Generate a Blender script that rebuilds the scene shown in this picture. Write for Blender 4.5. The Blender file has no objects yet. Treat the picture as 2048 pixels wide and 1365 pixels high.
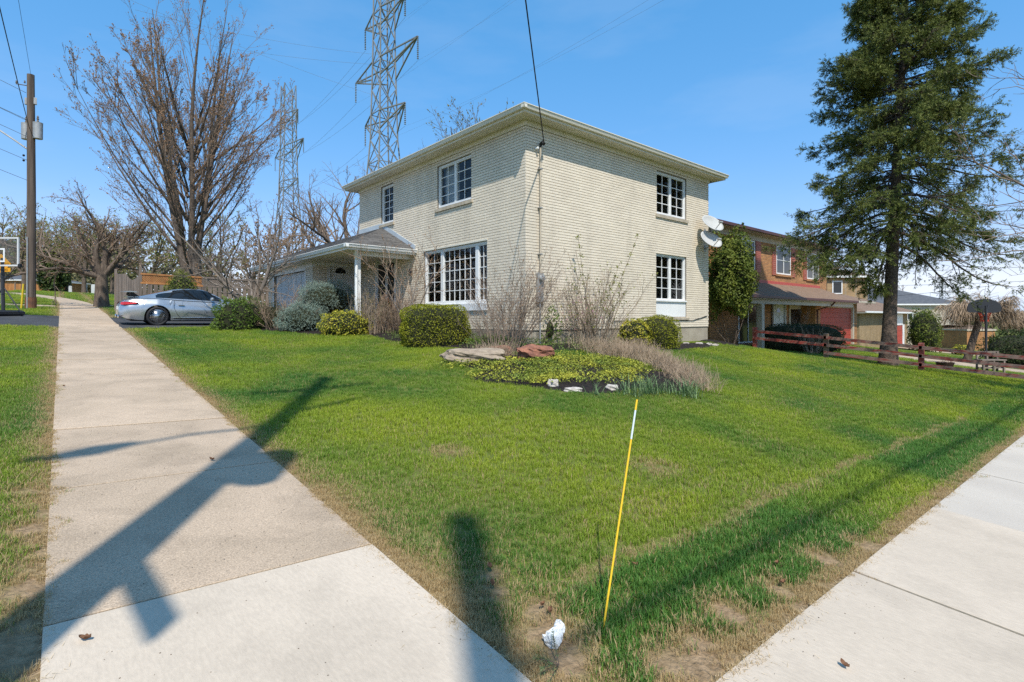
import bpy, math, random
import numpy as np
from mathutils import Vector, Matrix

# ------------------------------------------------------------------ camera, sky, sun, exposure
scene = bpy.context.scene
COL = scene.collection
F_PX, CX, HY, EYE = 1051.0, 1024.0, 635.0, 1.5        # focal length and horizon measured in the 2048 px photograph
YAW = math.atan2(0.651, 0.759)
SY, CY = math.sin(YAW), math.cos(YAW)
cam_d = bpy.data.cameras.new("camera")
cam = bpy.data.objects.new("camera", cam_d); COL.objects.link(cam)
cam.location = (0, 0, EYE); cam.rotation_euler = (math.pi/2, 0, -YAW)
cam_d.sensor_width = 36.0; cam_d.lens = F_PX/2048*36
cam_d.shift_y = -(682.5-HY)/2048
cam_d.clip_start = 0.05; cam_d.clip_end = 6000
scene.camera = cam

SUN_EL = math.radians(54.5)
SHX, SHY = 0.517, 0.857                                # direction in which shadows fall on the ground
world = bpy.data.worlds.new("World"); scene.world = world; world.use_nodes = True
wn, wl = world.node_tree.nodes, world.node_tree.links
wn.clear()
sky = wn.new('ShaderNodeTexSky'); sky.sky_type = 'NISHITA'; sky.sun_disc = False
sky.sun_elevation = SUN_EL; sky.sun_rotation = math.atan2(-SHX, -SHY)
sky.altitude = 100; sky.air_density = 1.0; sky.dust_density = 0.35; sky.ozone_density = 1.0
# the camera's rendering of the sky: clear azure, evenly bright down to the horizon
sepc = wn.new('ShaderNodeSeparateColor'); sepc.mode = 'HSV'; wl.new(sky.outputs[0], sepc.inputs[0])
satr = wn.new('ShaderNodeMapRange'); satr.inputs[1].default_value = 0.16; satr.inputs[2].default_value = 0.67; satr.inputs[3].default_value = 0.20; satr.inputs[4].default_value = 0.885
wl.new(sepc.outputs[1], satr.inputs[0])
vpow = wn.new('ShaderNodeMath'); vpow.operation = 'POWER'; vpow.inputs[1].default_value = 0.46; wl.new(sepc.outputs[2], vpow.inputs[0])
vmul = wn.new('ShaderNodeMath'); vmul.operation = 'MULTIPLY'; vmul.inputs[1].default_value = 2.28; wl.new(vpow.outputs[0], vmul.inputs[0])
hs = wn.new('ShaderNodeCombineColor'); hs.mode = 'HSV'; hs.inputs[0].default_value = 0.602
wl.new(satr.outputs[0], hs.inputs[1]); wl.new(vmul.outputs[0], hs.inputs[2])
tc = wn.new('ShaderNodeTexCoord')
sep = wn.new('ShaderNodeSeparateXYZ'); wl.new(tc.outputs['Generated'], sep.inputs[0])
mp = wn.new('ShaderNodeMapping'); mp.inputs['Scale'].default_value = (1.0, 1.0, 3.6); mp.inputs['Location'].default_value = (4.35, 1.2, 0.4)
wl.new(tc.outputs['Generated'], mp.inputs[0])
nz = wn.new('ShaderNodeTexNoise'); nz.inputs['Scale'].default_value = 2.3; nz.inputs['Detail'].default_value = 9; nz.inputs['Roughness'].default_value = 0.55
wl.new(mp.outputs[0], nz.inputs['Vector'])
cr = wn.new('ShaderNodeMapRange'); cr.inputs[1].default_value = 0.52; cr.inputs[2].default_value = 0.66
wl.new(nz.outputs[0], cr.inputs[0])
el = wn.new('ShaderNodeMapRange'); el.inputs[1].default_value = 0.13; el.inputs[2].default_value = 0.04; el.inputs[3].default_value = 0.05; el.inputs[4].default_value = 1.0
wl.new(sep.outputs[2], el.inputs[0])
mu = wn.new('ShaderNodeMath'); mu.operation = 'MULTIPLY'; wl.new(cr.outputs[0], mu.inputs[0]); wl.new(el.outputs[0], mu.inputs[1])
mixc = wn.new('ShaderNodeMix'); mixc.data_type = 'RGBA'; mixc.inputs['B'].default_value = (5.0, 5.1, 5.3, 1)
wl.new(mu.outputs[0], mixc.inputs['Factor']); wl.new(hs.outputs[0], mixc.inputs['A'])
bg = wn.new('ShaderNodeBackground'); bg.inputs['Strength'].default_value = 0.13
wl.new(mixc.outputs['Result'], bg.inputs['Color'])
wo = wn.new('ShaderNodeOutputWorld'); wl.new(bg.outputs[0], wo.inputs[0])

sun_d = bpy.data.lights.new("sun", 'SUN'); sun_d.energy = 3.15; sun_d.angle = math.radians(0.7); sun_d.color = (1.0, 0.955, 0.87)
sun = bpy.data.objects.new("sun", sun_d); COL.objects.link(sun)
sd = Vector((SHX*math.cos(SUN_EL), SHY*math.cos(SUN_EL), -math.sin(SUN_EL)))
sun.rotation_euler = sd.to_track_quat('-Z', 'Y').to_euler(); sun.location = (-10, -20, 40)

scene.render.engine = 'CYCLES'
vs = scene.view_settings
vs.view_transform = 'Standard'; vs.look = 'None'; vs.exposure = 0.70; vs.gamma = 1.0; vs.use_curve_mapping = False
scene.cycles.use_denoising = False
scene.cycles.max_bounces = 8; scene.cycles.transparent_max_bounces = 16
scene.cycles.caustics_reflective = False; scene.cycles.caustics_refractive = False

# ------------------------------------------------------------------ pixels to places
RT = np.array([CY, -SY]); FW = np.array([SY, CY])
def ray(px, py):
    rx = (px-CX)/F_PX; d = FW + rx*RT
    return np.array([d[0], d[1], (HY-py)/F_PX])
O3 = np.array([0, 0, EYE])
def at_depth(px, py, Y): return O3 + ray(px, py)*Y
def on_x(px, py, X): d = ray(px, py); return O3 + d*(X/d[0])
def on_y(px, py, Yv): d = ray(px, py); return O3 + d*(Yv/d[1])
def to_px(p):
    v = np.asarray(p, float) - O3; dep = v[..., 0]*FW[0]+v[..., 1]*FW[1]
    return CX + F_PX*(v[..., 0]*RT[0]+v[..., 1]*RT[1])/dep, HY - F_PX*v[..., 2]/dep, dep

# ------------------------------------------------------------------ terrain
def _cps():
    c = []
    for y in (-15, -8, -4, 0, 3, 6, 10, 15, 20, 25, 30, 40, 52):
        for x in (-1.5, 0.7, 1.5) if y > 1 else (-1.5, 0.7):
            c.append((x, y, 0.06*y-0.046*x))
    for x in (2.5, 4.5, 6.5, 8.5, 10.5, 12.5):
        for y in (-3, 1.1): c.append((x, y, 0.06*y-0.046*x))
    c += [(-15, -15, -.4), (-15, 0, .4), (-15, 30, 2.2), (-15, 95, 4.4), (-6, 70, 4.1), (3, 70, 3.9), (3, 95, 4.3), (-6, 52, 3.3), (-6, 30, 2.0),
          (17, 1, -.52), (21, 1, -.52), (26, 1, -.65), (36, 1, -1.1), (50, 1, -1.8), (90, 1, -3.2), (17, -15, -.9), (50, -15, -2.2), (90, -15, -3.5),
          (21, 9.6, .18), (21, 7.0, .0), (21, 4.26, -.24), (21, 1.9, -.42), (22, 12, .24), (30, 11, .02), (30, 5, -.62), (24.3, 3, -.42),
          (37, 11, -.3), (44, 10, -.85), (46, 13, -.85), (59, 13, -1.2), (60, 4, -1.9), (39, 6, -1.0),
          (8.92, 9.87, .80), (7.6, 9.2, .68), (8.92, 15, 1.0), (8.92, 19.6, 1.12), (17.9, 9.87, .63), (13, 9.87, .72), (18, 19, .9), (12, 15, .9), (7, 12.5, .80),
          (7.2, 19.8, 1.16), (7.2, 25, 1.22), (2.4, 20.6, 1.19), (2.4, 24.5, 1.33), (6, 20.6, 1.17), (6, 24.5, 1.28), (2.4, 28, 1.62), (7, 28, 1.5),
          (5.6, 5.2, .30), (4, 8, .42), (12, 5, .05), (5, 15, .86), (5, 11, .63), (15, 7.6, .30),
          (12, 32, 1.6), (10, 52, 2.6), (30, 32, .6), (44, 32, -.2), (60, 40, -.8), (90, 40, -1.6), (90, 95, 0.), (45, 95, 2.3), (20, 72, 3.0)]
    return np.array(c, float)
_CP = _cps()
def _phi(r2): return 0.5*r2*np.log(np.maximum(r2, 1e-12))
def _solve():
    n = len(_CP); d2 = ((_CP[:, None, :2]-_CP[None, :, :2])**2).sum(-1)
    A = np.zeros((n+3, n+3)); A[:n, :n] = _phi(d2)+np.eye(n)*0.05
    A[:n, n] = 1; A[:n, n+1:] = _CP[:, :2]; A[n:, :n] = A[:n, n:].T
    return np.linalg.solve(A, np.concatenate([_CP[:, 2], [0, 0, 0]]))
_W = _solve()
def T(x, y):
    x = np.clip(np.asarray(x, float), -15, 90); y = np.clip(np.asarray(y, float), -15, 95)
    sh = np.broadcast(x, y).shape
    xf, yf = np.broadcast_to(x, sh).ravel(), np.broadcast_to(y, sh).ravel()
    out = np.empty(xf.size)
    for i in range(0, xf.size, 20000):
        a, b = xf[i:i+20000], yf[i:i+20000]
        d2 = (a[:, None]-_CP[None, :, 0])**2+(b[:, None]-_CP[None, :, 1])**2
        out[i:i+20000] = _phi(d2)@_W[:-3]+_W[-3]+_W[-2]*a+_W[-1]*b
    return out.reshape(sh)
def Tz(x, y): return float(T(x, y))
def on_ground(px, py):
    d = ray(px, py); s = np.linspace(1, 90, 900); h = EYE+d[2]*s-T(d[0]*s, d[1]*s)
    k = np.argmax(h < 0) if (h < 0).any() else len(s)-1
    k = max(k, 1); s0, s1 = s[k-1], s[k]; h0, h1 = h[k-1], h[k]
    t = s0+(s1-s0)*h0/(h0-h1) if h0 != h1 else s0
    return np.array([d[0]*t, d[1]*t, Tz(d[0]*t, d[1]*t)])

# ------------------------------------------------------------------ object helpers
def W(o):
    v = np.zeros(3)
    while o is not None:
        v += np.array(o.location); o = o.parent
    return v
def tag(o, label=None, cat=None, group=None, kind=None):
    if label: o['label'] = label
    if cat: o['category'] = cat
    if group: o['group'] = group
    if kind: o['kind'] = kind
    return o
def thing(name, label, cat, loc=(0, 0, 0), group=None):
    o = bpy.data.objects.new(name, None); COL.objects.link(o); o.location = [float(v) for v in loc]
    o.empty_display_size = 0.2
    return tag(o, label, cat, group)
def mesh_data(name, V, F, mats, smooth=False, midx=None, attrs=None):
    me = bpy.data.meshes.new(name)
    V = np.asarray(V, np.float32)
    if isinstance(F, np.ndarray):
        k = F.shape[1]; loops = F.ravel().astype(np.int32); starts = np.arange(len(F), dtype=np.int32)*k
        nf = len(F)
    else:
        lens = np.fromiter((len(f) for f in F), np.int32, len(F)); starts = np.concatenate([[0], np.cumsum(lens)[:-1]]).astype(np.int32) if len(F) else np.zeros(0, np.int32)
        loops = np.fromiter((i for f in F for i in f), np.int32, int(lens.sum())); nf = len(F)
    me.vertices.add(len(V)); me.vertices.foreach_set('co', V.ravel())
    me.loops.add(len(loops)); me.loops.foreach_set('vertex_index', loops)
    me.polygons.add(nf); me.polygons.foreach_set('loop_start', starts)
    for m in (mats if isinstance(mats, (list, tuple)) else [mats]): me.materials.append(m)
    if midx is not None: me.polygons.foreach_set('material_index', np.asarray(midx, np.int32))
    me.polygons.foreach_set('use_smooth', np.full(nf, bool(smooth)))
    if attrs:
        for an, av in attrs.items():
            a = me.attributes.new(an, 'FLOAT', 'POINT'); a.data.foreach_set('value', np.asarray(av, np.float32))
    me.update(calc_edges=True); me.validate(verbose=False)
    return me
def obj(name, V, F, mats, parent=None, smooth=False, midx=None, attrs=None, local=False, kind=None, origin=None):
    V = np.asarray(V, float)
    off = np.zeros(3)
    if parent is not None and not local: V = V - W(parent)
    if parent is None:
        off = V.mean(0) if origin is None else np.asarray(origin, float)
        if origin is None: off[2] = V[:, 2].min()
        V = V - off
    me = mesh_data(name, V, F, mats, smooth, midx, attrs)
    o = bpy.data.objects.new(name, me); COL.objects.link(o)
    o.location = [float(v) for v in off]
    if parent is not None: o.parent = parent
    if kind: o['kind'] = kind
    return o
class MB:
    def __init__(s): s.V, s.F, s.n = [], [], 0
    def add(s, V, F):
        V = np.asarray(V, float); s.V.append(V)
        s.F += [tuple(int(i)+s.n for i in f) for f in F]; s.n += len(V); return s
    def box(s, lo, hi, bev=0.0):
        x0, y0, z0 = lo; x1, y1, z1 = hi
        if bev <= 0:
            V = [(x0, y0, z0), (x1, y0, z0), (x1, y1, z0), (x0, y1, z0), (x0, y0, z1), (x1, y0, z1), (x1, y1, z1), (x0, y1, z1)]
            return s.add(V, [(0, 3, 2, 1), (4, 5, 6, 7), (0, 1, 5, 4), (1, 2, 6, 5), (2, 3, 7, 6), (3, 0, 4, 7)])
        b = bev; V = []
        for z, i in ((z0, b), (z0+b, 0), (z1-b, 0), (z1, b)):
            V += [(x0+i, y0+i, z), (x1-i, y0+i, z), (x1-i, y1-i, z), (x0+i, y1-i, z)]
        Fc = [(3, 2, 1, 0), (12, 13, 14, 15)]
        for k in range(3):
            for j in range(4): Fc.append((k*4+j, k*4+(j+1) % 4, k*4+4+(j+1) % 4, k*4+4+j))
        return s.add(V, Fc)
    def bar(s, p, q, w, h, up=(0, 0, 1)):
        p, q = np.asarray(p, float), np.asarray(q, float); d = q-p; d /= np.linalg.norm(d)
        u = np.cross(up, d)
        if np.linalg.norm(u) < 1e-6: u = np.cross((1, 0, 0), d)
        u /= np.linalg.norm(u); v = np.cross(d, u); V = []
        for c in (p, q):
            for a, b in ((-1, -1), (1, -1), (1, 1), (-1, 1)): V.append(c+u*a*w/2+v*b*h/2)
        return s.add(V, [(0, 3, 2, 1), (4, 5, 6, 7), (0, 1, 5, 4), (1, 2, 6, 5), (2, 3, 7, 6), (3, 0, 4, 7)])
    def tube(s, P, R, sides=8, cap=True):
        P = np.asarray(P, float); R = np.full(len(P), R) if np.isscalar(R) else np.asarray(R, float)
        V, Fq = tubes(P[None], R[None], sides)
        Fl = [tuple(f) for f in Fq]
        if cap:
            Fl.append(tuple(reversed(range(sides)))); Fl.append(tuple(range((len(P)-1)*sides, len(P)*sides)))
        return s.add(V, Fl)
    def lathe(s, c, prof, axis='z', sides=20):
        V = []; n = len(prof)
        for r, h in prof:
            for k in range(sides):
                a = 2*math.pi*k/sides; x, y = r*math.cos(a), r*math.sin(a)
                V.append({'z': (x, y, h), 'y': (x, h, y), 'x': (h, x, y)}[axis])
        V = np.array(V)+np.asarray(c)
        Fl = [(i*sides+k, i*sides+(k+1) % sides, (i+1)*sides+(k+1) % sides, (i+1)*sides+k) for i in range(n-1) for k in range(sides)]
        if prof[0][0] > 1e-6: Fl.append(tuple(reversed(range(sides))))
        if prof[-1][0] > 1e-6: Fl.append(tuple(range((n-1)*sides, n*sides)))
        return s.add(V, Fl)
    def build(s, name, mats, parent=None, **k): return obj(name, np.concatenate(s.V), s.F, mats, parent, **k)
def tubes(P, R, sides=4):
    """P [M,n,3], R [M,n] -> verts, quads"""
    M, n, _ = P.shape
    Tn = np.gradient(P, axis=1); Tn /= np.linalg.norm(Tn, axis=2, keepdims=True)+1e-9
    ref = np.where(np.abs(Tn[:, :1, 2:3]) > 0.9, np.array([1., 0, 0]), np.array([0, 0, 1.]))
    U = np.cross(np.broadcast_to(ref, Tn.shape), Tn); U /= np.linalg.norm(U, axis=2, keepdims=True)+1e-9
    Vv = np.cross(Tn, U)
    an = np.arange(sides)*2*np.pi/sides
    ring = P[:, :, None]+R[:, :, None, None]*(np.cos(an)[None, None, :, None]*U[:, :, None]+np.sin(an)[None, None, :, None]*Vv[:, :, None])
    V = ring.reshape(-1, 3)
    i = np.arange(M)[:, None, None]*n*sides; j = np.arange(n-1)[None, :, None]*sides; k = np.arange(sides)[None, None, :]; k2 = (k+1) % sides
    Fq = np.stack([i+j+k, i+j+k2, i+j+sides+k2, i+j+sides+k], -1).reshape(-1, 4)
    return V, Fq
def cat_mesh(parts):
    V, F, n = [], [], 0
    for v, f in parts:
        V.append(v); F.append(f+n); n += len(v)
    return np.concatenate(V), np.concatenate(F)
def unit(v): return v/(np.linalg.norm(v, axis=-1, keepdims=True)+1e-9)

# ------------------------------------------------------------------ materials
def new_mat(name):
    m = bpy.data.materials.new(name); m.use_nodes = True; nt = m.node_tree; nt.nodes.clear()
    out = nt.nodes.new('ShaderNodeOutputMaterial'); b = nt.nodes.new('ShaderNodeBsdfPrincipled')
    nt.links.new(b.outputs[0], out.inputs[0]); return m, nt, b, out
def c4(c): return (c[0], c[1], c[2], 1)
def mat(name, col, col2=None, scale=3.0, rough=0.7, spec=0.3, metal=0.0, bump=0.0, bscale=40.0, detail=6.0, lo=0.35, hi=0.65, stretch=(1, 1, 1), speck=0.0, sscale=180.0, island=0.0, coat=0.0, objspace=False, stain=0.0, stscale=1.6, ststretch=(1, 1, 1)):
    m, nt, b, out = new_mat(name); N, L = nt.nodes, nt.links
    b.inputs['Roughness'].default_value = rough; b.inputs['Specular IOR Level'].default_value = spec; b.inputs['Metallic'].default_value = metal
    if coat: b.inputs['Coat Weight'].default_value = coat; b.inputs['Coat Roughness'].default_value = 0.06
    if objspace: g = N.new('ShaderNodeTexCoord'); pos = g.outputs['Object']
    else: g = N.new('ShaderNodeNewGeometry'); pos = g.outputs['Position']
    mpn = N.new('ShaderNodeMapping'); mpn.inputs['Scale'].default_value = stretch; L.new(pos, mpn.inputs[0]); vec = mpn.outputs[0]
    cur = None
    if col2 is not None:
        t = N.new('ShaderNodeTexNoise'); t.inputs['Scale'].default_value = scale; t.inputs['Detail'].default_value = detail; L.new(vec, t.inputs['Vector'])
        r = N.new('ShaderNodeMapRange'); r.inputs[1].default_value = lo; r.inputs[2].default_value = hi; L.new(t.outputs[0], r.inputs[0])
        x = N.new('ShaderNodeMix'); x.data_type = 'RGBA'; x.inputs['A'].default_value = c4(col); x.inputs['B'].default_value = c4(col2)
        L.new(r.outputs[0], x.inputs['Factor']); cur = x.outputs['Result']
    def mulby(fac_out, a, bb):
        nonlocal cur
        r = N.new('ShaderNodeMapRange'); r.inputs[3].default_value = a; r.inputs[4].default_value = bb; L.new(fac_out, r.inputs[0])
        x = N.new('ShaderNodeMix'); x.data_type = 'RGBA'; x.blend_type = 'MULTIPLY'; x.inputs['Factor'].default_value = 1
        if cur is None: x.inputs['A'].default_value = c4(col)
        else: L.new(cur, x.inputs['A'])
        L.new(r.outputs[0], x.inputs['B']); cur = x.outputs['Result']
    if speck:
        t = N.new('ShaderNodeTexNoise'); t.inputs['Scale'].default_value = sscale; t.inputs['Detail'].default_value = 3; L.new(vec, t.inputs['Vector'])
        r0 = N.new('ShaderNodeMapRange'); r0.inputs[1].default_value = 0.3; r0.inputs[2].default_value = 0.7; L.new(t.outputs[0], r0.inputs[0])
        mulby(r0.outputs[0], 1-speck, 1+speck*0.5)
    if island:
        gg = N.new('ShaderNodeNewGeometry'); oi = N.new('ShaderNodeObjectInfo')
        ad = N.new('ShaderNodeMath'); ad.operation = 'ADD'; L.new(gg.outputs['Random Per Island'], ad.inputs[0]); L.new(oi.outputs['Random'], ad.inputs[1])
        fr = N.new('ShaderNodeMath'); fr.operation = 'FRACT'; L.new(ad.outputs[0], fr.inputs[0])
        mulby(fr.outputs[0], 1-island, 1+island*0.4)
    if stain:
        m2 = N.new('ShaderNodeMapping'); m2.inputs['Scale'].default_value = ststretch; L.new(pos, m2.inputs[0])
        t = N.new('ShaderNodeTexNoise'); t.inputs['Scale'].default_value = stscale; t.inputs['Detail'].default_value = 12; t.inputs['Roughness'].default_value = .62; t.inputs['Distortion'].default_value = .4; L.new(m2.outputs[0], t.inputs['Vector'])
        r0 = N.new('ShaderNodeMapRange'); r0.inputs[1].default_value = .50; r0.inputs[2].default_value = .70; L.new(t.outputs[0], r0.inputs[0])
        mulby(r0.outputs[0], 1.0, 1-stain)
    if cur is None: b.inputs['Base Color'].default_value = c4(col)
    else: L.new(cur, b.inputs['Base Color'])
    if bump:
        t = N.new('ShaderNodeTexNoise'); t.inputs['Scale'].default_value = bscale; t.inputs['Detail'].default_value = 5; L.new(vec, t.inputs['Vector'])
        bp = N.new('ShaderNodeBump'); bp.inputs['Strength'].default_value = bump; bp.inputs['Distance'].default_value = 0.02
        L.new(t.outputs[0], bp.inputs['Height']); L.new(bp.outputs[0], b.inputs['Normal'])
    return m
def leaf_mat(name, col, col2, scale=1.5, tip=None, trans=0.25, rough=0.55, island=0.35, lo=0.35, hi=0.65, tip_gain=1.0):
    """foliage: colour noise by place, variation per leaf, optional 'tip' attribute colour, some light passing through"""
    m, nt, b, out = new_mat(name); N, L = nt.nodes, nt.links
    b.inputs['Roughness'].default_value = rough; b.inputs['Specular IOR Level'].default_value = 0.25
    g = N.new('ShaderNodeNewGeometry')
    t = N.new('ShaderNodeTexNoise'); t.inputs['Scale'].default_value = scale; t.inputs['Detail'].default_value = 4; L.new(g.outputs['Position'], t.inputs['Vector'])
    r = N.new('ShaderNodeMapRange'); r.inputs[1].default_value = lo; r.inputs[2].default_value = hi; L.new(t.outputs[0], r.inputs[0])
    x = N.new('ShaderNodeMix'); x.data_type = 'RGBA'; x.inputs['A'].default_value = c4(col); x.inputs['B'].default_value = c4(col2); L.new(r.outputs[0], x.inputs['Factor']); cur = x.outputs['Result']
    if tip is not None:
        at = N.new('ShaderNodeAttribute'); at.attribute_name = 'tip'
        x = N.new('ShaderNodeMix'); x.data_type = 'RGBA'; L.new(at.outputs['Fac'], x.inputs['Factor']); L.new(cur, x.inputs['A']); x.inputs['B'].default_value = c4(tip); cur = x.outputs['Result']
    if island:
        r2 = N.new('ShaderNodeMapRange'); r2.inputs[3].default_value = 1-island; r2.inputs[4].default_value = 1+island*0.6; L.new(g.outputs['Random Per Island'], r2.inputs[0])
        x = N.new('ShaderNodeMix'); x.data_type = 'RGBA'; x.blend_type = 'MULTIPLY'; x.inputs['Factor'].default_value = 1; L.new(cur, x.inputs['A']); L.new(r2.outputs[0], x.inputs['B']); cur = x.outputs['Result']
    L.new(cur, b.inputs['Base Color'])
    tr = N.new('ShaderNodeBsdfTranslucent'); L.new(cur, tr.inputs['Color'])
    ms = N.new('ShaderNodeMixShader'); ms.inputs[0].default_value = trans; L.new(b.outputs[0], ms.inputs[1]); L.new(tr.outputs[0], ms.inputs[2]); L.new(ms.outputs[0], out.inputs[0])
    return m
def brick_mat(name, c1, c2, mortar, bw=0.23, bh=0.075, axis='x'):
    m, nt, b, out = new_mat(name); N, L = nt.nodes, nt.links
    b.inputs['Roughness'].default_value = 0.85; b.inputs['Specular IOR Level'].default_value = 0.2
    g = N.new('ShaderNodeNewGeometry'); s = N.new('ShaderNodeSeparateXYZ'); L.new(g.outputs['Position'], s.inputs[0])
    ad = N.new('ShaderNodeMath'); ad.operation = 'ADD'; L.new(s.outputs[0], ad.inputs[0]); L.new(s.outputs[1], ad.inputs[1])
    cb = N.new('ShaderNodeCombineXYZ'); L.new(ad.outputs[0], cb.inputs[0]); L.new(s.outputs[2], cb.inputs[1])
    t = N.new('ShaderNodeTexBrick'); L.new(cb.outputs[0], t.inputs['Vector'])
    t.inputs['Color1'].default_value = c4(c1); t.inputs['Color2'].default_value = c4(c2); t.inputs['Mortar'].default_value = c4(mortar)
    t.inputs['Scale'].default_value = 1; t.inputs['Mortar Size'].default_value = 0.009; t.inputs['Brick Width'].default_value = bw; t.inputs['Row Height'].default_value = bh
    n = N.new('ShaderNodeTexNoise'); n.inputs['Scale'].default_value = 1.3; n.inputs['Detail'].default_value = 5; L.new(g.outputs['Position'], n.inputs['Vector'])
    r = N.new('ShaderNodeMapRange'); r.inputs[1].default_value = .3; r.inputs[2].default_value = .7; r.inputs[3].default_value = 0.82; r.inputs[4].default_value = 1.15; L.new(n.outputs[0], r.inputs[0])
    x = N.new('ShaderNodeMix'); x.data_type = 'RGBA'; x.blend_type = 'MULTIPLY'; x.inputs['Factor'].default_value = 1; L.new(t.outputs['Color'], x.inputs['A']); L.new(r.outputs[0], x.inputs['B'])
    L.new(x.outputs['Result'], b.inputs['Base Color'])
    bp = N.new('ShaderNodeBump'); bp.inputs['Strength'].default_value = 0.6; bp.inputs['Distance'].default_value = 0.01; bp.invert = True; L.new(t.outputs['Fac'], bp.inputs['Height']); L.new(bp.outputs[0], b.inputs['Normal'])
    return m
def glass_mat(name, tint=(0.75, 0.8, 0.8), ior=1.5):
    m, nt, b, out = new_mat(name); N, L = nt.nodes, nt.links
    tr = N.new('ShaderNodeBsdfTransparent'); tr.inputs[0].default_value = c4(tint)
    gl = N.new('ShaderNodeBsdfGlossy'); gl.inputs['Roughness'].default_value = 0.01
    ge = N.new('ShaderNodeNewGeometry'); dt = N.new('ShaderNodeVectorMath'); dt.operation = 'DOT_PRODUCT'; L.new(ge.outputs['Normal'], dt.inputs[0]); L.new(ge.outputs['Incoming'], dt.inputs[1])
    ab = N.new('ShaderNodeMath'); ab.operation = 'ABSOLUTE'; L.new(dt.outputs['Value'], ab.inputs[0])
    om = N.new('ShaderNodeMath'); om.operation = 'SUBTRACT'; om.inputs[0].default_value = 1.0; L.new(ab.outputs[0], om.inputs[1])
    pw = N.new('ShaderNodeMath'); pw.operation = 'POWER'; pw.inputs[1].default_value = 5.0; L.new(om.outputs[0], pw.inputs[0])
    fr = N.new('ShaderNodeMapRange'); fr.inputs[3].default_value = 0.05; fr.inputs[4].default_value = 0.9; L.new(pw.outputs[0], fr.inputs[0])
    ms = N.new('ShaderNodeMixShader'); L.new(fr.outputs[0], ms.inputs[0]); L.new(tr.outputs[0], ms.inputs[1]); L.new(gl.outputs[0], ms.inputs[2]); L.new(ms.outputs[0], out.inputs[0])
    return m

M = {}
M['brick'] = mat('cream_brick', (0.80, 0.70, 0.555), (0.74, 0.645, 0.51), scale=1.2, rough=.85, island=.06, bump=.25, bscale=90, speck=.05, sscale=60, stain=.13, stscale=1.1, ststretch=(1, 1, .22))
M['brick_sill'] = mat('sill_brick', (0.50, 0.43, 0.33), (0.42, 0.36, 0.27), scale=4, rough=.85, island=.15)
M['mortar'] = mat('raked_mortar', (0.27, 0.23, 0.18), (0.20, 0.17, 0.135), scale=6, rough=.95)
M['parge'] = mat('parged_foundation', (0.40, 0.35, 0.27), (0.33, 0.285, 0.22), scale=3, rough=.9, bump=.3, bscale=30, speck=.08, sscale=40)
M['white'] = mat('white_vinyl', (0.80, 0.80, 0.78), (0.74, 0.74, 0.72), scale=2, rough=.4, spec=.4)
M['soffit'] = mat('ivory_aluminium', (0.74, 0.69, 0.57), (0.68, 0.63, 0.52), scale=1.5, rough=.5, spec=.4)
M['garage_white'] = mat('grey_white_paint', (0.62, 0.62, 0.60), (0.56, 0.56, 0.55), scale=2, rough=.5)
M['flash'] = mat('pale_metal_flashing', (0.50, 0.55, 0.58), (0.44, 0.49, 0.52), scale=3, rough=.45, spec=.5)
M['shingle'] = mat('grey_shingle', (0.16, 0.15, 0.14), (0.10, 0.095, 0.09), scale=9, rough=.95, speck=.25, sscale=120, island=.3)
M['glass'] = glass_mat('window_glass')
M['room'] = mat('room_wall', (0.16, 0.11, 0.075), (0.12, 0.085, 0.06), scale=1, rough=.9)
M['curtain'] = mat('curtain_cloth', (0.55, 0.54, 0.55), rough=.9)
M['metal_grey'] = mat('galvanised_steel', (0.42, 0.42, 0.41), (0.34, 0.34, 0.33), scale=6, rough=.5, metal=.4)
M['pylon'] = mat('weathered_steel', (0.22, 0.225, 0.22), (0.17, 0.175, 0.17), scale=.5, rough=.7)
M['black'] = mat('black_rubber', (0.02, 0.02, 0.022), rough=.6)
M['black_plastic'] = mat('black_plastic', (0.028, 0.028, 0.032), rough=.35, spec=.5)
M['old_conc'] = mat('old_concrete', (0.545, 0.415, 0.295), (0.465, 0.355, 0.25), scale=1.3, rough=.93, lo=.40, hi=.60, bump=.35, bscale=130, speck=.34, sscale=110, detail=9, stain=.22, stscale=2.0, island=.10)
M['new_conc'] = mat('new_concrete', (0.575, 0.48, 0.375), (0.515, 0.43, 0.335), scale=1.1, rough=.9, bump=.16, bscale=70, speck=.08, sscale=70, detail=9, stretch=(1, .35, 1), stain=.13, stscale=1.5, island=.05)
M['blue_conc'] = mat('bluish_concrete', (0.525, 0.465, 0.39), (0.465, 0.41, 0.345), scale=1.1, rough=.9, bump=.16, bscale=70, speck=.06, sscale=70, detail=9)
M['asphalt'] = mat('asphalt', (0.075, 0.075, 0.078), (0.052, 0.052, 0.055), scale=1.5, rough=.9, bump=.5, bscale=120, speck=.4, sscale=140)
M['road'] = mat('road_asphalt', (0.10, 0.10, 0.10), (0.075, 0.075, 0.075), scale=.7, rough=.9, bump=.4, bscale=90, speck=.3, sscale=110)
M['mulch'] = mat('dark_mulch', (0.030, 0.021, 0.017), (0.012, 0.009, 0.008), scale=14, rough=.95, bump=1.0, bscale=45, speck=.6, sscale=60)
M['dirt'] = mat('bare_soil', (0.37, 0.245, 0.15), (0.25, 0.16, 0.095), scale=7, rough=.95, bump=.8, bscale=35, speck=.3, sscale=60)
M['wood_grey'] = mat('weathered_cedar', (0.27, 0.215, 0.175), (0.17, 0.135, 0.11), scale=7, rough=.9, stretch=(1, 1, .12), island=.3, bump=.3, bscale=30)
M['wood_orange'] = mat('new_cedar', (0.47, 0.215, 0.075), (0.36, 0.155, 0.055), scale=6, rough=.8, stretch=(1, 1, .2), island=.2)
M['pole_wood'] = mat('pole_wood', (0.15, 0.115, 0.09), (0.075, 0.058, 0.047), scale=9, rough=.95, stretch=(1, 1, .06), bump=.6, bscale=30)
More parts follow.
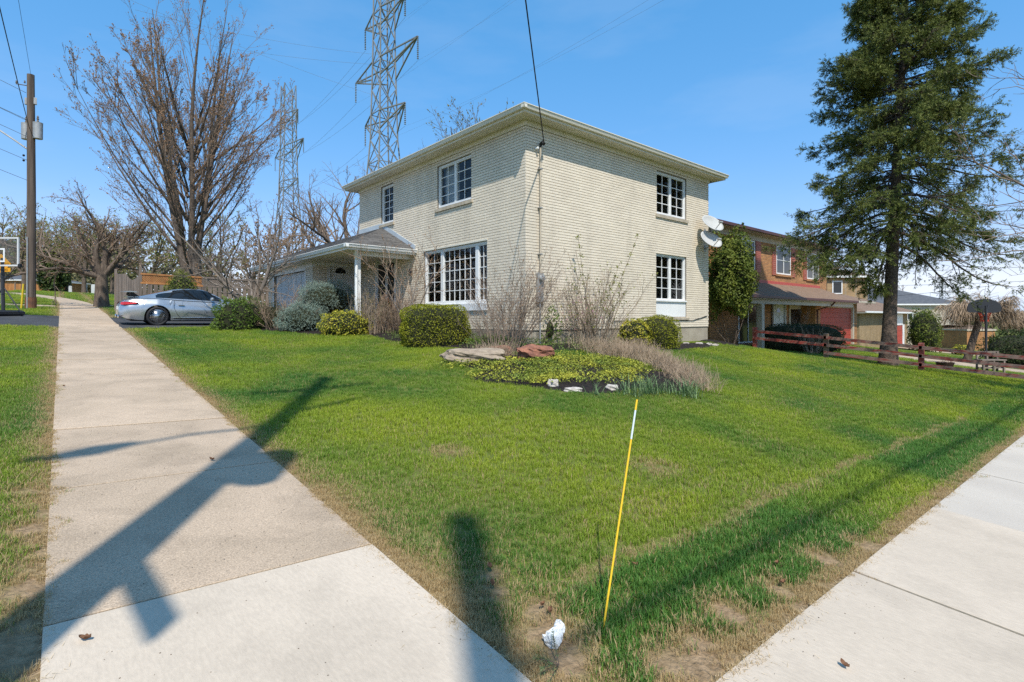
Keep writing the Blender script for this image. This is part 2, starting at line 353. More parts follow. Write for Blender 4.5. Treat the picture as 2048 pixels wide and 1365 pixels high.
M['bark'] = mat('dark_bark', (0.165, 0.125, 0.095), (0.08, 0.06, 0.047), scale=10, rough=.95, stretch=(1, 1, .35), bump=.8, bscale=25)
M['twig'] = mat('brown_twig', (0.29, 0.215, 0.16), (0.19, 0.14, 0.105), scale=2, rough=.9)
M['bark_grey'] = mat('grey_bark', (0.24, 0.20, 0.165), (0.14, 0.115, 0.095), scale=8, rough=.95, stretch=(1, 1, .4), bump=.5, bscale=25)
M['twig_tan'] = mat('tan_twig', (0.36, 0.26, 0.18), (0.25, 0.175, 0.125), scale=5, rough=.9, island=.3)
M['twig_pale'] = mat('dry_stalk', (0.40, 0.31, 0.22), (0.28, 0.21, 0.15), scale=6, rough=.9, island=.35)
# ------------------------------------------------------------------ ground sheet
_rs = np.random.RandomState(7)
_LAT = _rs.rand(256, 256)
def vnoise(x, y, s):
    x = np.asarray(x, float)*s; y = np.asarray(y, float)*s
    xi, yi = np.floor(x).astype(int), np.floor(y).astype(int); fx, fy = x-xi, y-yi
    fx = fx*fx*(3-2*fx); fy = fy*fy*(3-2*fy)
    g = lambda a, b: _LAT[a % 256, b % 256]
    return (g(xi, yi)*(1-fx)+g(xi+1, yi)*fx)*(1-fy)+(g(xi, yi+1)*(1-fx)+g(xi+1, yi+1)*fx)*fy
def fnoise(x, y, s): return .55*vnoise(x, y, s)+.3*vnoise(x+31, y+7, s*2.1)+.15*vnoise(x+3, y+71, s*4.3)
SWX0, SWX1, SWY0, SWY1 = -0.07, 1.44, -0.60, 1.12       # the two sidewalks

def axis(fine0, fine1, step, far0, far1):
    a = np.arange(fine0, fine1+1e-6, step)
    lo = fine0-np.geomspace(1, fine0-far0, 26); hi = fine1+np.geomspace(1, far1-fine1, 26)
    return np.concatenate([lo[::-1], a, hi])
def near_axis():
    a = axis(-4, 30, .35, -2500, 3000); return np.unique(np.round(np.concatenate([a[(a < -.3) | (a > 4.6)], np.arange(-.3, 4.6, .09)]), 4))
gx, gy = near_axis(), near_axis()
GX, GY = np.meshgrid(gx, gy, indexing='ij'); GZ = T(GX, GY)
nx, ny = len(gx), len(gy)
idx = np.arange(nx*ny).reshape(nx, ny)
GF = np.stack([idx[:-1, :-1], idx[1:, :-1], idx[1:, 1:], idx[:-1, 1:]], -1).reshape(-1, 4)
def ground_mat():
    m, nt, b, out = new_mat('turf_ground'); N, L = nt.nodes, nt.links
    b.inputs['Roughness'].default_value = .95; b.inputs['Specular IOR Level'].default_value = .1
    g = N.new('ShaderNodeNewGeometry')
    def noise(s, d=5):
        t = N.new('ShaderNodeTexNoise'); t.inputs['Scale'].default_value = s; t.inputs['Detail'].default_value = d; L.new(g.outputs['Position'], t.inputs['Vector']); return t.outputs[0]
    def rng(o, a, bb, c=0, d=1):
        r = N.new('ShaderNodeMapRange'); r.inputs[1].default_value = a; r.inputs[2].default_value = bb; r.inputs[3].default_value = c; r.inputs[4].default_value = d; L.new(o, r.inputs[0]); return r.outputs[0]
    def mix(f, a, bb):
        x = N.new('ShaderNodeMix'); x.data_type = 'RGBA'; L.new(f, x.inputs['Factor'])
        for s, v in (('A', a), ('B', bb)):
            if isinstance(v, tuple): x.inputs[s].default_value = c4(v)
            else: L.new(v, x.inputs[s])
        return x.outputs['Result']
    green = mix(rng(noise(.35), .35, .65), (.105, .165, .022), (.15, .195, .03))
    fine = mix(rng(noise(60, 3), .35, .7), green, (.15, .125, .055))
    s = N.new('ShaderNodeSeparateXYZ'); L.new(g.outputs['Position'], s.inputs[0])
    at = N.new('ShaderNodeAttribute'); at.attribute_name = 'soil'
    cur = mix(at.outputs['Fac'], fine, mix(rng(noise(25), .35, .65), (.34, .235, .14), (.22, .15, .085)))
    L.new(cur, b.inputs['Base Color'])
    bp = N.new('ShaderNodeBump'); bp.inputs['Strength'].default_value = .8; bp.inputs['Distance'].default_value = .03; L.new(noise(45, 6), bp.inputs['Height']); L.new(bp.outputs[0], b.inputs['Normal'])
    return m
def edge_dist(x, y):
    """distance from the nearest sidewalk edge (lawn side or boulevard side)"""
    d1 = np.where(y > SWY1, np.abs(x-SWX1), 9); d1 = np.where(x > SWX1, np.minimum(d1, np.abs(y-SWY1)), d1)
    d2 = np.where(x < SWX0+.3, np.abs(SWX0-x), 9)
    return np.minimum(d1, d2)
SOIL = ((978, 1150, .06), (985, 1182, .06), (1085, 1222, .08), (1100, 1275, .13), (1130, 1330, .11), (1395, 1290, .09), (1400, 1335, .14), (1330, 1335, .08), (1460, 1230, .10), (1650, 1120, .10), (1560, 1180, .08), (60, 1060, .10), (40, 1300, .20), (60, 1180, .12), (1720, 1090, .08), (50, 985, .08))
soil = np.clip(1.0-edge_dist(GX, GY)/.30*(.5+vnoise(GX, GY, 7)), 0, 1)
for _x, _y, _r in SOIL:
    _g = on_ground(_x, _y); soil = np.maximum(soil, np.clip(1.9-np.hypot(GX-_g[0], GY-_g[1])/_r*(.6+.8*vnoise(GX, GY, 9)), 0, 1))
tag(obj('ground', np.stack([GX, GY, GZ], -1).reshape(-1, 3), GF, ground_mat(), smooth=True, attrs={'soil': soil.ravel()}, origin=(0, 0, 0)), kind='structure')

def sheet(name, poly, dz, material, step=.5, kind='structure', mound=0.0, parent=None, wob=0.0):
    """a sheet over the terrain: quad given by four corners (x,y), subdivided"""
    p = np.array(poly, float)
    n = max(2, int(max(np.linalg.norm(p[1]-p[0]), np.linalg.norm(p[2]-p[3]))/step)+1); k = max(2, int(max(np.linalg.norm(p[3]-p[0]), np.linalg.norm(p[2]-p[1]))/step)+1)
    u, v = np.meshgrid(np.linspace(0, 1, n), np.linspace(0, 1, k), indexing='ij')
    P = (1-u)[..., None]*(1-v)[..., None]*p[0]+u[..., None]*(1-v)[..., None]*p[1]+u[..., None]*v[..., None]*p[2]+(1-u)[..., None]*v[..., None]*p[3]
    z = T(P[..., 0], P[..., 1])+dz+mound*np.sin(np.pi*u)*np.sin(np.pi*v)
    i = np.arange(n*k).reshape(n, k)
    Fq = np.stack([i[:-1, :-1], i[1:, :-1], i[1:, 1:], i[:-1, 1:]], -1).reshape(-1, 4)
    o = obj(name, np.concatenate([P, z[..., None]], -1).reshape(-1, 3), Fq, material, parent, smooth=True)
    if parent is None: tag(o, kind=kind)
    return o
sheet('driveway', [(1.30, 20.0), (7.05, 20.0), (7.05, 25.6), (1.30, 25.6)], .014, M['asphalt'], .4)
sheet('driveway', [(-3.3, 19.6), (-.02, 19.8), (-.02, 25.4), (-3.3, 25.9)], .014, M['asphalt'], .4)
sheet('road', [(-11, -40), (-3.3, -40), (-3.3, 40), (-11, 40)], .01, M['road'], 1.0)
sheet('road', [(-3.2, -11), (88, -11), (88, -3.2), (-3.2, -3.2)], .006, M['road'], 1.0)

def slab_obj(x0, x1, y0, y1, material, parent, dz=.018, dx0=0., dx1=0.):
    g = .011; b = .004
    cs = [(x0+g, y0+g), (x1-g, y0+g), (x1-g+dx1, y1-g), (x0+g+dx0, y1-g)]
    cen = np.mean(cs, 0); V = []
    tilt = random.uniform(-.004, .004)
    for s, dd in ((0, -.12), (0, -b), (b, 0)):
        for (cx, cy) in cs:
            v = np.array([cx, cy])-cen; v = v-np.sign(v)*s
            V.append((cen[0]+v[0], cen[1]+v[1], Tz(cen[0]+v[0], cen[1]+v[1])+dz+dd+tilt))
    Fl = [(8, 9, 10, 11)]+[(k*4+j, k*4+(j+1) % 4, k*4+4+(j+1) % 4, k*4+4+j) for k in range(2) for j in range(4)]
    return obj('slab', V, Fl, material, parent)
random.seed(3)
sw = tag(thing('sidewalk', None, None, (0.7, 3, 0.2)), kind='structure')
ys = [-6.0, -4.2, -2.4, -.60, 1.12, 2.97]
for a, b in zip(ys[:-1], ys[1:]): slab_obj(SWX0, SWX1, a, b, M['new_conc'], sw)
y = 2.97; bend = 0.
def bendx(y): return -0.012*max(0, y-36)**2
while y < 53:
    y2 = y+1.86; slab_obj(SWX0+bendx(y), SWX1+bendx(y), y, y2, M['old_conc'], sw, dx0=bendx(y2)-bendx(y), dx1=bendx(y2)-bendx(y)); y = y2
sw2 = tag(thing('sidewalk', None, None, (4, 0, -.1)), kind='structure')
xs = [1.44, 3.77, 5.88]
for a, b in zip(xs[:-1], xs[1:]): slab_obj(a, b, SWY0, SWY1, M['new_conc'], sw2)
x = 5.88
while x < 40: slab_obj(x, x+2.1, SWY0, SWY1, M['blue_conc'], sw2); x += 2.1
pth = tag(thing('path', None, None, (-2, 30, 1.8)), kind='structure')     # short walks that cross the far boulevard and lawn
for k in range(4): slab_obj(-6.2+k*1.5, -4.7+k*1.5, 33.0, 34.3, M['old_conc'], pth)
for k in range(4): slab_obj(1.5+k*1.6, 3.1+k*1.6, 36.5, 37.6, M['old_conc'], pth)
kr = tag(thing('kerb', None, None, (-3.2, 0, 0)), kind='structure')
for k in range(-6, 20):
    a, b = k*2.0, k*2.0+1.99
    if 19 <= a <= 25: continue
    V = [(xx, yy, Tz(xx, yy)+zz) for yy in (a, b) for xx, zz in ((-3.3, -.1), (-3.12, -.1), (-3.14, .12), (-3.28, .12))]
    obj('kerb_stone', V, [(0, 1, 2, 3), (7, 6, 5, 4), (0, 4, 5, 1), (1, 5, 6, 2), (2, 6, 7, 3), (3, 7, 4, 0)], M['old_conc'], kr)

# neighbour's concrete drive and walks
sheet('driveway', [(33.2, 11.1), (37.2, 11.1), (31.5, 1.3), (26.6, 1.3)], .014, M['old_conc'], .8)
sheet('driveway', [(55.2, 13.0), (58.8, 13.0), (53, 1.3), (48, 1.3)], .014, M['old_conc'], .8)

# planting beds: real soil sheets, slightly mounded
BED = []      # polygons (ellipses / quads) kept free of lawn
def ell(cx, cy, rx, ry, rot): return (cx, cy, rx, ry, rot)
def in_ell(x, y, e, grow=1.0, wob=.12):
    cx, cy, rx, ry, rot = e; c, s = math.cos(rot), math.sin(rot)
    u = ((x-cx)*c+(y-cy)*s)/rx; v = (-(x-cx)*s+(y-cy)*c)/ry
    th = np.arctan2(v, u); rr = grow*(1+wob*np.sin(3*th+1)+wob*.6*np.sin(7*th))
    return u*u+v*v < rr*rr
def ell_sheet(name, e, dz, mound, material, wob=.12, kind='structure'):
    cx, cy, rx, ry, rot = e; c, s = math.cos(rot), math.sin(rot); V, Fl = [], []; nr, nt_ = 8, 48
    for i in range(nr+1):
        r = i/nr
        for k in range(nt_):
            th = 2*math.pi*k/nt_; q = r*(1+wob*math.sin(3*th+1)+wob*.6*math.sin(7*th)); u, v = q*math.cos(th)*rx, q*math.sin(th)*ry
            x, y = cx+u*c-v*s, cy+u*s+v*c; V.append((x, y, r))
    V = np.array(V); V[:, 2] = T(V[:, 0], V[:, 1])+dz*(1-V[:, 2]**8*1.6)+mound*np.clip(1-V[:, 2]**2, 0, 1)
    for i in range(nr):
        for k in range(nt_): Fl.append((i*nt_+k, i*nt_+(k+1) % nt_, (i+1)*nt_+(k+1) % nt_, (i+1)*nt_+k))
    return tag(obj(name, V, Fl, material, smooth=True), kind=kind)
# the round bed in the lawn: its outline read from the photograph on the ground
_b = [on_ground(*p)[:2] for p in ((880, 742), (1180, 800), (1405, 775), (1150, 700))]
BEDC = np.mean(_b, 0)
GARDEN = ell(BEDC[0], BEDC[1], 2.35, 1.75, math.atan2(-RT[1]*-1, RT[0])*1.0)
ell_sheet('garden_bed', GARDEN, .02, .05, M['mulch'])
FRONT = [ell(7.7, 12.9, 3.0, .85, math.pi/2), ell(6.05, 17.3, 2.9, .75, 2.02), ell(8.3, 10.2, 1.3, .9, .7), ell(12.6, 9.2, 4.6, .62, 0), ell(18.2, 9.6, 1.0, .75, 0)]
for e in FRONT: ell_sheet('planting_bed', e, .022, .05, M['mulch'], .06)

# ------------------------------------------------------------------ lawn grass: one scattered object
def blades(rng, n, h, spread, wid):
    V, Fl, bl, tp = [], [], [], []
    for k in range(n):
        a = rng.uniform(0, 2*np.pi); r = spread*math.sqrt(rng.rand()); bx, by = r*math.cos(a), r*math.sin(a)
        hh = h*rng.uniform(.55, 1.1); az = rng.uniform(0, 2*np.pi); lean = hh*rng.uniform(.15, .85); w = wid*rng.uniform(.7, 1.3)
        d = np.array([math.cos(az), math.sin(az), 0]); s = np.array([-d[1], d[0], 0])*w/2; p = np.array([bx, by, -.004])
        m = p+d*lean*.35+np.array([0, 0, hh*.62]); t = p+d*lean+np.array([0, 0, hh*rng.uniform(.82, 1.0)])
        i = len(V); V += [p-s, p+s, m+s*.8, m-s*.8, t]; Fl += [(i, i+1, i+2), (i, i+2, i+3), (i+3, i+2, i+4)]
        q = rng.rand(); bl += [q]*5; tp += [0, 0, .6, .6, 1]
    return V, Fl, bl, tp
def lawn():
    rng = np.random.RandomState(11)
    V, Fl, bl, tp, var, n = [], [], [], [], [], 0
    NV = 6
    for v in range(NV):
        a, f, b, t = blades(rng, 16, .062, .045, .0042)
        V += a; Fl += [tuple(i+n for i in q) for q in f]; bl += b; tp += t; var += [v]*len(a); n += len(a)
    # sample points by distance
    pts = []
    for d0, d1, den, sc in ((1.5, 4.5, 820, .85), (4.5, 8, 520, .95), (8, 13, 300, 1.1), (13, 20, 150, 1.35), (20, 32, 62, 1.7), (32, 62, 16, 2.4)):
        xm = 1.22
        area = xm*(d1*d1-d0*d0); m = int(area*den)
        dep = np.sqrt(rng.uniform(d0*d0, d1*d1, m)); lat = rng.uniform(-xm, xm, m)*dep
        x = FW[0]*dep+RT[0]*lat; y = FW[1]*dep+RT[1]*lat
        pts.append(np.stack([x, y, np.full(m, sc), dep], 1))
    # boulevards beside the walks, just outside the frame
    for (x0, x1, y0, y1) in ((1.0, 16, -2.9, SWY0), (-3.1, SWX0, -2.5, 12), (1.3, 3.0, .9, 2.6)):
        m = int((x1-x0)*(y1-y0)*(260 if x1 > 3.5 or x0 < 0 else 500)); xx, yy = rng.uniform(x0, x1, m), rng.uniform(y0, y1, m); dep = xx*FW[0]+yy*FW[1]; lat = xx*RT[0]+yy*RT[1]
        k = (np.abs(lat) > 1.22*dep) | (dep < 1.5); pts.append(np.stack([xx, yy, np.full(m, 1.0), np.maximum(dep, .5)], 1)[k])
    # extra tufts hanging over the edges of the walks
    for (n_e, f) in ((5200, lambda u, v: (SWX1-.03+v, 1.2+u*9)), (3600, lambda u, v: (1.5+u*9, SWY1-.03+v)), (3000, lambda u, v: (SWX0+.03-v, 1.6+u*9))):
        u, v = rng.rand(n_e), rng.rand(n_e)**1.6*.30; xx, yy = f(u, v); dep = xx*FW[0]+yy*FW[1]; pts.append(np.stack([xx, yy, np.full(n_e, .8), dep], 1))
    P = np.concatenate(pts); x, y = P[:, 0], P[:, 1]
    nz_ = fnoise(x, y, 5.0); n2 = fnoise(x+50, y+20, 1.1); n3 = fnoise(x+9, y+90, .45)
    ov = (nz_-.42)*.36*np.clip(P[:, 3]/3, .5, 1)
    bx = np.where(y > 36, -0.012*(np.maximum(0, y-36))**2, 0)
    ok = ~((x > SWX0+bx+np.minimum(ov, .13)) & (x < SWX1+bx-np.minimum(ov, .13)) & (y > -8)) & ~((y < SWY1-np.minimum(ov, .13)) & (y > SWY0) & (x > 1)) & (y > -2.9) & (x > -3.1)
    ok &= ~((y > 20.05) & (y < 25.5) & (x > -3.2) & (x < 7.1))
    ok &= ~((x > 8.75) & (x < 18.1) & (y > 9.7) & (y < 20)) & ~((x > 7) & (y > 19.6) & (y < 26) & (x < 18))
    ok &= ~((y > 11.9) & (x > 21.5) & (x < 41)) & (x < 46)
    ok &= ~((y > 32.9) & (y < 34.4) & (x < 0)) & ~((y > 36.4) & (y < 37.7) & (x < 8))
    # neighbour drive
    xl = 26.6+(y-1.3)/9.8*6.6; xr = 31.5+(y-1.3)/9.8*5.7
    ok &= ~((y > 1.2) & (y < 11.2) & (x > xl) & (x < xr))
    ok &= ~in_ell(x, y, GARDEN, .97)
    for e in FRONT: ok &= ~in_ell(x, y, e, .97, .06)
    ed = edge_dist(x, y)
    dry = .03+.20*np.clip((n2-.42)*2.2, 0, 1)+.78*np.exp(-np.maximum(ed-.04, 0)/.16)*np.clip(.25+nz_*1.6, 0, 1.25)
    near = np.clip(1-(np.hypot(x-1.6, y-1.3)-.3)/4.5, 0, 1); dry += near*.42*np.clip(.35+1.3*(fnoise(x+5, y+3, 2.2)-.25), 0, 1.2)
    left = (x < SWX0+.12); dry = np.where(left & (ed < .3), np.maximum(dry, .75-ed*2.2), dry)
    seam = (np.abs(y-1.95-.06*np.sin(x*3)) < .055+.05*n2) & (x > 1.9) & (x < 13); dry = np.where(seam, np.maximum(dry, .75*np.clip(nz_*2.0, 0, 1)), dry)
    sod = (y > SWY1+.14) & (y < 1.92) & (x > 1.75); dry = np.where(sod, dry*.42, dry)
    bare = np.zeros_like(x)
    for px_, py_, r_ in ((895, 905, .30), (1310, 937, .34)):
        g = on_ground(px_, py_); dd = np.hypot(x-g[0], (y-g[1])*1.0); dry = np.maximum(dry, np.clip(1.15-dd/r_*(.7+.6*nz_), 0, .95))
    for px_, py_, r_ in SOIL:
        g = on_ground(px_, py_); dd = np.hypot(x-g[0], y-g[1]); bare = np.maximum(bare, np.clip(1.6-dd/r_*(.8+.7*nz_), 0, 1)); dry = np.maximum(dry, np.clip(1.5-dd/(r_*1.7), 0, .9))
    bare = np.maximum(bare, np.clip(1-ed/.07, 0, 1)*np.clip((nz_-.5)*4, 0, .8))
    ok &= rng.rand(len(x)) > bare
    x, y, P, dry, n2, n3, sod, nz_ = x[ok], y[ok], P[ok], dry[ok], n2[ok], n3[ok], sod[ok], nz_[ok]
    sc = P[:, 2]*rng.uniform(.75, 1.2, len(x))*np.where(sod, 1.15, .92)*(.8+.45*n3)*np.where(dry > .7, .72, 1)
    n4 = fnoise(x+77, y+13, .9); tone = np.clip(.5+1.5*(n3-.5)+1.3*(n4-.5)+np.where(sod, -.45, 0)+.02, 0, 1)
    m = len(x); z = T(x, y)
    V = np.concatenate([np.array(V), np.stack([x, y, z], 1)])
    zero = np.zeros(m)
    at = {'bl': np.concatenate([bl, zero]), 'tip': np.concatenate([tp, zero]), 'var': np.concatenate([var, zero-1]),
          'dry': np.concatenate([np.zeros(n), np.clip(dry, 0, 1)]), 'tone': np.concatenate([np.zeros(n), tone]), 'sc': np.concatenate([np.zeros(n), sc])}
    mt, nt, b, out = new_mat('grass_blade'); N, L = nt.nodes, nt.links
    def attr(name, typ):
        a = N.new('ShaderNodeAttribute'); a.attribute_name = name; a.attribute_type = typ; return a.outputs['Fac']
    def mixc_(f, a, bb):
        xx = N.new('ShaderNodeMix'); xx.data_type = 'RGBA'
        L.new(f, xx.inputs['Factor'])
        for s, v in (('A', a), ('B', bb)):
            if isinstance(v, tuple): xx.inputs[s].default_value = c4(v)
            else: L.new(v, xx.inputs[s])
        return xx.outputs['Result']
    g1 = mixc_(attr('tone', 'INSTANCER'), (.080, .19, .032), (.285, .36, .030))
    g2 = mixc_(attr('tip', 'GEOMETRY'), g1, mixc_(attr('tone', 'INSTANCER'), (.12, .25, .044), (.375, .44, .040)))
    lt = N.new('ShaderNodeMath'); lt.operation = 'LESS_THAN'; L.new(attr('bl', 'GEOMETRY'), lt.inputs[0]); L.new(attr('dry', 'INSTANCER'), lt.inputs[1])
    col = mixc_(lt.outputs[0], g2, (.52, .38, .19))
    b.inputs['Roughness'].default_value = .5; b.inputs['Specular IOR Level'].default_value = .25; L.new(col, b.inputs['Base Color'])
    tr = N.new('ShaderNodeBsdfTranslucent'); L.new(col, tr.inputs['Color']); ms = N.new('ShaderNodeMixShader'); ms.inputs[0].default_value = .38
    L.new(b.outputs[0], ms.inputs[1]); L.new(tr.outputs[0], ms.inputs[2]); L.new(ms.outputs[0], out.inputs[0])
    o = obj('lawn_grass', V, np.array(Fl), mt, attrs=at, origin=(0, 0, 0))
    tag(o, 'mown green lawn grass with straw patches along the walks', 'grass', kind='stuff')
    ng = bpy.data.node_groups.new('scatter_grass', 'GeometryNodeTree')
    ng.interface.new_socket('Geometry', in_out='INPUT', socket_type='NodeSocketGeometry'); ng.interface.new_socket('Geometry', in_out='OUTPUT', socket_type='NodeSocketGeometry')
    G, K = ng.nodes, ng.links
    gi, go = G.new('NodeGroupInput'), G.new('NodeGroupOutput')
    def na(name, typ='FLOAT'):
        q = G.new('GeometryNodeInputNamedAttribute'); q.data_type = typ; q.inputs['Name'].default_value = name; return q.outputs['Attribute']
    cmpn = G.new('FunctionNodeCompare'); cmpn.data_type = 'FLOAT'; cmpn.operation = 'LESS_THAN'; K.new(na('var'), cmpn.inputs['A']); cmpn.inputs['B'].default_value = -.5
    sg = G.new('GeometryNodeSeparateGeometry'); sg.domain = 'POINT'; K.new(gi.outputs[0], sg.inputs['Geometry']); K.new(cmpn.outputs[0], sg.inputs['Selection'])
    fi = G.new('FunctionNodeFloatToInt'); K.new(na('var'), fi.inputs[0])
    sp = G.new('GeometryNodeSplitToInstances'); sp.domain = 'POINT'; K.new(sg.outputs['Inverted'], sp.inputs['Geometry']); K.new(fi.outputs[0], sp.inputs['Group ID'])
    ip = G.new('GeometryNodeInstanceOnPoints'); K.new(sg.outputs['Selection'], ip.inputs['Points']); K.new(sp.outputs['Instances'], ip.inputs['Instance']); ip.inputs['Pick Instance'].default_value = True
    ri = G.new('FunctionNodeRandomValue'); ri.data_type = 'INT'; ri.inputs[4].default_value = 0; ri.inputs[5].default_value = NV-1; K.new(ri.outputs[2], ip.inputs['Instance Index'])
    rv = G.new('FunctionNodeRandomValue'); rv.data_type = 'FLOAT_VECTOR'; rv.inputs[0].default_value = (-.12, -.12, 0); rv.inputs[1].default_value = (.12, .12, 6.283); K.new(rv.outputs[0], ip.inputs['Rotation'])
    K.new(na('sc'), ip.inputs['Scale']); K.new(ip.outputs[0], go.inputs[0])
    md = o.modifiers.new('scatter', 'NODES'); md.node_group = ng
    return m
N_GRASS = lawn()
# ------------------------------------------------------------------ the cream brick house
HX, HY0 = 8.92, 9.87                       # near corner of the walls
HX1, HY1 = 17.89, 19.62
ZB, ZF, ZS = 1.17, 6.36, 6.50              # brick bottom, frieze bottom, soffit
house = thing('brick_house', 'two-storey cream brick house with ivory eaves on the corner lawn', 'house', (13.4, 14.7, .5))
# openings on the front wall (plane x=HX, u = y) and on the side wall (plane y=HY0, u = x), read from the photograph
def fu(px, py): p = on_x(px, py, HX); return p[1], p[2]
def su(px, py): p = on_y(px, py, HY0); return p[0], p[2]
def rect(f, l, t, r, b_, right=True):
    """pixel box -> (u0,u1,z0,z1); z read on the edge nearer to the corner"""
    ua, za = f(l, t); ub, zb = f(r, b_); return [min(ua, ub), max(ua, ub), min(za, zb), max(za, zb)]
def opening(f, xl, xr, xz, yt, yb):
    u0, _ = f(xl, 600); u1, _ = f(xr, 600); _, zt = f(xz, yt); _, zb = f(xz, yb); return [min(u0, u1), max(u0, u1), zb, zt]
W_UP1 = opening(fu, 762.5, 787, 787, 366, 443)
W_UP2 = opening(fu, 875, 943, 943, 307, 398)
W_PIC = opening(fu, 847.5, 974.5, 974.5, 481, 621)
W_DOOR = opening(fu, 753, 790, 790, 516, 668)
S_UP = opening(su, 1313, 1372.5, 1313, 341, 427)
S_LO = opening(su, 1312, 1372.5, 1312, 506, 634)
FOPEN = [W_UP1, W_UP2, W_PIC, W_DOOR]; SOPEN = [S_UP, S_LO]

def fP(u, z, o): return (HX-o, u, z)        # o = outward
def sP(u, z, o): return (u, HY0-o, z)
def wall_panel(mb, fp, u0, u1, z0, z1, opens, th=.22):
    us = sorted({u0, u1, *[v for w in opens for v in w[:2]]}); zs = sorted({z0, z1, *[v for w in opens for v in w[2:]]})
    for a, b in zip(us[:-1], us[1:]):
        for c, d in zip(zs[:-1], zs[1:]):
            mu_, mz = (a+b)/2, (c+d)/2
            if any(w[0] < mu_ < w[1] and w[2] < mz < w[3] for w in opens): continue
            for o in (0, -th): mb.add([fp(a, c, o), fp(b, c, o), fp(b, d, o), fp(a, d, o)], [(0, 1, 2, 3)])
    for w in opens:
        q = [(w[0], w[2]), (w[1], w[2]), (w[1], w[3]), (w[0], w[3])]
        for k in range(4):
            a, b = q[k], q[(k+1) % 4]; mb.add([fp(*a, 0), fp(*b, 0), fp(*b, -th), fp(*a, -th)], [(0, 1, 2, 3)])
mb = MB(); wall_panel(mb, fP, HY0, HY1, ZB-.02, ZS, FOPEN); fwall = mb.build('wall', M['mortar'], house)
mb = MB(); wall_panel(mb, sP, HX, HX1, ZB-.02, ZS, SOPEN); swall = mb.build('wall', M['mortar'], house)
plain_brick = brick_mat('cream_brick_far', (.58, .525, .435), (.54, .485, .40), (.30, .26, .21), .24, .0752)
mb = MB(); mb.box((HX1-.2, HY0+.002, ZB-.02), (HX1-.003, HY1, ZS)); mb.build('wall', plain_brick, house)
mb = MB(); mb.box((HX+.003, HY1-.2, ZB-.02), (HX1-.203, HY1-.003, ZS)); mb.build('wall', plain_brick, house)
mb = MB(); mb.box((HX+.02, HY0+.02, -.1), (HX1-.02, HY1-.02, ZB-.022)); mb.build('foundation', M['parge'], house)
# inside: floor, ceiling and partitions that the windows look into
mb = MB(); mb.box((HX+.22, HY0+.22, 3.9), (HX1-.22, HY1-.22, 4.1)); mb.box((HX+.22, HY0+.22, 1.2), (HX1-.22, HY1-.22, 1.32)); mb.box((HX+4.4, HY0+.3, 1.32), (HX+4.5, HY1-.3, 6.4)); mb.box((HX+.3, HY0+4.6, 4.1), (HX+4.4, HY0+4.7, 6.4)); mb.build('interior_wall', M['room'], house)

# bricks, each with its own edges; the 300 nearest are parts, the others one part
rb = random.Random(5)
def courses(fp, u0, u1, z0, z1, opens, pitch=.235, h=.0752, gap=.0115, first=0):
    out = []; n = int(round((z1-z0)/h)); h = (z1-z0)/n
    for c in range(n):
        za, zb = z0+c*h, z0+(c+1)*h-gap; off = (c % 2)*pitch/2
        k = int((u1-u0)/pitch)+3
        for i in range(k):
            a = u0-off+i*pitch; b = a+pitch-.0062; a, b = max(a, u0), min(b, u1)
            if b-a < .03: continue
            segs = [(a, b)]
            for w in opens:
                if w[2] < zb-.01 and w[3] > za+.01:
                    ns = []
                    for (p, q) in segs:
                        if q <= w[0] or p >= w[1]: ns.append((p, q)); continue
                        if p < w[0]-.02: ns.append((p, w[0]))
                        if q > w[1]+.02: ns.append((w[1], q))
                    segs = ns
            for (p, q) in segs: out.append((fp, p, q, za, zb))
    return out
bl_ = courses(fP, HY0-.009, HY1, ZB, ZF, FOPEN)+courses(sP, HX+.014, HX1, ZB, ZF, SOPEN)
def brick_geo(fp, a, b, za, zb):
    o = .009+rb.uniform(-.0015, .0015); e = .0025
    V = [fp(a, za, -.01), fp(b, za, -.01), fp(b, zb, -.01), fp(a, zb, -.01), fp(a, za, o-e), fp(b, za, o-e), fp(b, zb, o-e), fp(a, zb, o-e), fp(a+e, za+e, o), fp(b-e, za+e, o), fp(b-e, zb-e, o), fp(a+e, zb-e, o)]
    Fl = [(8, 9, 10, 11)]+[(k*4+j, k*4+(j+1) % 4, k*4+4+(j+1) % 4, k*4+4+j) for k in range(2) for j in range(4)]
    if fp in (fP,): Fl = [tuple(reversed(f)) for f in Fl]
    return V, Fl
def bdepth(t): p = t[0]((t[1]+t[2])/2, (t[3]+t[4])/2, 0); return p[0]*FW[0]+p[1]*FW[1]-(t[2]-t[1])*6
full = [t for t in bl_ if abs((t[2]-t[1])-.2288) < .003]
full.sort(key=bdepth); near300 = set(id(t) for t in full[:300])
shared = {}
rest = MB()
for t in bl_:
    fp, a, b, za, zb = t
    if id(t) in near300:
        w_par = fwall if fp is fP else swall
        if fp not in shared:
            V, Fl = brick_geo(fp, 0, .2288, 0, zb-za); V = np.array(V)-np.array(fp(0, 0, 0)); shared[fp] = mesh_data('brick', V, Fl, M['brick'])
        o = bpy.data.objects.new('brick', shared[fp]); COL.objects.link(o); o.parent = w_par
        o.location = [float(v) for v in np.array(fp(a, za, 0))-W(w_par)]
    else:
        rest.add(*brick_geo(fp, a, b, za, zb))
rest.build('brickwork', M['brick'], house, kind='stuff')

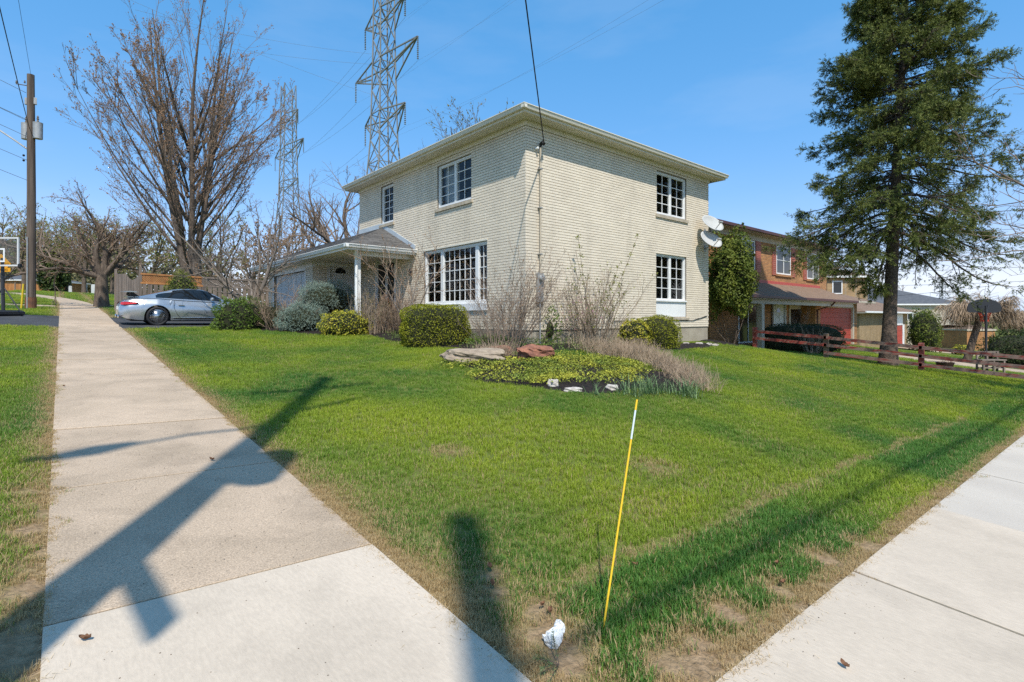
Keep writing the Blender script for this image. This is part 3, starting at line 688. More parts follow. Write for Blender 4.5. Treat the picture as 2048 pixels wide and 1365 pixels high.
def window(fp, w, sashes, cols, rows, fr=.055, depth=.075, z_glass0=None, name='window', mull=.07):
    """frame mesh with panes, grilles and sill as its pieces; sashes = list of (fraction0, fraction1)"""
    u0, u1, z0, z1 = w; mb = MB()
    if z_glass0 is None: z_glass0 = z0
    def bx(m_, a, b, c, d, o0, o1):
        P = [fp(a, c, o0), fp(b, d, o1)]; lo = np.minimum(*P); hi = np.maximum(*P); m_.box(lo, hi)
    bx(mb, u0, u1, z1-fr, z1, -depth-.07, -depth+.03); bx(mb, u0, u1, z_glass0, z_glass0+fr, -depth-.07, -depth+.03)
    bx(mb, u0, u0+fr, z_glass0+fr, z1-fr, -depth-.07, -depth+.03); bx(mb, u1-fr, u1, z_glass0+fr, z1-fr, -depth-.07, -depth+.03)
    ui0, ui1, zi0, zi1 = u0+fr, u1-fr, z_glass0+fr, z1-fr
    cells = []
    for k, (f0, f1) in enumerate(sashes):
        a, b = ui0+(ui1-ui0)*f0, ui0+(ui1-ui0)*f1
        if k: bx(mb, a-mull/2, a+mull/2, zi0, zi1, -depth-.07, -depth+.02)
        a2, b2 = (a+mull/2 if k else a), (b-mull/2 if k < len(sashes)-1 else b)
        cells.append((a2, b2))
    wf = mb.build(name, M['white'], house)
    for (a, b), nc, nr in zip(cells, cols, rows):
        s = .028; sa = MB(); o0, o1 = -depth-.045, -depth+.008
        bx(sa, a, b, zi0, zi0+s, o0, o1); bx(sa, a, b, zi1-s, zi1, o0, o1); bx(sa, a, a+s, zi0+s, zi1-s, o0, o1); bx(sa, b-s, b, zi0+s, zi1-s, o0, o1)
        sa.build('sash', M['white'], wf)
        a, b, c, d = a+s, b-s, zi0+s, zi1-s; m2 = MB(); g = .011
        for i in range(1, nc): u = a+(b-a)*i/nc; bx(m2, u-g, u+g, c, d, -depth-.030, -depth-.012)
        for j in range(1, nr): z = c+(d-c)*j/nr; bx(m2, a, b, z-g, z+g, -depth-.0295, -depth-.0125)
        if nc > 1 or nr > 1: m2.build('grille', M['white'], wf)
        for i in range(nc):
            for j in range(nr):
                p, q = a+(b-a)*i/nc+g*.4, a+(b-a)*(i+1)/nc-g*.4; zc, zd = c+(d-c)*j/nr+g*.4, c+(d-c)*(j+1)/nr-g*.4; o = -depth-.033
                obj('pane', [fp(p, zc, o), fp(q, zc, o), fp(q, zd, o), fp(p, zd, o)], [(0, 1, 2, 3)], M['glass'], wf)
    return wf
def brick_sill(fp, u0, u1, ztop, parent, h=.10, out=.055):
    n = max(4, int((u1-u0)/.078)); p = (u1-u0)/n; first = None
    m3 = MB()
    for i in range(n):
        a, b = u0+i*p, u0+(i+1)*p-.007; e = out+rb.uniform(-.002, .002)
        V = [fp(a, ztop-h, -.07), fp(b, ztop-h, -.07), fp(b, ztop, -.07), fp(a, ztop, -.07), fp(a, ztop-h-.02, e), fp(b, ztop-h-.02, e), fp(b, ztop-.03, e), fp(a, ztop-.03, e)]
        m3.add(V, [(0, 3, 2, 1), (4, 5, 6, 7), (0, 1, 5, 4), (1, 2, 6, 5), (2, 3, 7, 6), (3, 0, 4, 7)])
    m3.build('sill', M['brick_sill'], parent)
w1 = window(fP, W_UP1, [(0, 1)], [2], [5]); brick_sill(fP, W_UP1[0]-.07, W_UP1[1]+.09, W_UP1[2], w1)
w2 = window(fP, W_UP2, [(0, .5), (.5, 1)], [2, 2], [4, 4]); brick_sill(fP, W_UP2[0]-.07, W_UP2[1]+.09, W_UP2[2], w2)
w3 = window(sP, S_UP, [(0, .5), (.5, 1)], [2, 2], [4, 4]); brick_sill(sP, S_UP[0]-.07, S_UP[1]+.07, S_UP[2], w3)
zlo = su(1312, 602)[1]; w4 = window(sP, S_LO, [(0, .5), (.5, 1)], [2, 2], [4, 4], z_glass0=zlo, fr=.06)
m_ = MB(); m_.box(sP(S_LO[0]+.005, S_LO[2], -.02)[0:1]+(HY0+.02,)+(S_LO[2],), (S_LO[1]-.005, HY0+.10, zlo-.004)); m_.build('apron_panel', M['white'], w4)
m_ = MB(); m_.box((S_LO[0]-.0, HY0-.03, zlo-.015), (S_LO[1]+.0, HY0+.12, zlo+.035)); m_.build('ledge', M['white'], w4)
brick_sill(sP, S_LO[0]-.05, S_LO[1]+.12, S_LO[2], w4, .08)
# picture window with its wide white sill board
zp = fu(974.5, 604)[1]; L_ = W_PIC[1]-W_PIC[0]
def frac(px): return (fu(px, 600)[0]-W_PIC[0])/L_
fr_a, fr_b = frac(953), frac(880)         # u runs away from the corner: right sidelight first
w5 = window(fP, W_PIC, [(0, fr_a), (fr_a, fr_b), (fr_b, 1)], [2, 6, 2], [5, 5, 5], z_glass0=zp-.03, fr=.075, mull=.13)
m_ = MB(); m_.box((HX-.06, W_PIC[0]-.05, W_PIC[2]), (HX+.12, W_PIC[1]+.05, zp-.034)); m_.build('sill_board', M['white'], w5)
m_ = MB(); m_.box((HX-.02, W_PIC[0]-.02, W_PIC[3]), (HX+.05, W_PIC[1]+.02, W_PIC[3]+.045)); m_.build('head_trim', M['soffit'], w5)
# curtains behind the upper front window, and blinds
def curtain(fp, u0, u1, z0, z1, o, par):
    n = 40; V, Fl = [], []
    for i in range(n+1):
        u = u0+(u1-u0)*i/n; d = o+.03*math.sin(i*1.3)
        V += [fp(u, z0, d), fp(u, z1, d)]
    for i in range(n): Fl.append((2*i, 2*i+2, 2*i+3, 2*i+1))
    obj('curtain', V, Fl, M['curtain'], par, smooth=True)
um = (W_UP2[0]+W_UP2[1])/2
curtain(fP, um+.12, W_UP2[1]-.05, W_UP2[2], W_UP2[3], -.3, w2)
curtain(sP, S_LO[0]+.1, S_LO[0]+.35, zlo, S_LO[3], -.3, w4)

# frieze, soffit, fascia, gutter
OV = .42
mb = MB()
mb.box((HX-.035, HY0-.035, ZF), (HX+.05, HY1+.035, ZS-.004)); mb.build('frieze_board', M['soffit'], house)
mb = MB(); mb.box((HX+.051, HY0-.0345, ZF+.001), (HX1+.035, HY0+.05, ZS-.005)); mb.build('frieze_board', M['soffit'], house)
def soffit_strip(name, x0, x1, y0, y1, z, along, parent, pitch=.11, th=.012):
    """ribbed soffit: planks across the overhang with fine grooves"""
    m_ = MB(); a0, a1 = (y0, y1) if along == 'y' else (x0, x1); n = int((a1-a0)/pitch)
    for i in range(n):
        a, b = a0+i*(a1-a0)/n+.002, a0+(i+1)*(a1-a0)/n-.002
        lo, hi = ((x0, a, z), (x1, b, z+th)) if along == 'y' else ((a, y0, z), (b, y1, z+th))
        m_.box(lo, hi)
    m_.build(name, M['soffit'], parent)
soffit_strip('soffit', HX-OV, HX+.03, HY0-OV, HY1+OV, ZS, 'y', house)
soffit_strip('soffit', HX+.031, HX1+OV, HY0-OV, HY0+.03, ZS, 'x', house)
mb = MB(); mb.box((HX-OV-.01, HY0-OV-.01, ZS-.02), (HX1+OV+.01, HY0-OV+.012, ZS+.15)); mb.box((HX-OV-.01, HY0-OV+.013, ZS-.0205), (HX-OV+.012, HY1+OV+.01, ZS+.15)); mb.box((HX-OV+.013, HY1+OV-.012, ZS-.02), (HX1+OV+.01, HY1+OV+.01, ZS+.15)); mb.box((HX1+OV-.012, HY0-OV+.013, ZS-.02), (HX1+OV+.01, HY1+OV-.013, ZS+.149)); mb.build('fascia', M['soffit'], house)
def gutter(p, q, outw, parent, mat_, s=1.0):
    """K-profile gutter along p-q, outw = outward unit (x,y)"""
    prof = [(0, 0), (.075, .0), (.085, .03), (.10, .075), (.115, .085), (.115, .105), (.105, .105), (.0, .09)]
    V, Fl = [], []; n = len(prof)
    for c in (p, q):
        for o, h in prof: V.append((c[0]+outw[0]*o*s, c[1]+outw[1]*o*s, c[2]+h*s))
    for k in range(n): Fl.append((k, (k+1) % n, n+(k+1) % n, n+k))
    Fl += [tuple(range(n)), tuple(reversed(range(n, 2*n)))]
    obj('gutter', V, Fl, mat_, parent)
gutter((HX-OV-.011, HY0-OV-.12, ZS+.04), (HX-OV-.011, HY1+OV, ZS+.04), (-1, 0), house, M['soffit'])
gutter((HX-OV-.12, HY0-OV-.011, ZS+.0405), (HX1+OV+.05, HY0-OV-.011, ZS+.0405), (0, -1), house, M['soffit'])
# low hip roof in shingle courses
def hip_roof(x0, x1, y0, y1, z, pitch, parent, material, name='roof'):
    d = min(x1-x0, y1-y0)/2; zr = z+d*pitch
    if y1-y0 > x1-x0: r0, r1 = ((x0+x1)/2, y0+d, zr), ((x0+x1)/2, y1-d, zr)
    else: r0, r1 = (x0+d, (y0+y1)/2, zr), (x1-d, (y0+y1)/2, zr)
    V = [(x0, y0, z), (x1, y0, z), (x1, y1, z), (x0, y1, z), r0, r1]
    Fl = [(0, 1, 4), (1, 2, 5, 4), (2, 3, 5), (3, 0, 4, 5)] if y1-y0 > x1-x0 else [(0, 1, 5, 4), (1, 2, 5), (2, 3, 4, 5), (3, 0, 4)]
    return obj(name, V, Fl+[(3, 2, 1, 0)], material, parent)
hip_roof(HX-OV-.03, HX1+OV+.03, HY0-OV-.03, HY1+OV+.03, ZS+.152, .22, house, M['shingle'])

# ------------------------------------------------------------------ garage wing and porch of the same house
PY, PX, PZ = 15.3, 6.57, 3.74              # porch eave corner
GX0, GY0, GY1 = 7.12, 19.72, 25.2          # garage front plane, side wall plane, far end
gopen = [20.5, 24.4, 1.25, 3.30]
def gP(u, z, o): return (GX0-o, u, z)
def gsP(u, z, o): return (u, GY0-o, z)
dl, dr = on_y(658, 600, GY0)[0], on_y(706, 600, GY0)[0]; dzt = on_y(682, 528, GY0)[2]
dopen = [dl, dr, 1.2, dzt]
mb = MB(); wall_panel(mb, gP, GY0, GY1, 1.0, PZ-.25, [gopen]); mb.build('garage_wall', M['mortar'], house)
mb = MB(); wall_panel(mb, gsP, GX0+.001, HX+.6, 1.0, PZ-.25, [dopen]); mb.build('garage_wall', M['mortar'], house)
mb = MB(); mb.box((GX0+.01, GY1-.2, 1.0), (HX1-3, GY1-.003, PZ-.25)); mb.build('garage_wall', plain_brick, house)
rest = MB()
for t in courses(gP, GY0-.009, GY1, 1.12, PZ-.27, [gopen])+courses(gsP, GX0+.014, HX, 1.12, PZ-.27, [dopen]):
    V, Fl = brick_geo(*t)
    if t[0] is gP: Fl = [tuple(reversed(f)) for f in Fl]
    rest.add(V, Fl)
rest.build('brickwork', M['brick'], house, kind='stuff')
# garage door: four sections of raised panels
gd = MB()
gd.box((GX0+.10, gopen[0], gopen[2]), (GX0+.14, gopen[1], gopen[3])); gdo = gd.build('garage_door', M['garage_white'], house)
for r in range(4):
    for c in range(6):
        a = gopen[0]+.08+(gopen[1]-gopen[0]-.16)*c/6; b = a+(gopen[1]-gopen[0]-.16)/6-.07; zc = gopen[2]+.07+r*.505
        q = MB(); q.box((GX0+.085, a, zc), (GX0+.101, b, zc+.40), .006); q.build('panel', M['garage_white'], gdo)
mb = MB(); mb.box((GX0-.03, gopen[0]-.1, gopen[3]+.0), (GX0+.08, gopen[1]+.1, gopen[3]+.12)); mb.box((GX0-.03, gopen[0]-.1, gopen[2]), (GX0+.08, gopen[0]-.001, gopen[3]-.001)); mb.box((GX0-.03, gopen[1]+.001, gopen[2]), (GX0+.08, gopen[1]+.1, gopen[3]-.001)); mb.build('door_trim', M['white'], house)
# side door with a half-round light
def fan_door(fp, w, parent, matd, glassr=.28, zc=None):
    u0, u1, z0, z1 = w; m_ = MB()
    def bx(mm, a, b, c, d, o0, o1):
        P = [fp(a, c, o0), fp(b, d, o1)]; mm.box(np.minimum(*P), np.maximum(*P))
    bx(m_, u0, u1, z0, z1, -.11, -.075); d = m_.build('door', matd, parent)
    f = MB(); bx(f, u0-.07, u0+.04, z0, z1+.07, -.07, .015); bx(f, u1-.04, u1+.07, z0, z1+.07, -.07, .015); bx(f, u0+.041, u1-.041, z1-.04, z1+.069, -.0699, .0149); f.build('door_frame', matd, d)
    cu = (u0+u1)/2; zc = zc or z0+(z1-z0)*.76; V = [fp(cu, zc, -.069)]; n = 16
    for i in range(n+1): V.append(fp(cu+glassr*math.cos(math.pi*i/n), zc+glassr*math.sin(math.pi*i/n), -.069))
    obj('fanlight', V, [(0, i+1, i+2) for i in range(n)], M['dark_glass'], d)
    for sx in (-1, 1):
        for (za, zb) in ((z0+.15, z0+.62), (z0+.75, zc-.12)):
            q = MB(); bx(q, cu+sx*.06 if sx > 0 else cu-.30, cu+.30 if sx > 0 else cu-.06, za, zb, -.076, -.063); q.build('panel', matd, d)
    k = MB(); k.lathe(fp(u0+.09, z0+.98, -.03), [(.0, -.03), (.03, -.02), (.03, .02), (.0, .03)], 'z', 10); k.build('door_handle', M['metal_grey'], d)
    return d
M['dark_glass'] = mat('dark_glass', (.012, .013, .014), rough=.05, spec=.6)
fan_door(gsP, dopen, house, M['garage_white'], .22, zc=on_y(682, 547, GY0)[2])
# front entry: storm door with side light, porch slab and step
u0, u1, z0, z1 = W_DOOR
m_ = MB(); m_.box((HX+.05, u0, z0), (HX+.11, u1, z1)); de = m_.build('door', M['garage_white'], house)
for (a, b, c, d) in ((u0+.12, u0+.62, z0+.9, z1-.15), (u0+.12, u0+.62, z0+.15, z0+.8), (u0+.74, u1-.08, z0+.9, z1-.15)):
    q = MB(); q.box((HX+.036, a, c), (HX+.049, b, d)); q.build('pane', M['dark_glass'], de)
f = MB(); f.box((HX-.015, u0-.08, z0), (HX+.05, u0+.03, z1+.08)); f.box((HX-.015, u1-.03, z0), (HX+.05, u1+.08, z1+.08)); f.box((HX-.0149, u0+.031, z1-.03), (HX+.0499, u1-.031, z1+.079)); f.box((HX+.0, u0+.66, z0), (HX+.0495, u0+.72, z1-.031)); f.build('door_frame', M['white'], de)
m_ = MB(); m_.box((PX+.5, PY+.2, .6), (HX-.001, GY0-.001, 1.18), .02); m_.build('porch_slab', M['old_conc'], house)
# porch post and downspout
m_ = MB(); m_.box((PX+.42, PY+.30, 1.18), (PX+.56, PY+.44, PZ-.20)); m_.build('porch_post', M['white'], house)
m_ = MB(); m_.tube([(PX+.30, PY+.02, PZ-.09), (PX+.30, PY+.05, PZ-.20), (PX+.38, PY+.22, PZ-.36), (PX+.40, PY+.26, PZ-.46), (PX+.40, PY+.26, 1.25)], .045, 8); m_.build('downspout', M['white'], house)
# wing roof: lean-to with a hip at the near end
RZ, RY = 4.77, 17.68
V = [(PX, PY, PZ), (HX-.004, PY, PZ), (HX-.004, RY, RZ), (HX-.004, GY1+.5, RZ), (PX, GY1+.5, PZ)]
obj('porch_roof', V+[(v[0], v[1], v[2]-.05) for v in V], [(0, 1, 2), (0, 2, 3, 4), (5, 9, 8, 7), (5, 7, 6), (0, 5, 6, 1), (4, 9, 5, 0), (3, 8, 9, 4)], M['shingle'], house)
V = [(HX-.004, GY1+.5, RZ), (HX-.004, HY1+.01, RZ), (HX1-3, HY1+.01, RZ-.4), (HX1-3, GY1+.5, RZ-.4)]
obj('garage_roof', V+[(v[0], v[1], v[2]-.08) for v in V], [(0, 1, 2, 3), (7, 6, 5, 4), (0, 4, 5, 1), (1, 5, 6, 2), (2, 6, 7, 3), (3, 7, 4, 0)], M['shingle'], house)
def tabs(A, B, C, D, rows, tab, parent, material, lift=.006):
    """shingle tabs on the plane with eave A-B and top D-C, clipped to the quad"""
    A, B, C, D = map(np.array, (A, B, C, D)); n = np.cross(B-A, D-A); n = n/np.linalg.norm(n); n = n if n[2] > 0 else -n
    m_ = MB()
    for r in range(rows):
        t0, t1 = r/rows, (r+1.02)/rows; t1 = min(t1, 1)
        p0, q0 = A+(D-A)*t0, B+(C-B)*t0; p1, q1 = A+(D-A)*t1, B+(C-B)*t1; w = np.linalg.norm(q0-p0); k = max(1, int(w/tab)); o = (r % 2)*.5/k
        for i in range(-1, k+1):
            a, b = max(0, i/k+o), min(1, (i+1)/k+o-.006/w)
            if b-a < .02/w: continue
            th = lift*rb.uniform(.8, 1.6)
            V = [p0+(q0-p0)*a+n*th, p0+(q0-p0)*b+n*th, p1+(q1-p1)*b+n*.001, p1+(q1-p1)*a+n*.001, p0+(q0-p0)*a, p0+(q0-p0)*b]
            m_.add(V, [(0, 1, 2, 3), (4, 5, 1, 0)])
    return m_.build('shingles', material, parent, kind='stuff')
tabs((PX, PY, PZ), (HX-.01, PY, PZ), (HX-.01, RY, RZ), (HX-.02, RY, RZ), 17, .33, house, M['shingle'])
tabs((PX, GY1+.5, PZ), (PX, PY, PZ), (HX-.01, RY, RZ), (HX-.01, GY1+.5, RZ), 17, .33, house, M['shingle'])
m_ = MB()                                     # flashing where the roof meets the wall
for p, q in (((HX-.02, PY+.02, PZ+.06), (HX-.02, RY, RZ+.07)), ((HX-.02, RY, RZ+.07), (HX-.02, HY1+.02, RZ+.07))): m_.bar(p, q, .02, .17)
m_.build('flashing', M['flash'], house)
soffit_strip('soffit', PX+.0, HX-.001, PY+.0, GY0+.0, PZ-.17, 'x', house, pitch=.14)
soffit_strip('soffit', PX+.0, GX0+.0, GY0+.001, GY1+.5, PZ-.1705, 'y', house, pitch=.14)
mb = MB(); mb.box((PX-.012, PY-.012, PZ-.18), (HX-.002, PY+.01, PZ-.012)); mb.box((PX-.012, PY+.011, PZ-.1805), (PX+.01, GY1+.5, PZ-.012)); mb.build('fascia', M['white'], house)
mb = MB(); mb.box((PX+.38, PY+.32, PZ-.30), (HX-.003, PY+.42, PZ-.172)); mb.box((GX0-.02, GY0-.02, PZ-.35), (GX0+.08, GY1+.03, PZ-.172)); mb.box((GX0+.081, GY0-.022, PZ-.29), (HX-.002, GY0+.05, PZ-.1725)); mb.build('porch_beam', M['white'], house)
gutter((PX-.013, PY-.13, PZ-.115), (PX-.013, GY1+.5, PZ-.115), (-1, 0), house, M['white'])
gutter((PX-.13, PY-.013, PZ-.1145), (HX-.003, PY-.013, PZ-.1145), (0, -1), house, M['white'])
# service mast, meter, clamps, insulator and wall cable on the side wall
mx, _ = su(1077, 500); mz1 = su(1077, 297)[1]; mz0 = su(1080, 548)[1]
m_ = MB(); m_.tube([(mx, HY0-.075, mz0), (mx, HY0-.075, mz1)], .024, 10); cond = m_.build('conduit', M['brick_sill'], house)
m_ = MB()
for z in (mz1-.55, mz1-1.55, mz0+.5): m_.box((mx-.05, HY0-.11, z-.012), (mx+.05, HY0-.008, z+.012))
m_.build('clamp', M['metal_grey'], cond)
m_ = MB(); m_.tube([(mx, HY0-.075, mz1), (mx+.0, HY0-.08, mz1+.08), (mx+.01, HY0-.15, mz1+.12), (mx+.01, HY0-.2, mz1+.06)], [.026, .045, .05, .04], 10); m_.build('weatherhead', M['black'], cond)
m_ = MB(); m_.lathe((mx-.12, HY0-.06, mz1-.04), [(.0, -.06), (.035, -.05), (.02, -.02), (.04, 0), (.02, .03), (.03, .05), (0, .06)], 'y', 12); m_.build('insulator', M['white'], cond)
m_ = MB(); m_.box((mx-.10, HY0-.09, mz0-.75), (mx+.10, HY0-.008, mz0+.02), .01); m_.build('meter_box', M['metal_grey'], cond)
m_ = MB(); m_.lathe((mx, HY0-.092, mz0-.12), [(.085, 0), (.085, -.05), (.075, -.09), (.0, -.10)], 'y', 20); m_.build('meter', M['metal_grey'], cond)
m_ = MB(); m_.tube([(mx, HY0-.06, mz0-.76), (mx, HY0-.06, .8)], .022, 8); m_.build('conduit', M['metal_grey'], house)
pa = [su(1225, 642), su(1300, 643), su(1345, 641), su(1385, 641), su(1405, 635), su(1413, 632)]
m_ = MB(); m_.tube([(u, HY0-.03, z) for u, z in pa], .012, 6); m_.build('wall_cable', M['black'], house)
# porch lamp and house number plate
lu, lz = fu(826, 545)
m_ = MB(); m_.lathe((HX-.09, lu, lz), [(0, .12), (.05, .10), (.065, .02), (.05, -.10), (0, -.12)], 'z', 10); m_.build('porch_lamp', M['black'], house)
# ------------------------------------------------------------------ vegetation tools
def rand_perp(rng, d):
    r = rng.normal(size=d.shape); r -= (r*d).sum(-1, keepdims=True)*d; return unit(r)
def march(rng, start, d, length, n, up, wob, droop=0.0):
    """polyline batch: start [M,3], d [M,3], length [M]"""
    Mn = len(start); P = np.zeros((Mn, n, 3)); P[:, 0] = start; d = unit(d); st = (length/(n-1))[:, None]
    for k in range(1, n):
        d = unit(d+np.array([0, 0, up])+rng.normal(size=d.shape)*wob-np.array([0, 0, droop*k/n])); P[:, k] = P[:, k-1]+d*st
    return P
def grow(rng, P, R, count, t0, t1, ang, length, rr, n=5, up=0.05, wob=.08, droop=0., taper=.3, planar=None, sub=None, rmin=0.):
    """children along parents: count per parent; ang (lo,hi) radians; length (lo,hi) fraction of the parent's length, shorter to the tip"""
    Mn, k, _ = P.shape
    pi = np.repeat(np.arange(Mn), count); t = rng.uniform(t0, t1, len(pi))
    f = t*(k-1); i = np.minimum(f.astype(int), k-2); w = (f-i)[:, None]
    s = P[pi, i]*(1-w)+P[pi, i+1]*w; d = unit(P[pi, i+1]-P[pi, i]); r0 = (R[pi, i]*(1-w[:, 0])+R[pi, i+1]*w[:, 0])
    a = rng.uniform(ang[0], ang[1], len(pi))[:, None]; pp = rand_perp(rng, d)
    if planar is not None: pp = unit(pp*np.array([1, 1, planar]))
    nd = unit(d*np.cos(a)+pp*np.sin(a))
    plen = np.linalg.norm(np.diff(P, axis=1), axis=2).sum(1)[pi]
    ln = plen*rng.uniform(length[0], length[1], len(pi))*(1.15-.6*t)
    C = march(rng, s, nd, ln, n, up, wob, droop)
    rs = np.maximum(np.minimum(r0*.8, r0*rr*rng.uniform(.7, 1.1, len(pi))), rmin)
    return C, rs[:, None]*np.linspace(1, taper, n)[None]
def octs(pts, size, rng, stretch=1.6):
    """small closed buds"""
    m = len(pts); base = np.array([(1, 0, 0), (0, 1, 0), (-1, 0, 0), (0, -1, 0), (0, 0, 1), (0, 0, -1)], float)*np.array([1, 1, stretch])
    s = (size*rng.uniform(.6, 1.3, m))[:, None, None]; V = (pts[:, None]+base[None]*s).reshape(-1, 3)
    f = np.array([(0, 1, 4), (1, 2, 4), (2, 3, 4), (3, 0, 4), (1, 0, 5), (2, 1, 5), (3, 2, 5), (0, 3, 5)])
    return V, (f[None]+np.arange(m)[:, None, None]*6).reshape(-1, 3)
def leaves(pts, nrm, size, rng, aspect=.6, jit=.6, fold=.15):
    """kite-shaped leaves (2 triangles) at pts facing roughly nrm"""
    m = len(pts); n = unit(nrm+rng.normal(size=(m, 3))*jit); u = rand_perp(rng, n); v = np.cross(n, u)
    s = (size*rng.uniform(.6, 1.35, m))[:, None]
    V = np.stack([pts-u*s*.5, pts+v*s*aspect*.5+n*s*fold, pts+u*s*.5, pts-v*s*aspect*.5+n*s*fold], 1).reshape(-1, 3)
    i = np.arange(m)[:, None]*4
    return V, np.concatenate([i+np.array([[0, 1, 2]]), i+np.array([[0, 2, 3]])], 1).reshape(-1, 3)
def sprigs(pts, axis_, rng, length=.14, needles=14, nl=.045, nw=.010, spread=.9):
    """needle sprigs: each an axis with needle triangles round it"""
    m = len(pts); a = unit(axis_); L_ = length*rng.uniform(.7, 1.25, m)
    t = rng.uniform(0, 1, (m, needles)); pp = rand_perp(rng, np.repeat(a[:, None], needles, 1)); ax = a[:, None]
    root = pts[:, None]+ax*(t*L_[:, None])[..., None]; d = unit(pp*spread+ax*.75)
    ln = nl*rng.uniform(.7, 1.3, (m, needles, 1)); side = unit(np.cross(d, rng.normal(size=d.shape)))*nw/2
    V = np.stack([root-side, root+side, root+d*ln], 2).reshape(-1, 3)
    Fq = np.arange(m*needles*3).reshape(-1, 3)
    tip = np.repeat(np.clip(t.ravel()*1.0, 0, 1), 3)
    return V, Fq, tip
def merge_tree(root, parts):
    for name, vf, m_, kind in parts:
        V, Fq = vf; obj(name, V, Fq, m_, root, smooth=True, kind=kind)

M['bud_red'] = leaf_mat('red_brown_buds', (.33, .17, .09), (.36, .23, .12), 1, trans=.1, island=.3)
M['bud_green'] = leaf_mat('yellow_green_buds', (.24, .25, .06), (.19, .17, .05), .6, trans=.3, island=.3)
M['spring_leaf'] = leaf_mat('fresh_spring_leaves', (.20, .235, .04), (.32, .32, .07), .3, trans=.3, island=.4)
M['spruce'] = leaf_mat('spruce_needles', (.045, .078, .022), (.10, .13, .032), .9, tip=(.26, .28, .065), trans=.2, island=.45)
M['juniper'] = leaf_mat('blue_spruce_needles', (.14, .20, .165), (.20, .26, .21), 2.5, tip=(.34, .42, .34), trans=.15, island=.35)
M['box'] = leaf_mat('boxwood_leaves', (.23, .25, .02), (.33, .33, .028), 4, trans=.3, island=.45)
M['box_dark'] = leaf_mat('dark_yew_leaves', (.038, .06, .018), (.06, .085, .022), 3, trans=.15, island=.4)
M['euo'] = leaf_mat('green_euonymus_leaves', (.10, .175, .028), (.16, .22, .035), 4, trans=.3, island=.45)
M['euo_y'] = leaf_mat('variegated_euonymus_leaves', (.20, .24, .03), (.60, .52, .06), 11, trans=.2, island=.4, lo=.42, hi=.58)
M['cedar'] = leaf_mat('cedar_foliage', (.10, .145, .026), (.22, .25, .04), 2.2, trans=.3, island=.45)
M['cover'] = leaf_mat('groundcover_leaves', (.18, .24, .04), (.50, .48, .06), 2.2, trans=.25, island=.5)
M['cover_g'] = leaf_mat('green_groundcover', (.13, .20, .045), (.20, .26, .06), 4, trans=.3, island=.5)
M['daff'] = leaf_mat('daffodil_leaves', (.12, .21, .09), (.20, .28, .12), 5, trans=.25, island=.35)
M['dry_grass'] = leaf_mat('dry_lavender_stems', (.52, .38, .255), (.38, .29, .20), 4, trans=.15, island=.4)
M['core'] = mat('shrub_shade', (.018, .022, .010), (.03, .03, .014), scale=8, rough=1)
M['pink'] = leaf_mat('pink_blossom', (.62, .28, .34), (.70, .45, .48), 9, trans=.3, island=.2)
M['orange_leaf'] = leaf_mat('rusty_leaves', (.30, .10, .035), (.22, .10, .05), 9, trans=.3, island=.3)
M['weep'] = mat('weeping_twig', (.50, .37, .25), (.34, .245, .165), scale=4, rough=.9, island=.35)

# ------------------------------------------------------------------ the big bare maple behind the fence
def maple():
    rng = np.random.RandomState(21)
    b = at_depth(380, 600, 28.0); bx, by = b[0], b[1]; bz = Tz(bx, by)
    root = thing('maple_tree', 'tall bare maple with many upswept stems and reddish buds behind the fence', 'tree', (bx, by, bz))
    tr = np.array([[(bx, by, bz-.1), (bx+.05, by, bz+1.2), (bx+.05, by+.05, bz+2.4), (bx, by, bz+3.2)]]); trr = np.array([[.72, .55, .5, .5]])
    obj('trunk', *tubes(tr, trr, 12), M['bark'], root, smooth=True)
    k1, k2 = 6, 40; k = k1+k2; az = np.arange(k)*2.39996+rng.uniform(-.25, .25, k)
    inc = np.concatenate([rng.uniform(.03, .17, k1), rng.uniform(.42, .95, k2)])
    d = np.stack([np.sin(inc)*np.cos(az), np.sin(inc)*np.sin(az), np.cos(inc)], 1)
    hz_ = np.concatenate([rng.uniform(1.6, 2.6, k1), np.linspace(2.2, 9.5, k2)])
    s = np.array([bx, by, bz])+np.stack([np.cos(az)*.25, np.sin(az)*.25, hz_], 1)
    ln = np.concatenate([rng.uniform(12.8, 15.2, k1), np.interp(hz_[k1:], [2.2, 9.5], [8.3, 6.0])*rng.uniform(.8, 1.1, k2)])
    A = np.concatenate([march(rng, s[:k1], d[:k1], ln[:k1], 11, .02, .03), march(rng, s[k1:], d[k1:], ln[k1:], 11, .055, .04)])
    Ar = np.concatenate([rng.uniform(.15, .21, k1), rng.uniform(.05, .09, k2)])[:, None]*np.linspace(1, .09, 11)[None]
    B, Br = grow(rng, A, Ar, 11, .16, .97, (.25, .55), (.22, .42), .42, 7, .05, .05, taper=.2, rmin=.015)
    C, Cr = grow(rng, B, Br, 7, .12, .98, (.28, .6), (.25, .5), .55, 5, .05, .07, taper=.3, rmin=.0085)
    D, Dr = grow(rng, C, Cr, 5, .15, 1., (.3, .75), (.25, .55), .6, 4, .05, .1, taper=.5, rmin=.0055)
    merge_tree(root, [('limb', tubes(A, Ar, 7), M['bark'], 'stuff'), ('branches', cat_mesh([tubes(B, Br, 5), tubes(C, Cr, 3)]), M['twig'], 'stuff'), ('twigs', tubes(D, Dr, 3), M['twig'], 'stuff')])
    p = np.concatenate([D[:, -1], C[:, -1], D[rng.rand(len(D)) < .5, 2]]); p = p[rng.rand(len(p)) < .5]
    obj('buds', *octs(p, .022, rng), M['bud_red'], root, kind='stuff')
maple()

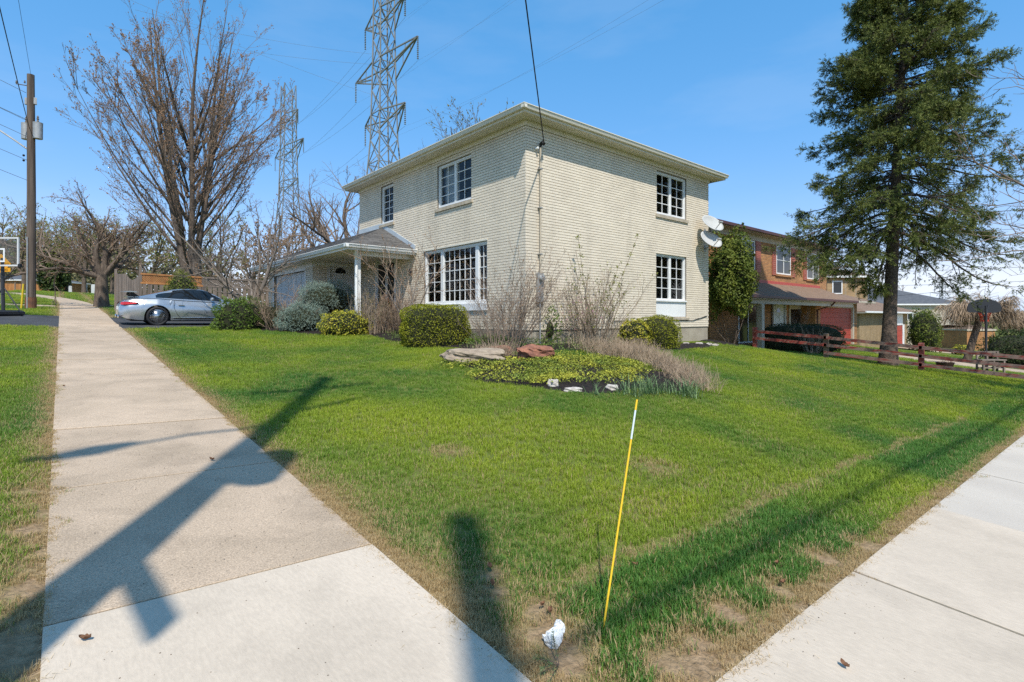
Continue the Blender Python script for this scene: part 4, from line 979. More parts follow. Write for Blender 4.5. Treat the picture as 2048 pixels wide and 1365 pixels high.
def bare_tree(name, label, bx, by, h, seed, spread=.8, trunk_h=1.6, tr=.25, limbs=6, bark='bark', twig='twig', group=None, bud=None, nb=(9, 6, 3), gnarl=.12, budn=.4, lean=(0, 0), rmin=(.02, .01, .006), budsize=.02, leafsize=None, up=.04):
    rng = np.random.RandomState(seed); bz = Tz(bx, by)
    root = thing(name, label, 'tree', (bx, by, bz), group)
    tp = np.array([bx+lean[0], by+lean[1], bz+trunk_h])
    P = np.array([[(bx, by, bz-.1), (bx+lean[0]*.3, by+lean[1]*.3, bz+trunk_h*.4), tp]]); obj('trunk', *tubes(P, np.array([[tr*1.25, tr, tr*.85]]), 9), M[bark], root, smooth=True)
    az = np.arange(limbs)*2.4+rng.uniform(-.4, .4, limbs); inc = rng.uniform(.25, 1.0, limbs)*spread; inc[0] *= .3
    d = np.stack([np.sin(inc)*np.cos(az), np.sin(inc)*np.sin(az), np.cos(inc)], 1)
    A = march(rng, np.repeat(tp[None], limbs, 0)-np.array([0, 0, .15]), d, (h-trunk_h)*rng.uniform(.75, 1.1, limbs), 8, up, gnarl*.8); Ar = tr*.62*rng.uniform(.7, 1.1, limbs)[:, None]*np.linspace(1, .15, 8)[None]
    B, Br = grow(rng, A, Ar, nb[0], .15, .95, (.4, .95), (.3, .6), .5, 6, up, gnarl, taper=.25, rmin=rmin[0])
    C, Cr = grow(rng, B, Br, nb[1], .15, 1., (.4, .9), (.25, .55), .55, 5, up, gnarl, taper=.35, rmin=rmin[1])
    parts = [('limb', tubes(A, Ar, 6), M[bark], 'stuff'), ('branches', cat_mesh([tubes(B, Br, 4), tubes(C, Cr, 3)]), M[twig], 'stuff')]
    last = C
    if nb[2]:
        D, Dr = grow(rng, C, Cr, nb[2], .2, 1., (.4, 1.0), (.3, .6), .6, 4, up, gnarl, taper=.5, rmin=rmin[2]); parts.append(('twigs', tubes(D, Dr, 3), M[twig], 'stuff')); last = D
    merge_tree(root, parts)
    if bud:
        p = np.concatenate([last[:, -1], last[:, 2]]); p = p[rng.rand(len(p)) < budn]
        if leafsize: V, Fq = leaves(np.repeat(p, 2, 0)+rng.normal(size=(len(p)*2, 3))*leafsize*.8, rng.normal(size=(len(p)*2, 3)), leafsize, rng)
        else: V, Fq = octs(p, budsize, rng)
        obj('crown', V, Fq, M[bud], root, kind='stuff')
    return root
def at_px(px, Y): p = at_depth(px, 635, Y); return p[0], p[1]
x, y = at_px(203, 27.5); bare_tree('crabapple_tree', 'dark gnarled bare tree with low wide crown beside the sidewalk', x, y, 6.0, 4, 1.35, 1.7, .30, 9, nb=(12, 8, 3), gnarl=.2, bud='bud_red', budn=.25, up=-.005)
x, y = at_px(502, 18.3); bare_tree('magnolia_tree', 'small pale-barked bare tree with forked trunk by the garage', x, y, 4.8, 14, .85, .75, .11, 6, 'bark_grey', 'bark_grey', nb=(8, 5, 2), gnarl=.16, bud='bud_red', budn=.35, rmin=(.012, .007, .005), budsize=.016)
x, y = at_px(690, 30); bare_tree('ash_tree', 'bare branching tree rising behind the garage roof', x, y, 8.6, 6, 1.0, 2.6, .30, 8, nb=(11, 7, 2), gnarl=.15, bud='bud_red', budn=.2)
x, y = at_px(835, 36); bare_tree('ash_tree', 'bare treetop showing just above the house eave beside the tall pylon', x, y, 10.6, 8, .6, 4, .3, 6, nb=(10, 6, 2), gnarl=.1)
x, y = at_px(944, 34); bare_tree('poplar_tree', 'budding yellow-green treetop peeking over the middle of the roof', x, y, 12.3, 9, .75, 4, .3, 9, nb=(11, 8, 3), gnarl=.1, bud='bud_green', budn=.5, budsize=.035)
# boulevard tree to the right of the frame: its branches reach into the picture
bare_tree('locust_tree', 'bare dark tree reaching in from the right edge of the photo', 17.2, -1.3, 9.2, 35, .85, 2.8, .12, 9, nb=(9, 6, 3), gnarl=.2, rmin=(.016, .009, .006), up=.05)

# ------------------------------------------------------------------ tall spruce by the rail fence
def spruce():
    rng = np.random.RandomState(5); bx, by = 22.0, 5.4; bz = Tz(bx, by); top = 15.4
    root = thing('spruce_tree', 'tall dark green spruce with bare lower trunk beside the red rail fence', 'tree', (bx, by, bz))
    def axisp(h): return np.array([bx+RT[0]*(.035*h+.0012*h*h), by+RT[1]*(.035*h+.0012*h*h), bz+h])
    hs_ = np.linspace(0, top, 16); P = np.array([[axisp(h) for h in hs_]]); P[0, 0, 2] -= .1
    R = np.interp(hs_, [0, .5, 2, 6, 10, 15.4], [.34, .245, .205, .165, .11, .02])[None]
    obj('trunk', *tubes(P, R, 14), mat('spruce_bark', (.16, .115, .085), (.075, .055, .043), scale=14, rough=.95, bump=1.2, bscale=22), root, smooth=True)
    az, h0, ln, el0, dr = [], [], [], [], []
    for h in np.arange(4.9, 15.2, .31):
        rad = np.interp(h, [4, 5.2, 7, 9, 11, 12.6, 13.8, 15.4], [2.6, 3.9, 3.2, 2.6, 2.3, 1.95, 1.4, .3])
        for k in range(5 if h < 8 else 7):
            az.append(rng.uniform(0, 2*np.pi)); h0.append(h+rng.uniform(-.15, .15)); ln.append(rad*rng.uniform(.62, 1.08)); el0.append(np.interp(h, [4, 8, 12, 15], [-.12, .05, .35, .9])+rng.uniform(-.12, .15)); dr.append(np.interp(h, [4, 8, 13], [.20, .10, .02]))
    cr = math.atan2(RT[1], RT[0])              # camera-right azimuth: a few long low boughs left and right
    for a, h, l, e, d in ((cr+math.pi, 4.9, 2.6, -.35, .42), (cr+math.pi+.35, 4.5, 2.3, -.5, .5), (cr+math.pi-.3, 4.2, 2.1, -.45, .55), (cr+math.pi+.2, 3.9, 1.8, -.6, .5), (cr, 4.7, 4.4, -.05, .18), (cr+.25, 4.3, 3.9, -.12, .2), (cr-.2, 5.1, 4.2, -.05, .18), (cr+math.pi, 5.4, 3.9, -.02, .12), (cr+math.pi-.15, 5.8, 4.0, 0, .1)):
        az.append(a); h0.append(h); ln.append(l); el0.append(e); dr.append(d)
    az, h0, ln, el0, dr = map(np.array, (az, h0, ln, el0, dr)); m = len(az)
    s = np.array([axisp(h) for h in h0]); d = np.stack([np.cos(az)*np.cos(el0), np.sin(az)*np.cos(el0), np.sin(el0)], 1)
    A = np.zeros((m, 8, 3)); A[:, 0] = s; dd = d.copy()
    for k in range(1, 8):
        dd = dd.copy(); dd[:, 2] += (-dr if k < 5 else dr*1.1); dd = unit(dd+rng.normal(size=dd.shape)*.05); A[:, k] = A[:, k-1]+dd*(ln/7)[:, None]
    Ar = (.012+.011*ln)[:, None]*np.linspace(1, .2, 8)[None]
    # branchlets in the bough's plane, swept forward
    B, Br = grow(rng, A, Ar, 20, .22, .99, (.5, 1.05), (.18, .36), .5, 5, .0, .08, droop=.06, planar=.3, taper=.4, rmin=.006)
    C, Cr = grow(rng, B, Br, 4, .2, 1., (.5, 1.0), (.3, .6), .6, 4, -.02, .1, droop=.10, planar=.6, rmin=.004)
    obj('boughs', *cat_mesh([tubes(A, Ar, 5), tubes(B, Br, 3)]), M['bark'], root, smooth=True, kind='stuff')
    pts, ax, outr = [], [], []
    for Q, per in ((B, 5), (C, 3)):
        Mn, n, _ = Q.shape; t = rng.uniform(.15, 1, (Mn, per))*(n-1); i = np.minimum(t.astype(int), n-2); w = (t-i)[..., None]; r = np.arange(Mn)[:, None]
        p = Q[r, i]*(1-w)+Q[r, i+1]*w; a = unit(Q[r, i+1]-Q[r, i])+rng.normal(size=p.shape)*.35+np.array([0, 0, -.10]); pts.append(p.reshape(-1, 3)); ax.append(a.reshape(-1, 3))
    pts.append(A[:, -1]); ax.append(A[:, -1]-A[:, -2]); pts.append(A[:, -2]); ax.append(A[:, -1]-A[:, -2])
    pts, ax = np.concatenate(pts), np.concatenate(ax)
    keep = vnoise(pts[:, 0]*1.0+pts[:, 2]*.7, pts[:, 1]+pts[:, 2]*1.1, 1.5) > np.interp(pts[:, 2], [4, 9, 12], [.30, .24, .19])
    pts, ax = pts[keep], ax[keep]
    V, Fq, tip = sprigs(pts, ax, rng, .20, 13, .072, .019)
    obj('crown', V, Fq, M['spruce'], root, attrs={'tip': tip*.75}, kind='stuff')
    # dead grey twigs under the crown
    k = 26; az = rng.uniform(0, 2*np.pi, k); s = np.array([axisp(h) for h in rng.uniform(3.6, 7.5, k)]); d = np.stack([np.cos(az), np.sin(az), rng.uniform(-.2, .15, k)], 1)
    D = march(rng, s, d, rng.uniform(.8, 2.6, k), 6, -.03, .12); Dr = rng.uniform(.01, .02, k)[:, None]*np.linspace(1, .3, 6)
    E, Er = grow(rng, D, Dr, 6, .2, 1, (.4, 1.0), (.2, .5), .6, 4, -.03, .15, rmin=.005)
    obj('dead_twigs', *cat_mesh([tubes(D, Dr, 4), tubes(E, Er, 3)]), M['bark_grey'], root, kind='stuff')
spruce()

# ------------------------------------------------------------------ shrubs
def shell_pts(rng, n, c, r, p=2.0, zmin=-.2, lump=.12, seed=0, inner=.72):
    """points in the outer layer of a super-ellipsoid, lumpy; returns points and outward normals"""
    d = unit(rng.normal(size=(n, 3))); d = d[d[:, 2] > zmin]
    k = 1/np.power((np.abs(d)**p).sum(1), 1/p); ph = rng.uniform(0, 6, 6)
    lum = 1+lump*(np.sin(d[:, 0]*5+ph[0])*np.sin(d[:, 1]*5+ph[1])+.6*np.sin(d[:, 2]*9+ph[2]+d[:, 0]*7))
    rad = k*lum*(inner+(1-inner)*rng.uniform(0, 1, len(d))**.45)
    return c+d*rad[:, None]*r, unit(d/np.asarray(r)), lum
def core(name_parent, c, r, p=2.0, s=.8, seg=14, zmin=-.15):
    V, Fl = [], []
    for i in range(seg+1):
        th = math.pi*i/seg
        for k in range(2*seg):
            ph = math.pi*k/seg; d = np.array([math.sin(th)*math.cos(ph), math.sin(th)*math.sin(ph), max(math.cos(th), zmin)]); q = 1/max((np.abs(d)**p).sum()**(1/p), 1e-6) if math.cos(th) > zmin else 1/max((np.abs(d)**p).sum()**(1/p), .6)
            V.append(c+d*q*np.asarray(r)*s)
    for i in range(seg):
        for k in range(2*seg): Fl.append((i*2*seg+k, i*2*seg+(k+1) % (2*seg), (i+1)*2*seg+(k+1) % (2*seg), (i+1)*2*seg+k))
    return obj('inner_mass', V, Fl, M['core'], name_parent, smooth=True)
def leaf_shrub(name, label, pos, r, n, size, material, p=2.0, lump=.1, seed=1, group=None, cat='shrub', zc=.5, aspect=.6, s=.80, inner=.72, stems=True, jit=.7):
    """r = (rx, ry, rz) half sizes; the base stands on the ground"""
    rng = np.random.RandomState(seed); pos = np.array([pos[0], pos[1], Tz(pos[0], pos[1])]); r = np.array(r, float)
    root = thing(name, label, cat, pos, group); c = pos+np.array([0, 0, r[2]*zc*1.0+.0])
    P, Nn, lum = shell_pts(rng, n, c, r, p, -zc/1.0-.02 if zc < 1 else -.85, lump, inner=inner)
    P = P[P[:, 2] > pos[2]+.01] if len(P) else P; Nn = Nn[:len(P)]
    obj('foliage', *leaves(P, unit(Nn*1.0+np.array([0, 0, .4])), size, rng, aspect, jit), M[material], root, kind='stuff')
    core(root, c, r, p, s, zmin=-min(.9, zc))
    if stems:
        k = 7; az = rng.uniform(0, 6.3, k); st = np.repeat(pos[None], k, 0)+np.stack([np.cos(az)*.08, np.sin(az)*.08, np.full(k, -.05)], 1); d = np.stack([np.cos(az)*.4, np.sin(az)*.4, np.ones(k)], 1)
        S = march(rng, st, d, np.full(k, r[2]*1.1), 5, 0, .1); obj('stems', *tubes(S, np.full((k, 5), .018)*np.linspace(1, .4, 5), 5), M['bark'], root, kind='stuff')
    return root
def needle_shrub(name, label, pos, lobes, n, material, seed=1, length=.12, nl=.035, nw=.009):
    rng = np.random.RandomState(seed); pos = np.array([pos[0], pos[1], Tz(pos[0], pos[1])]); root = thing(name, label, 'shrub', pos)
    Vs, Fs, ts, k0 = [], [], [], 0
    for (dx, dy, dz, rx, ry, rz, fr_) in lobes:
        c = pos+np.array([dx, dy, dz]); P, Nn, lum = shell_pts(rng, int(n*fr_), c, np.array([rx, ry, rz]), 2.2, -.55, .13, inner=.7)
        ok = P[:, 2] > pos[2]+.02; P, Nn = P[ok], Nn[ok]
        V, Fq, t = sprigs(P, Nn+rng.normal(size=P.shape)*.5+np.array([0, 0, .15]), rng, length, 13, nl, nw); Vs.append(V); Fs.append(Fq+k0); ts.append(t); k0 += len(V)
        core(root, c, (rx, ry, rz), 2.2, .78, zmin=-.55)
    obj('foliage', np.concatenate(Vs), np.concatenate(Fs), M[material], root, attrs={'tip': np.concatenate(ts)}, kind='stuff')
    S = march(rng, np.repeat(pos[None], 5, 0)-np.array([0, 0, .05]), np.array([[.3, .1, 1], [-.3, .2, 1], [.1, -.3, 1], [0, .3, 1], [.05, 0, 1]], float), np.full(5, .6), 4, 0, .1); obj('stems', *tubes(S, np.full((5, 4), .03), 5), M['bark'], root, kind='stuff')
    return root
def twig_shrub(name, label, pos, h, stems, seed, spread=.5, mat_='twig_tan', nb=(6, 3), base=.25, gnarl=.10, bud=None, budn=.5, budsize=.012, leafsize=None, r0=.009, up=.05, group=None, extra=None):
    rng = np.random.RandomState(seed); pos = np.array([pos[0], pos[1], Tz(pos[0], pos[1])]); root = thing(name, label, 'shrub', pos, group)
    az = rng.uniform(0, 2*np.pi, stems); rr = base*np.sqrt(rng.rand(stems)); inc = spread*rng.uniform(.1, 1.1, stems)
    s = pos+np.stack([np.cos(az)*rr, np.sin(az)*rr, np.full(stems, -.03)], 1); d = np.stack([np.sin(inc)*np.cos(az), np.sin(inc)*np.sin(az), np.cos(inc)], 1)
    A = march(rng, s, d, h*rng.uniform(.55, 1.08, stems), 7, up, gnarl); Ar = r0*rng.uniform(.7, 1.4, stems)[:, None]*np.linspace(1, .3, 7)
    B, Br = grow(rng, A, Ar, nb[0], .2, .98, (.3, .8), (.2, .5), .65, 5, up, gnarl, rmin=.0042)
    prt = [tubes(A, Ar, 5), tubes(B, Br, 3)]; last = B
    if nb[1]:
        C, Cr = grow(rng, B, Br, nb[1], .2, 1., (.3, .9), (.3, .6), .7, 4, up, gnarl, rmin=.0035); prt.append(tubes(C, Cr, 3)); last = C
    obj('stems', *cat_mesh(prt), M[mat_], root, kind='stuff')
    if bud:
        p = np.concatenate([last[:, -1], last[:, 2], B[:, 3]]); p = p[rng.rand(len(p)) < budn]
        V, Fq = leaves(p+rng.normal(size=p.shape)*.01, rng.normal(size=p.shape), leafsize, rng) if leafsize else octs(p, budsize, rng)
        obj('buds', V, Fq, M[bud], root, kind='stuff')
    if extra:                                   # long whippy shoots (direction, length)
        for (dx, dz, l, lf) in extra:
            dv = np.array([[RT[0]*dx, RT[1]*dx, dz]]); E = march(rng, pos[None]+np.array([[0, 0, .2]]), dv, np.array([l]), 12, .0, .03); obj('shoot', *tubes(E, .011*np.linspace(1, .4, 12)[None], 5), M['twig_pale'], root)
            if lf:
                p = E[0, 6:][rng.randint(0, 6, 60)]+rng.normal(size=(60, 3))*.03; obj('leaves', *leaves(p, rng.normal(size=p.shape), .055, rng), M['spring_leaf'], root, kind='stuff')
    return root
def gpos(px, Y): p = at_depth(px, 635, Y); return (p[0], p[1])
def gq(px, py): g = on_ground(px, py); return (g[0], g[1])
# along the front of the house, left to right in the photograph
leaf_shrub('euonymus_shrub', 'rounded glossy green shrub beside the silver car', gq(480, 660), (.80, .66, .74), 5200, .06, 'euo', 2.3, .16, 3, zc=.42)
twig_shrub('twiggy_shrub', 'tangled leafless tan shrub right of the glossy green shrub', gq(560, 661), 1.65, 44, 12, .85, 'twig_tan', (9, 3), .45, .14)
leaf_shrub('yew_shrub', 'dark low shrub under the tangled tan twigs', gq(538, 658), (.8, .6, .62), 2600, .05, 'box_dark', 2.2, .15, 5, zc=.4)
needle_shrub('blue_spruce_shrub', 'low blue-green needled mound in front of the taller one', gq(607, 664), [(0, 0, .36, .72, .66, .50, 1)], 2600, 'juniper', 4)
needle_shrub('blue_spruce_shrub', 'taller spreading blue-green needled shrub before the white door', gpos(655, 17.9), [(0, 0, 1.02, .95, .75, .58, 1), (-.35, .1, .7, .5, .5, .45, .4)], 2800, 'juniper', 6)
leaf_shrub('variegated_shrub', 'yellow-green leafed mound below the white porch post', gq(692, 670), (.80, .68, .50), 4200, .055, 'euo_y', 2.2, .13, 8, zc=.5)
twig_shrub('forsythia_shrub', 'thin upright tan stems in front of the porch', gq(748, 668), 1.3, 80, 15, .28, 'twig_pale', (4, 2), .45, .07, 'bud_green', .25, .012)
twig_shrub('spirea_shrub', 'dense reddish brown leafless shrub left of the clipped hedge', gq(790, 668), 1.25, 110, 16, .35, 'twig_tan', (5, 3), .42, .09)
leaf_shrub('wreath_shrub', 'small rusty brown bush against the porch wall', gpos(772, 17.3), (.30, .30, .75), 700, .06, 'orange_leaf', 2, .15, 9, zc=.6)
bare_tree('dogwood_tree', 'small leafless tree with spreading branches before the porch', *gpos(812, 15.4), 3.1, 44, .95, .55, .035, 7, 'bark_grey', 'twig_tan', nb=(7, 5, 0), gnarl=.12, bud='bud_red', budn=.4, rmin=(.010, .006, .004), budsize=.014)
leaf_shrub('boxwood_hedge', 'squared clipped yellow-green boxwood below the picture window', gq(870, 691), (.87, .62, .64), 12000, .040, 'box', 4.4, .055, 10, zc=.62, s=.88, inner=.84)
bpy.data.objects['boxwood_hedge'].rotation_euler = (0, 0, -.35)
twig_shrub('quince_shrub', 'tall many-stemmed bare shrub at the house corner', gpos(1022, 12.6), 2.3, 34, 18, .62, 'twig', (8, 4), .24, .12, 'bud_red', .3, .010, up=.03)
twig_shrub('rose_shrub', 'thin leafless shrub between the boxwood and the boulder', gq(985, 705), 1.5, 18, 19, .8, 'twig', (6, 3), .22, .10)
twig_shrub('flowering_shrub', 'leafing shrub with pink blossoms and two long shoots on the side wall', gq(1185, 694), 1.95, 54, 20, .62, 'twig_pale', (7, 3), .36, .10, 'spring_leaf', .22, leafsize=.055, extra=[(-.18, 1, 2.75, True), (.55, 1, 3.0, True), (-.32, 1, 2.4, False), (-.06, 1, 2.4, False), (.3, 1, 2.2, True)])
_p = gq(1168, 694); _r = np.random.RandomState(3); _q = np.array([_p[0], _p[1], Tz(*_p)+1.0])+_r.normal(size=(130, 3))*np.array([.34, .3, .24])
obj('blossoms', *leaves(_q, _r.normal(size=_q.shape), .04, _r, .9), M['pink'], bpy.data.objects['flowering_shrub'], kind='stuff')
leaf_shrub('currant_shrub', 'small upright green leafy bush under the electricity meter', gpos(1100, 13.8), (.30, .30, .62), 620, .06, 'euo', 2, .2, 21, zc=.6, s=.35)
leaf_shrub('variegated_shrub', 'yellow-leafed round bush at the foot of the side wall', gq(1269, 693), (.49, .46, .50), 2200, .06, 'euo_y', 2.1, .13, 22, zc=.6)
leaf_shrub('boxwood_shrub', 'round clipped green boxwood behind the yellow-leafed bush', gq(1316, 696), (.66, .58, .59), 6000, .042, 'box', 2.8, .05, 23, zc=.62, s=.86, inner=.82)

# ------------------------------------------------------------------ the garden bed in the lawn
def rock(name, label, px, py, size, seed, material, flat=1.0, up=.0, cat='boulder', group=None, ang=None):
    rng = np.random.RandomState(seed); g = on_ground(px, py); n = 18; V, Fl = [], []
    ph = rng.uniform(0, 6, 9); yaw = -YAW if ang is None else ang; c, s = math.cos(yaw), math.sin(yaw)
    for i in range(n+1):
        th = math.pi*i/n
        for k in range(2*n):
            p = math.pi*k/n; d = np.array([math.sin(th)*math.cos(p), math.sin(th)*math.sin(p), math.cos(th)])
            q = 1/((np.abs(d)**3.6).sum()**(1/3.6))*(1+.09*math.sin(d[0]*4+ph[0])*math.sin(d[1]*5+ph[1])+.07*math.sin(d[2]*6+ph[2]+d[0]*5)+.04*math.sin(d[0]*13+ph[3])*math.sin(d[1]*11+d[2]*9+ph[4])+.02*rng.normal())
            v = d*q*np.array(size); v[2] *= flat; V.append((g[0]+v[0]*c-v[1]*s, g[1]+v[0]*s+v[1]*c, g[2]+v[2]*.9+up))
    for i in range(n):
        for k in range(2*n): Fl.append((i*2*n+k, i*2*n+(k+1) % (2*n), (i+1)*2*n+(k+1) % (2*n), (i+1)*2*n+k))
    return tag(obj(name, V, Fl, material, origin=(g[0], g[1], g[2])), label, cat, group)
M['rock_tan'] = mat('tan_limestone', (.40, .32, .235), (.27, .21, .155), scale=6, rough=.95, bump=1.0, bscale=18, speck=.15, sscale=50)
M['rock_red'] = mat('red_granite', (.36, .155, .095), (.22, .10, .07), scale=7, rough=.95, bump=1.2, bscale=16, speck=.3, sscale=50)
M['rock_white'] = mat('white_stone', (.56, .51, .45), (.36, .32, .28), scale=12, rough=.9, bump=.8, bscale=25)
rock('boulder', 'long flat tan boulder at the left of the garden bed', 948, 727, (.60, .30, .16), 1, M['rock_tan'], up=.15)
rock('boulder', 'rough red granite boulder in the middle of the garden bed', 1072, 722, (.37, .26, .17), 2, M['rock_red'], up=.17)
rock('boulder', 'smaller red rock half hidden between the two large boulders', 1000, 712, (.26, .2, .13), 3, M['rock_red'], up=.10)
rock('stone', 'pinkish white squared stone in the yellow groundcover', 1106, 775, (.085, .06, .075), 4, M['rock_white'], up=.06, cat='stone')
rock('stone', 'flat white stone on the dark mulch left of the daffodils', 1146, 784, (.13, .07, .042), 5, M['rock_white'], up=.03, cat='stone')
rock('stone', 'white lump of stone nearest the daffodil leaves', 1224, 781, (.10, .075, .055), 6, M['rock_white'], up=.04, cat='stone')
rock('stone', 'pale stone lying on the lawn edge beside the yellow-green mound', 628, 664, (.12, .07, .035), 7, M['rock_white'], up=.03, cat='stone')
for k, (px_, py_, s_, lb) in enumerate(((1372, 690, .10, 'white edging stone left of the corner mulch'), (1398, 690, .12, 'largest white stone on the mulch at the far house corner'), (1418, 691, .09, 'white stone between two others near the brick wall'), (1430, 693, .12, 'flat pale stone at the right end of the corner mulch'))):
    rock('stone', lb, px_, py_, (s_, .07, .05), 30+k, M['rock_white'], up=.035, cat='stone')
def bed_local(px, py): g = on_ground(px, py); return g[:2]
def scatter_cover(name, label, polys, n, size, material, seed, h=.12, cat='groundcover'):
    rng = np.random.RandomState(seed); out = []
    for (px0, px1, py0, py1, wgt) in polys:
        a, b, c, d = (np.array(bed_local(*q)) for q in ((px0, py1), (px1, py1), (px1, py0), (px0, py0))); k = int(n*wgt); u, v = rng.rand(k, 1), rng.rand(k, 1)
        out.append((a*(1-u)+b*u)*(1-v)+(d*(1-u)+c*u)*v)
    P = np.concatenate(out)+rng.normal(size=(sum(map(len, out)), 2))*.10
    P = P[in_ell(P[:, 0], P[:, 1], GARDEN, 1.03) | (P[:, 1] > 8)]
    nn = fnoise(P[:, 0], P[:, 1], 2.6); P = P[rng.rand(len(P)) < np.clip((nn-.22)*3.2, .15, 1)]; nn = fnoise(P[:, 0], P[:, 1], 2.6)
    z = T(P[:, 0], P[:, 1])+.07+rng.uniform(0, 1, len(P))*h*(.4+nn)
    P3 = np.concatenate([P, z[:, None]], 1)
    return tag(obj(name, *leaves(P3, np.repeat([[0, 0, 1.]], len(P3), 0), size, rng, .7, .75), M[material], kind='stuff'), label, cat, kind='stuff')
scatter_cover('groundcover', 'yellow and green trailing groundcover leaves in the round bed', [(890, 1120, 725, 775, .5), (1050, 1290, 725, 775, .6), (1100, 1270, 715, 765, .35)], 11000, .038, 'cover', 2, .07)
scatter_cover('groundcover', 'green periwinkle leaves spreading below the house corner', [(930, 1090, 672, 705, .7), (1090, 1250, 672, 712, .6)], 6000, .042, 'cover_g', 3, .14)
scatter_cover('groundcover', 'small white-flecked green plants left of the boxwood foot', [(775, 815, 664, 685, 1)], 900, .03, 'cover_g', 4, .10)
def stalks(name, label, pxs, n, h, seed, material, sp=.55, r=.0032, jitter=.16, cat='plant', npts=5):
    rng = np.random.RandomState(seed); b = []
    for (px_, py_, w) in pxs:
        g = np.array(bed_local(px_, py_)); b.append(g+rng.normal(size=(int(n*w), 2))*jitter)
    b = np.concatenate(b); z = T(b[:, 0], b[:, 1])+.06; s = np.concatenate([b, z[:, None]], 1); az = rng.uniform(0, 6.283, len(b)); inc = rng.uniform(.05, sp*1.3, len(b))
    d = np.stack([np.sin(inc)*np.cos(az), np.sin(inc)*np.sin(az), np.cos(inc)], 1)
    A = march(rng, s, d, h*rng.uniform(.5, 1.15, len(b)), npts, -.02, .10); Ar = r*np.linspace(1, .6, npts)[None]*rng.uniform(.7, 1.3, (len(b), 1))
    return A, Ar
A, Ar = stalks('', '', [(1180, 705, 1), (1215, 715, 1), (1250, 718, 1), (1285, 722, 1), (1310, 730, 1.1), (1330, 742, 1.1), (1355, 752, 1.1), (1375, 765, 1.0), (1390, 780, .8), (1240, 705, .8), (1280, 708, .8)], 300, .32, 5, 'dry_grass', .75, .0030, .20)
B, Br = grow(np.random.RandomState(1), A, Ar, 1, .3, .9, (.2, .6), (.4, .8), .8, 4, 0, .1, rmin=.0022)
tag(obj('lavender', *cat_mesh([tubes(A, Ar, 3), tubes(B, Br, 3)]), M['dry_grass'], kind='stuff'), 'greyish brown mass of dry lavender stems along the bed edge', 'lavender', kind='stuff')
A, Ar = stalks('', '', [(960, 722, 1), (985, 720, 1), (1010, 716, .8)], 240, .30, 6, 'dry_grass', .7, .0028, .13)
tag(obj('dead_stems', *tubes(A, Ar, 3), M['dry_grass'], kind='stuff'), 'grey dead stems growing over the tan boulder', 'dead stems', kind='stuff')
def daffodils(label, px_, py_, n, seed, h=.34, sp=.5, jit=.09):
    rng = np.random.RandomState(seed); g = np.array(bed_local(px_, py_)); V, Fl = [], []
    for k in range(n):
        b = g+rng.normal(size=2)*jit; z = Tz(*b)+.03; az = rng.uniform(0, 6.283); l = h*rng.uniform(.6, 1.15); inc = sp*rng.uniform(.1, 1); d = np.array([math.sin(inc)*math.cos(az), math.sin(inc)*math.sin(az), math.cos(inc)]); s = np.array([-math.sin(az), math.cos(az), 0])*.007; p = np.array([b[0], b[1], z]); i = len(V)
        for q in range(5):
            w = s*(1-.18*q) if q < 4 else s*.1; V += [p-w, p+w]; d = unit(d+np.array([math.cos(az)*.10, math.sin(az)*.10, -.10*q])); p = p+d*l/4
        Fl += [(i+2*q, i+2*q+1, i+2*q+3, i+2*q+2) for q in range(4)]
    tag(obj('daffodil_clump', V, Fl, M['daff']), label, 'plant', 'daffodil leaves in the garden bed')
daffodils('left clump of upright blue-green daffodil leaves behind the yellow stake', 1265, 795, 60, 1)
daffodils('dense middle clump of daffodil leaves just right of the stake', 1300, 790, 80, 2, .36)
daffodils('short daffodil leaves between the two large clumps', 1338, 790, 40, 3, .26)
daffodils('rightmost clump of arching daffodil leaves at the bed edge', 1376, 795, 80, 4, .38, .7)
daffodils('few thin daffodil leaves on the mulch beside the white stones', 1190, 792, 14, 5, .2)
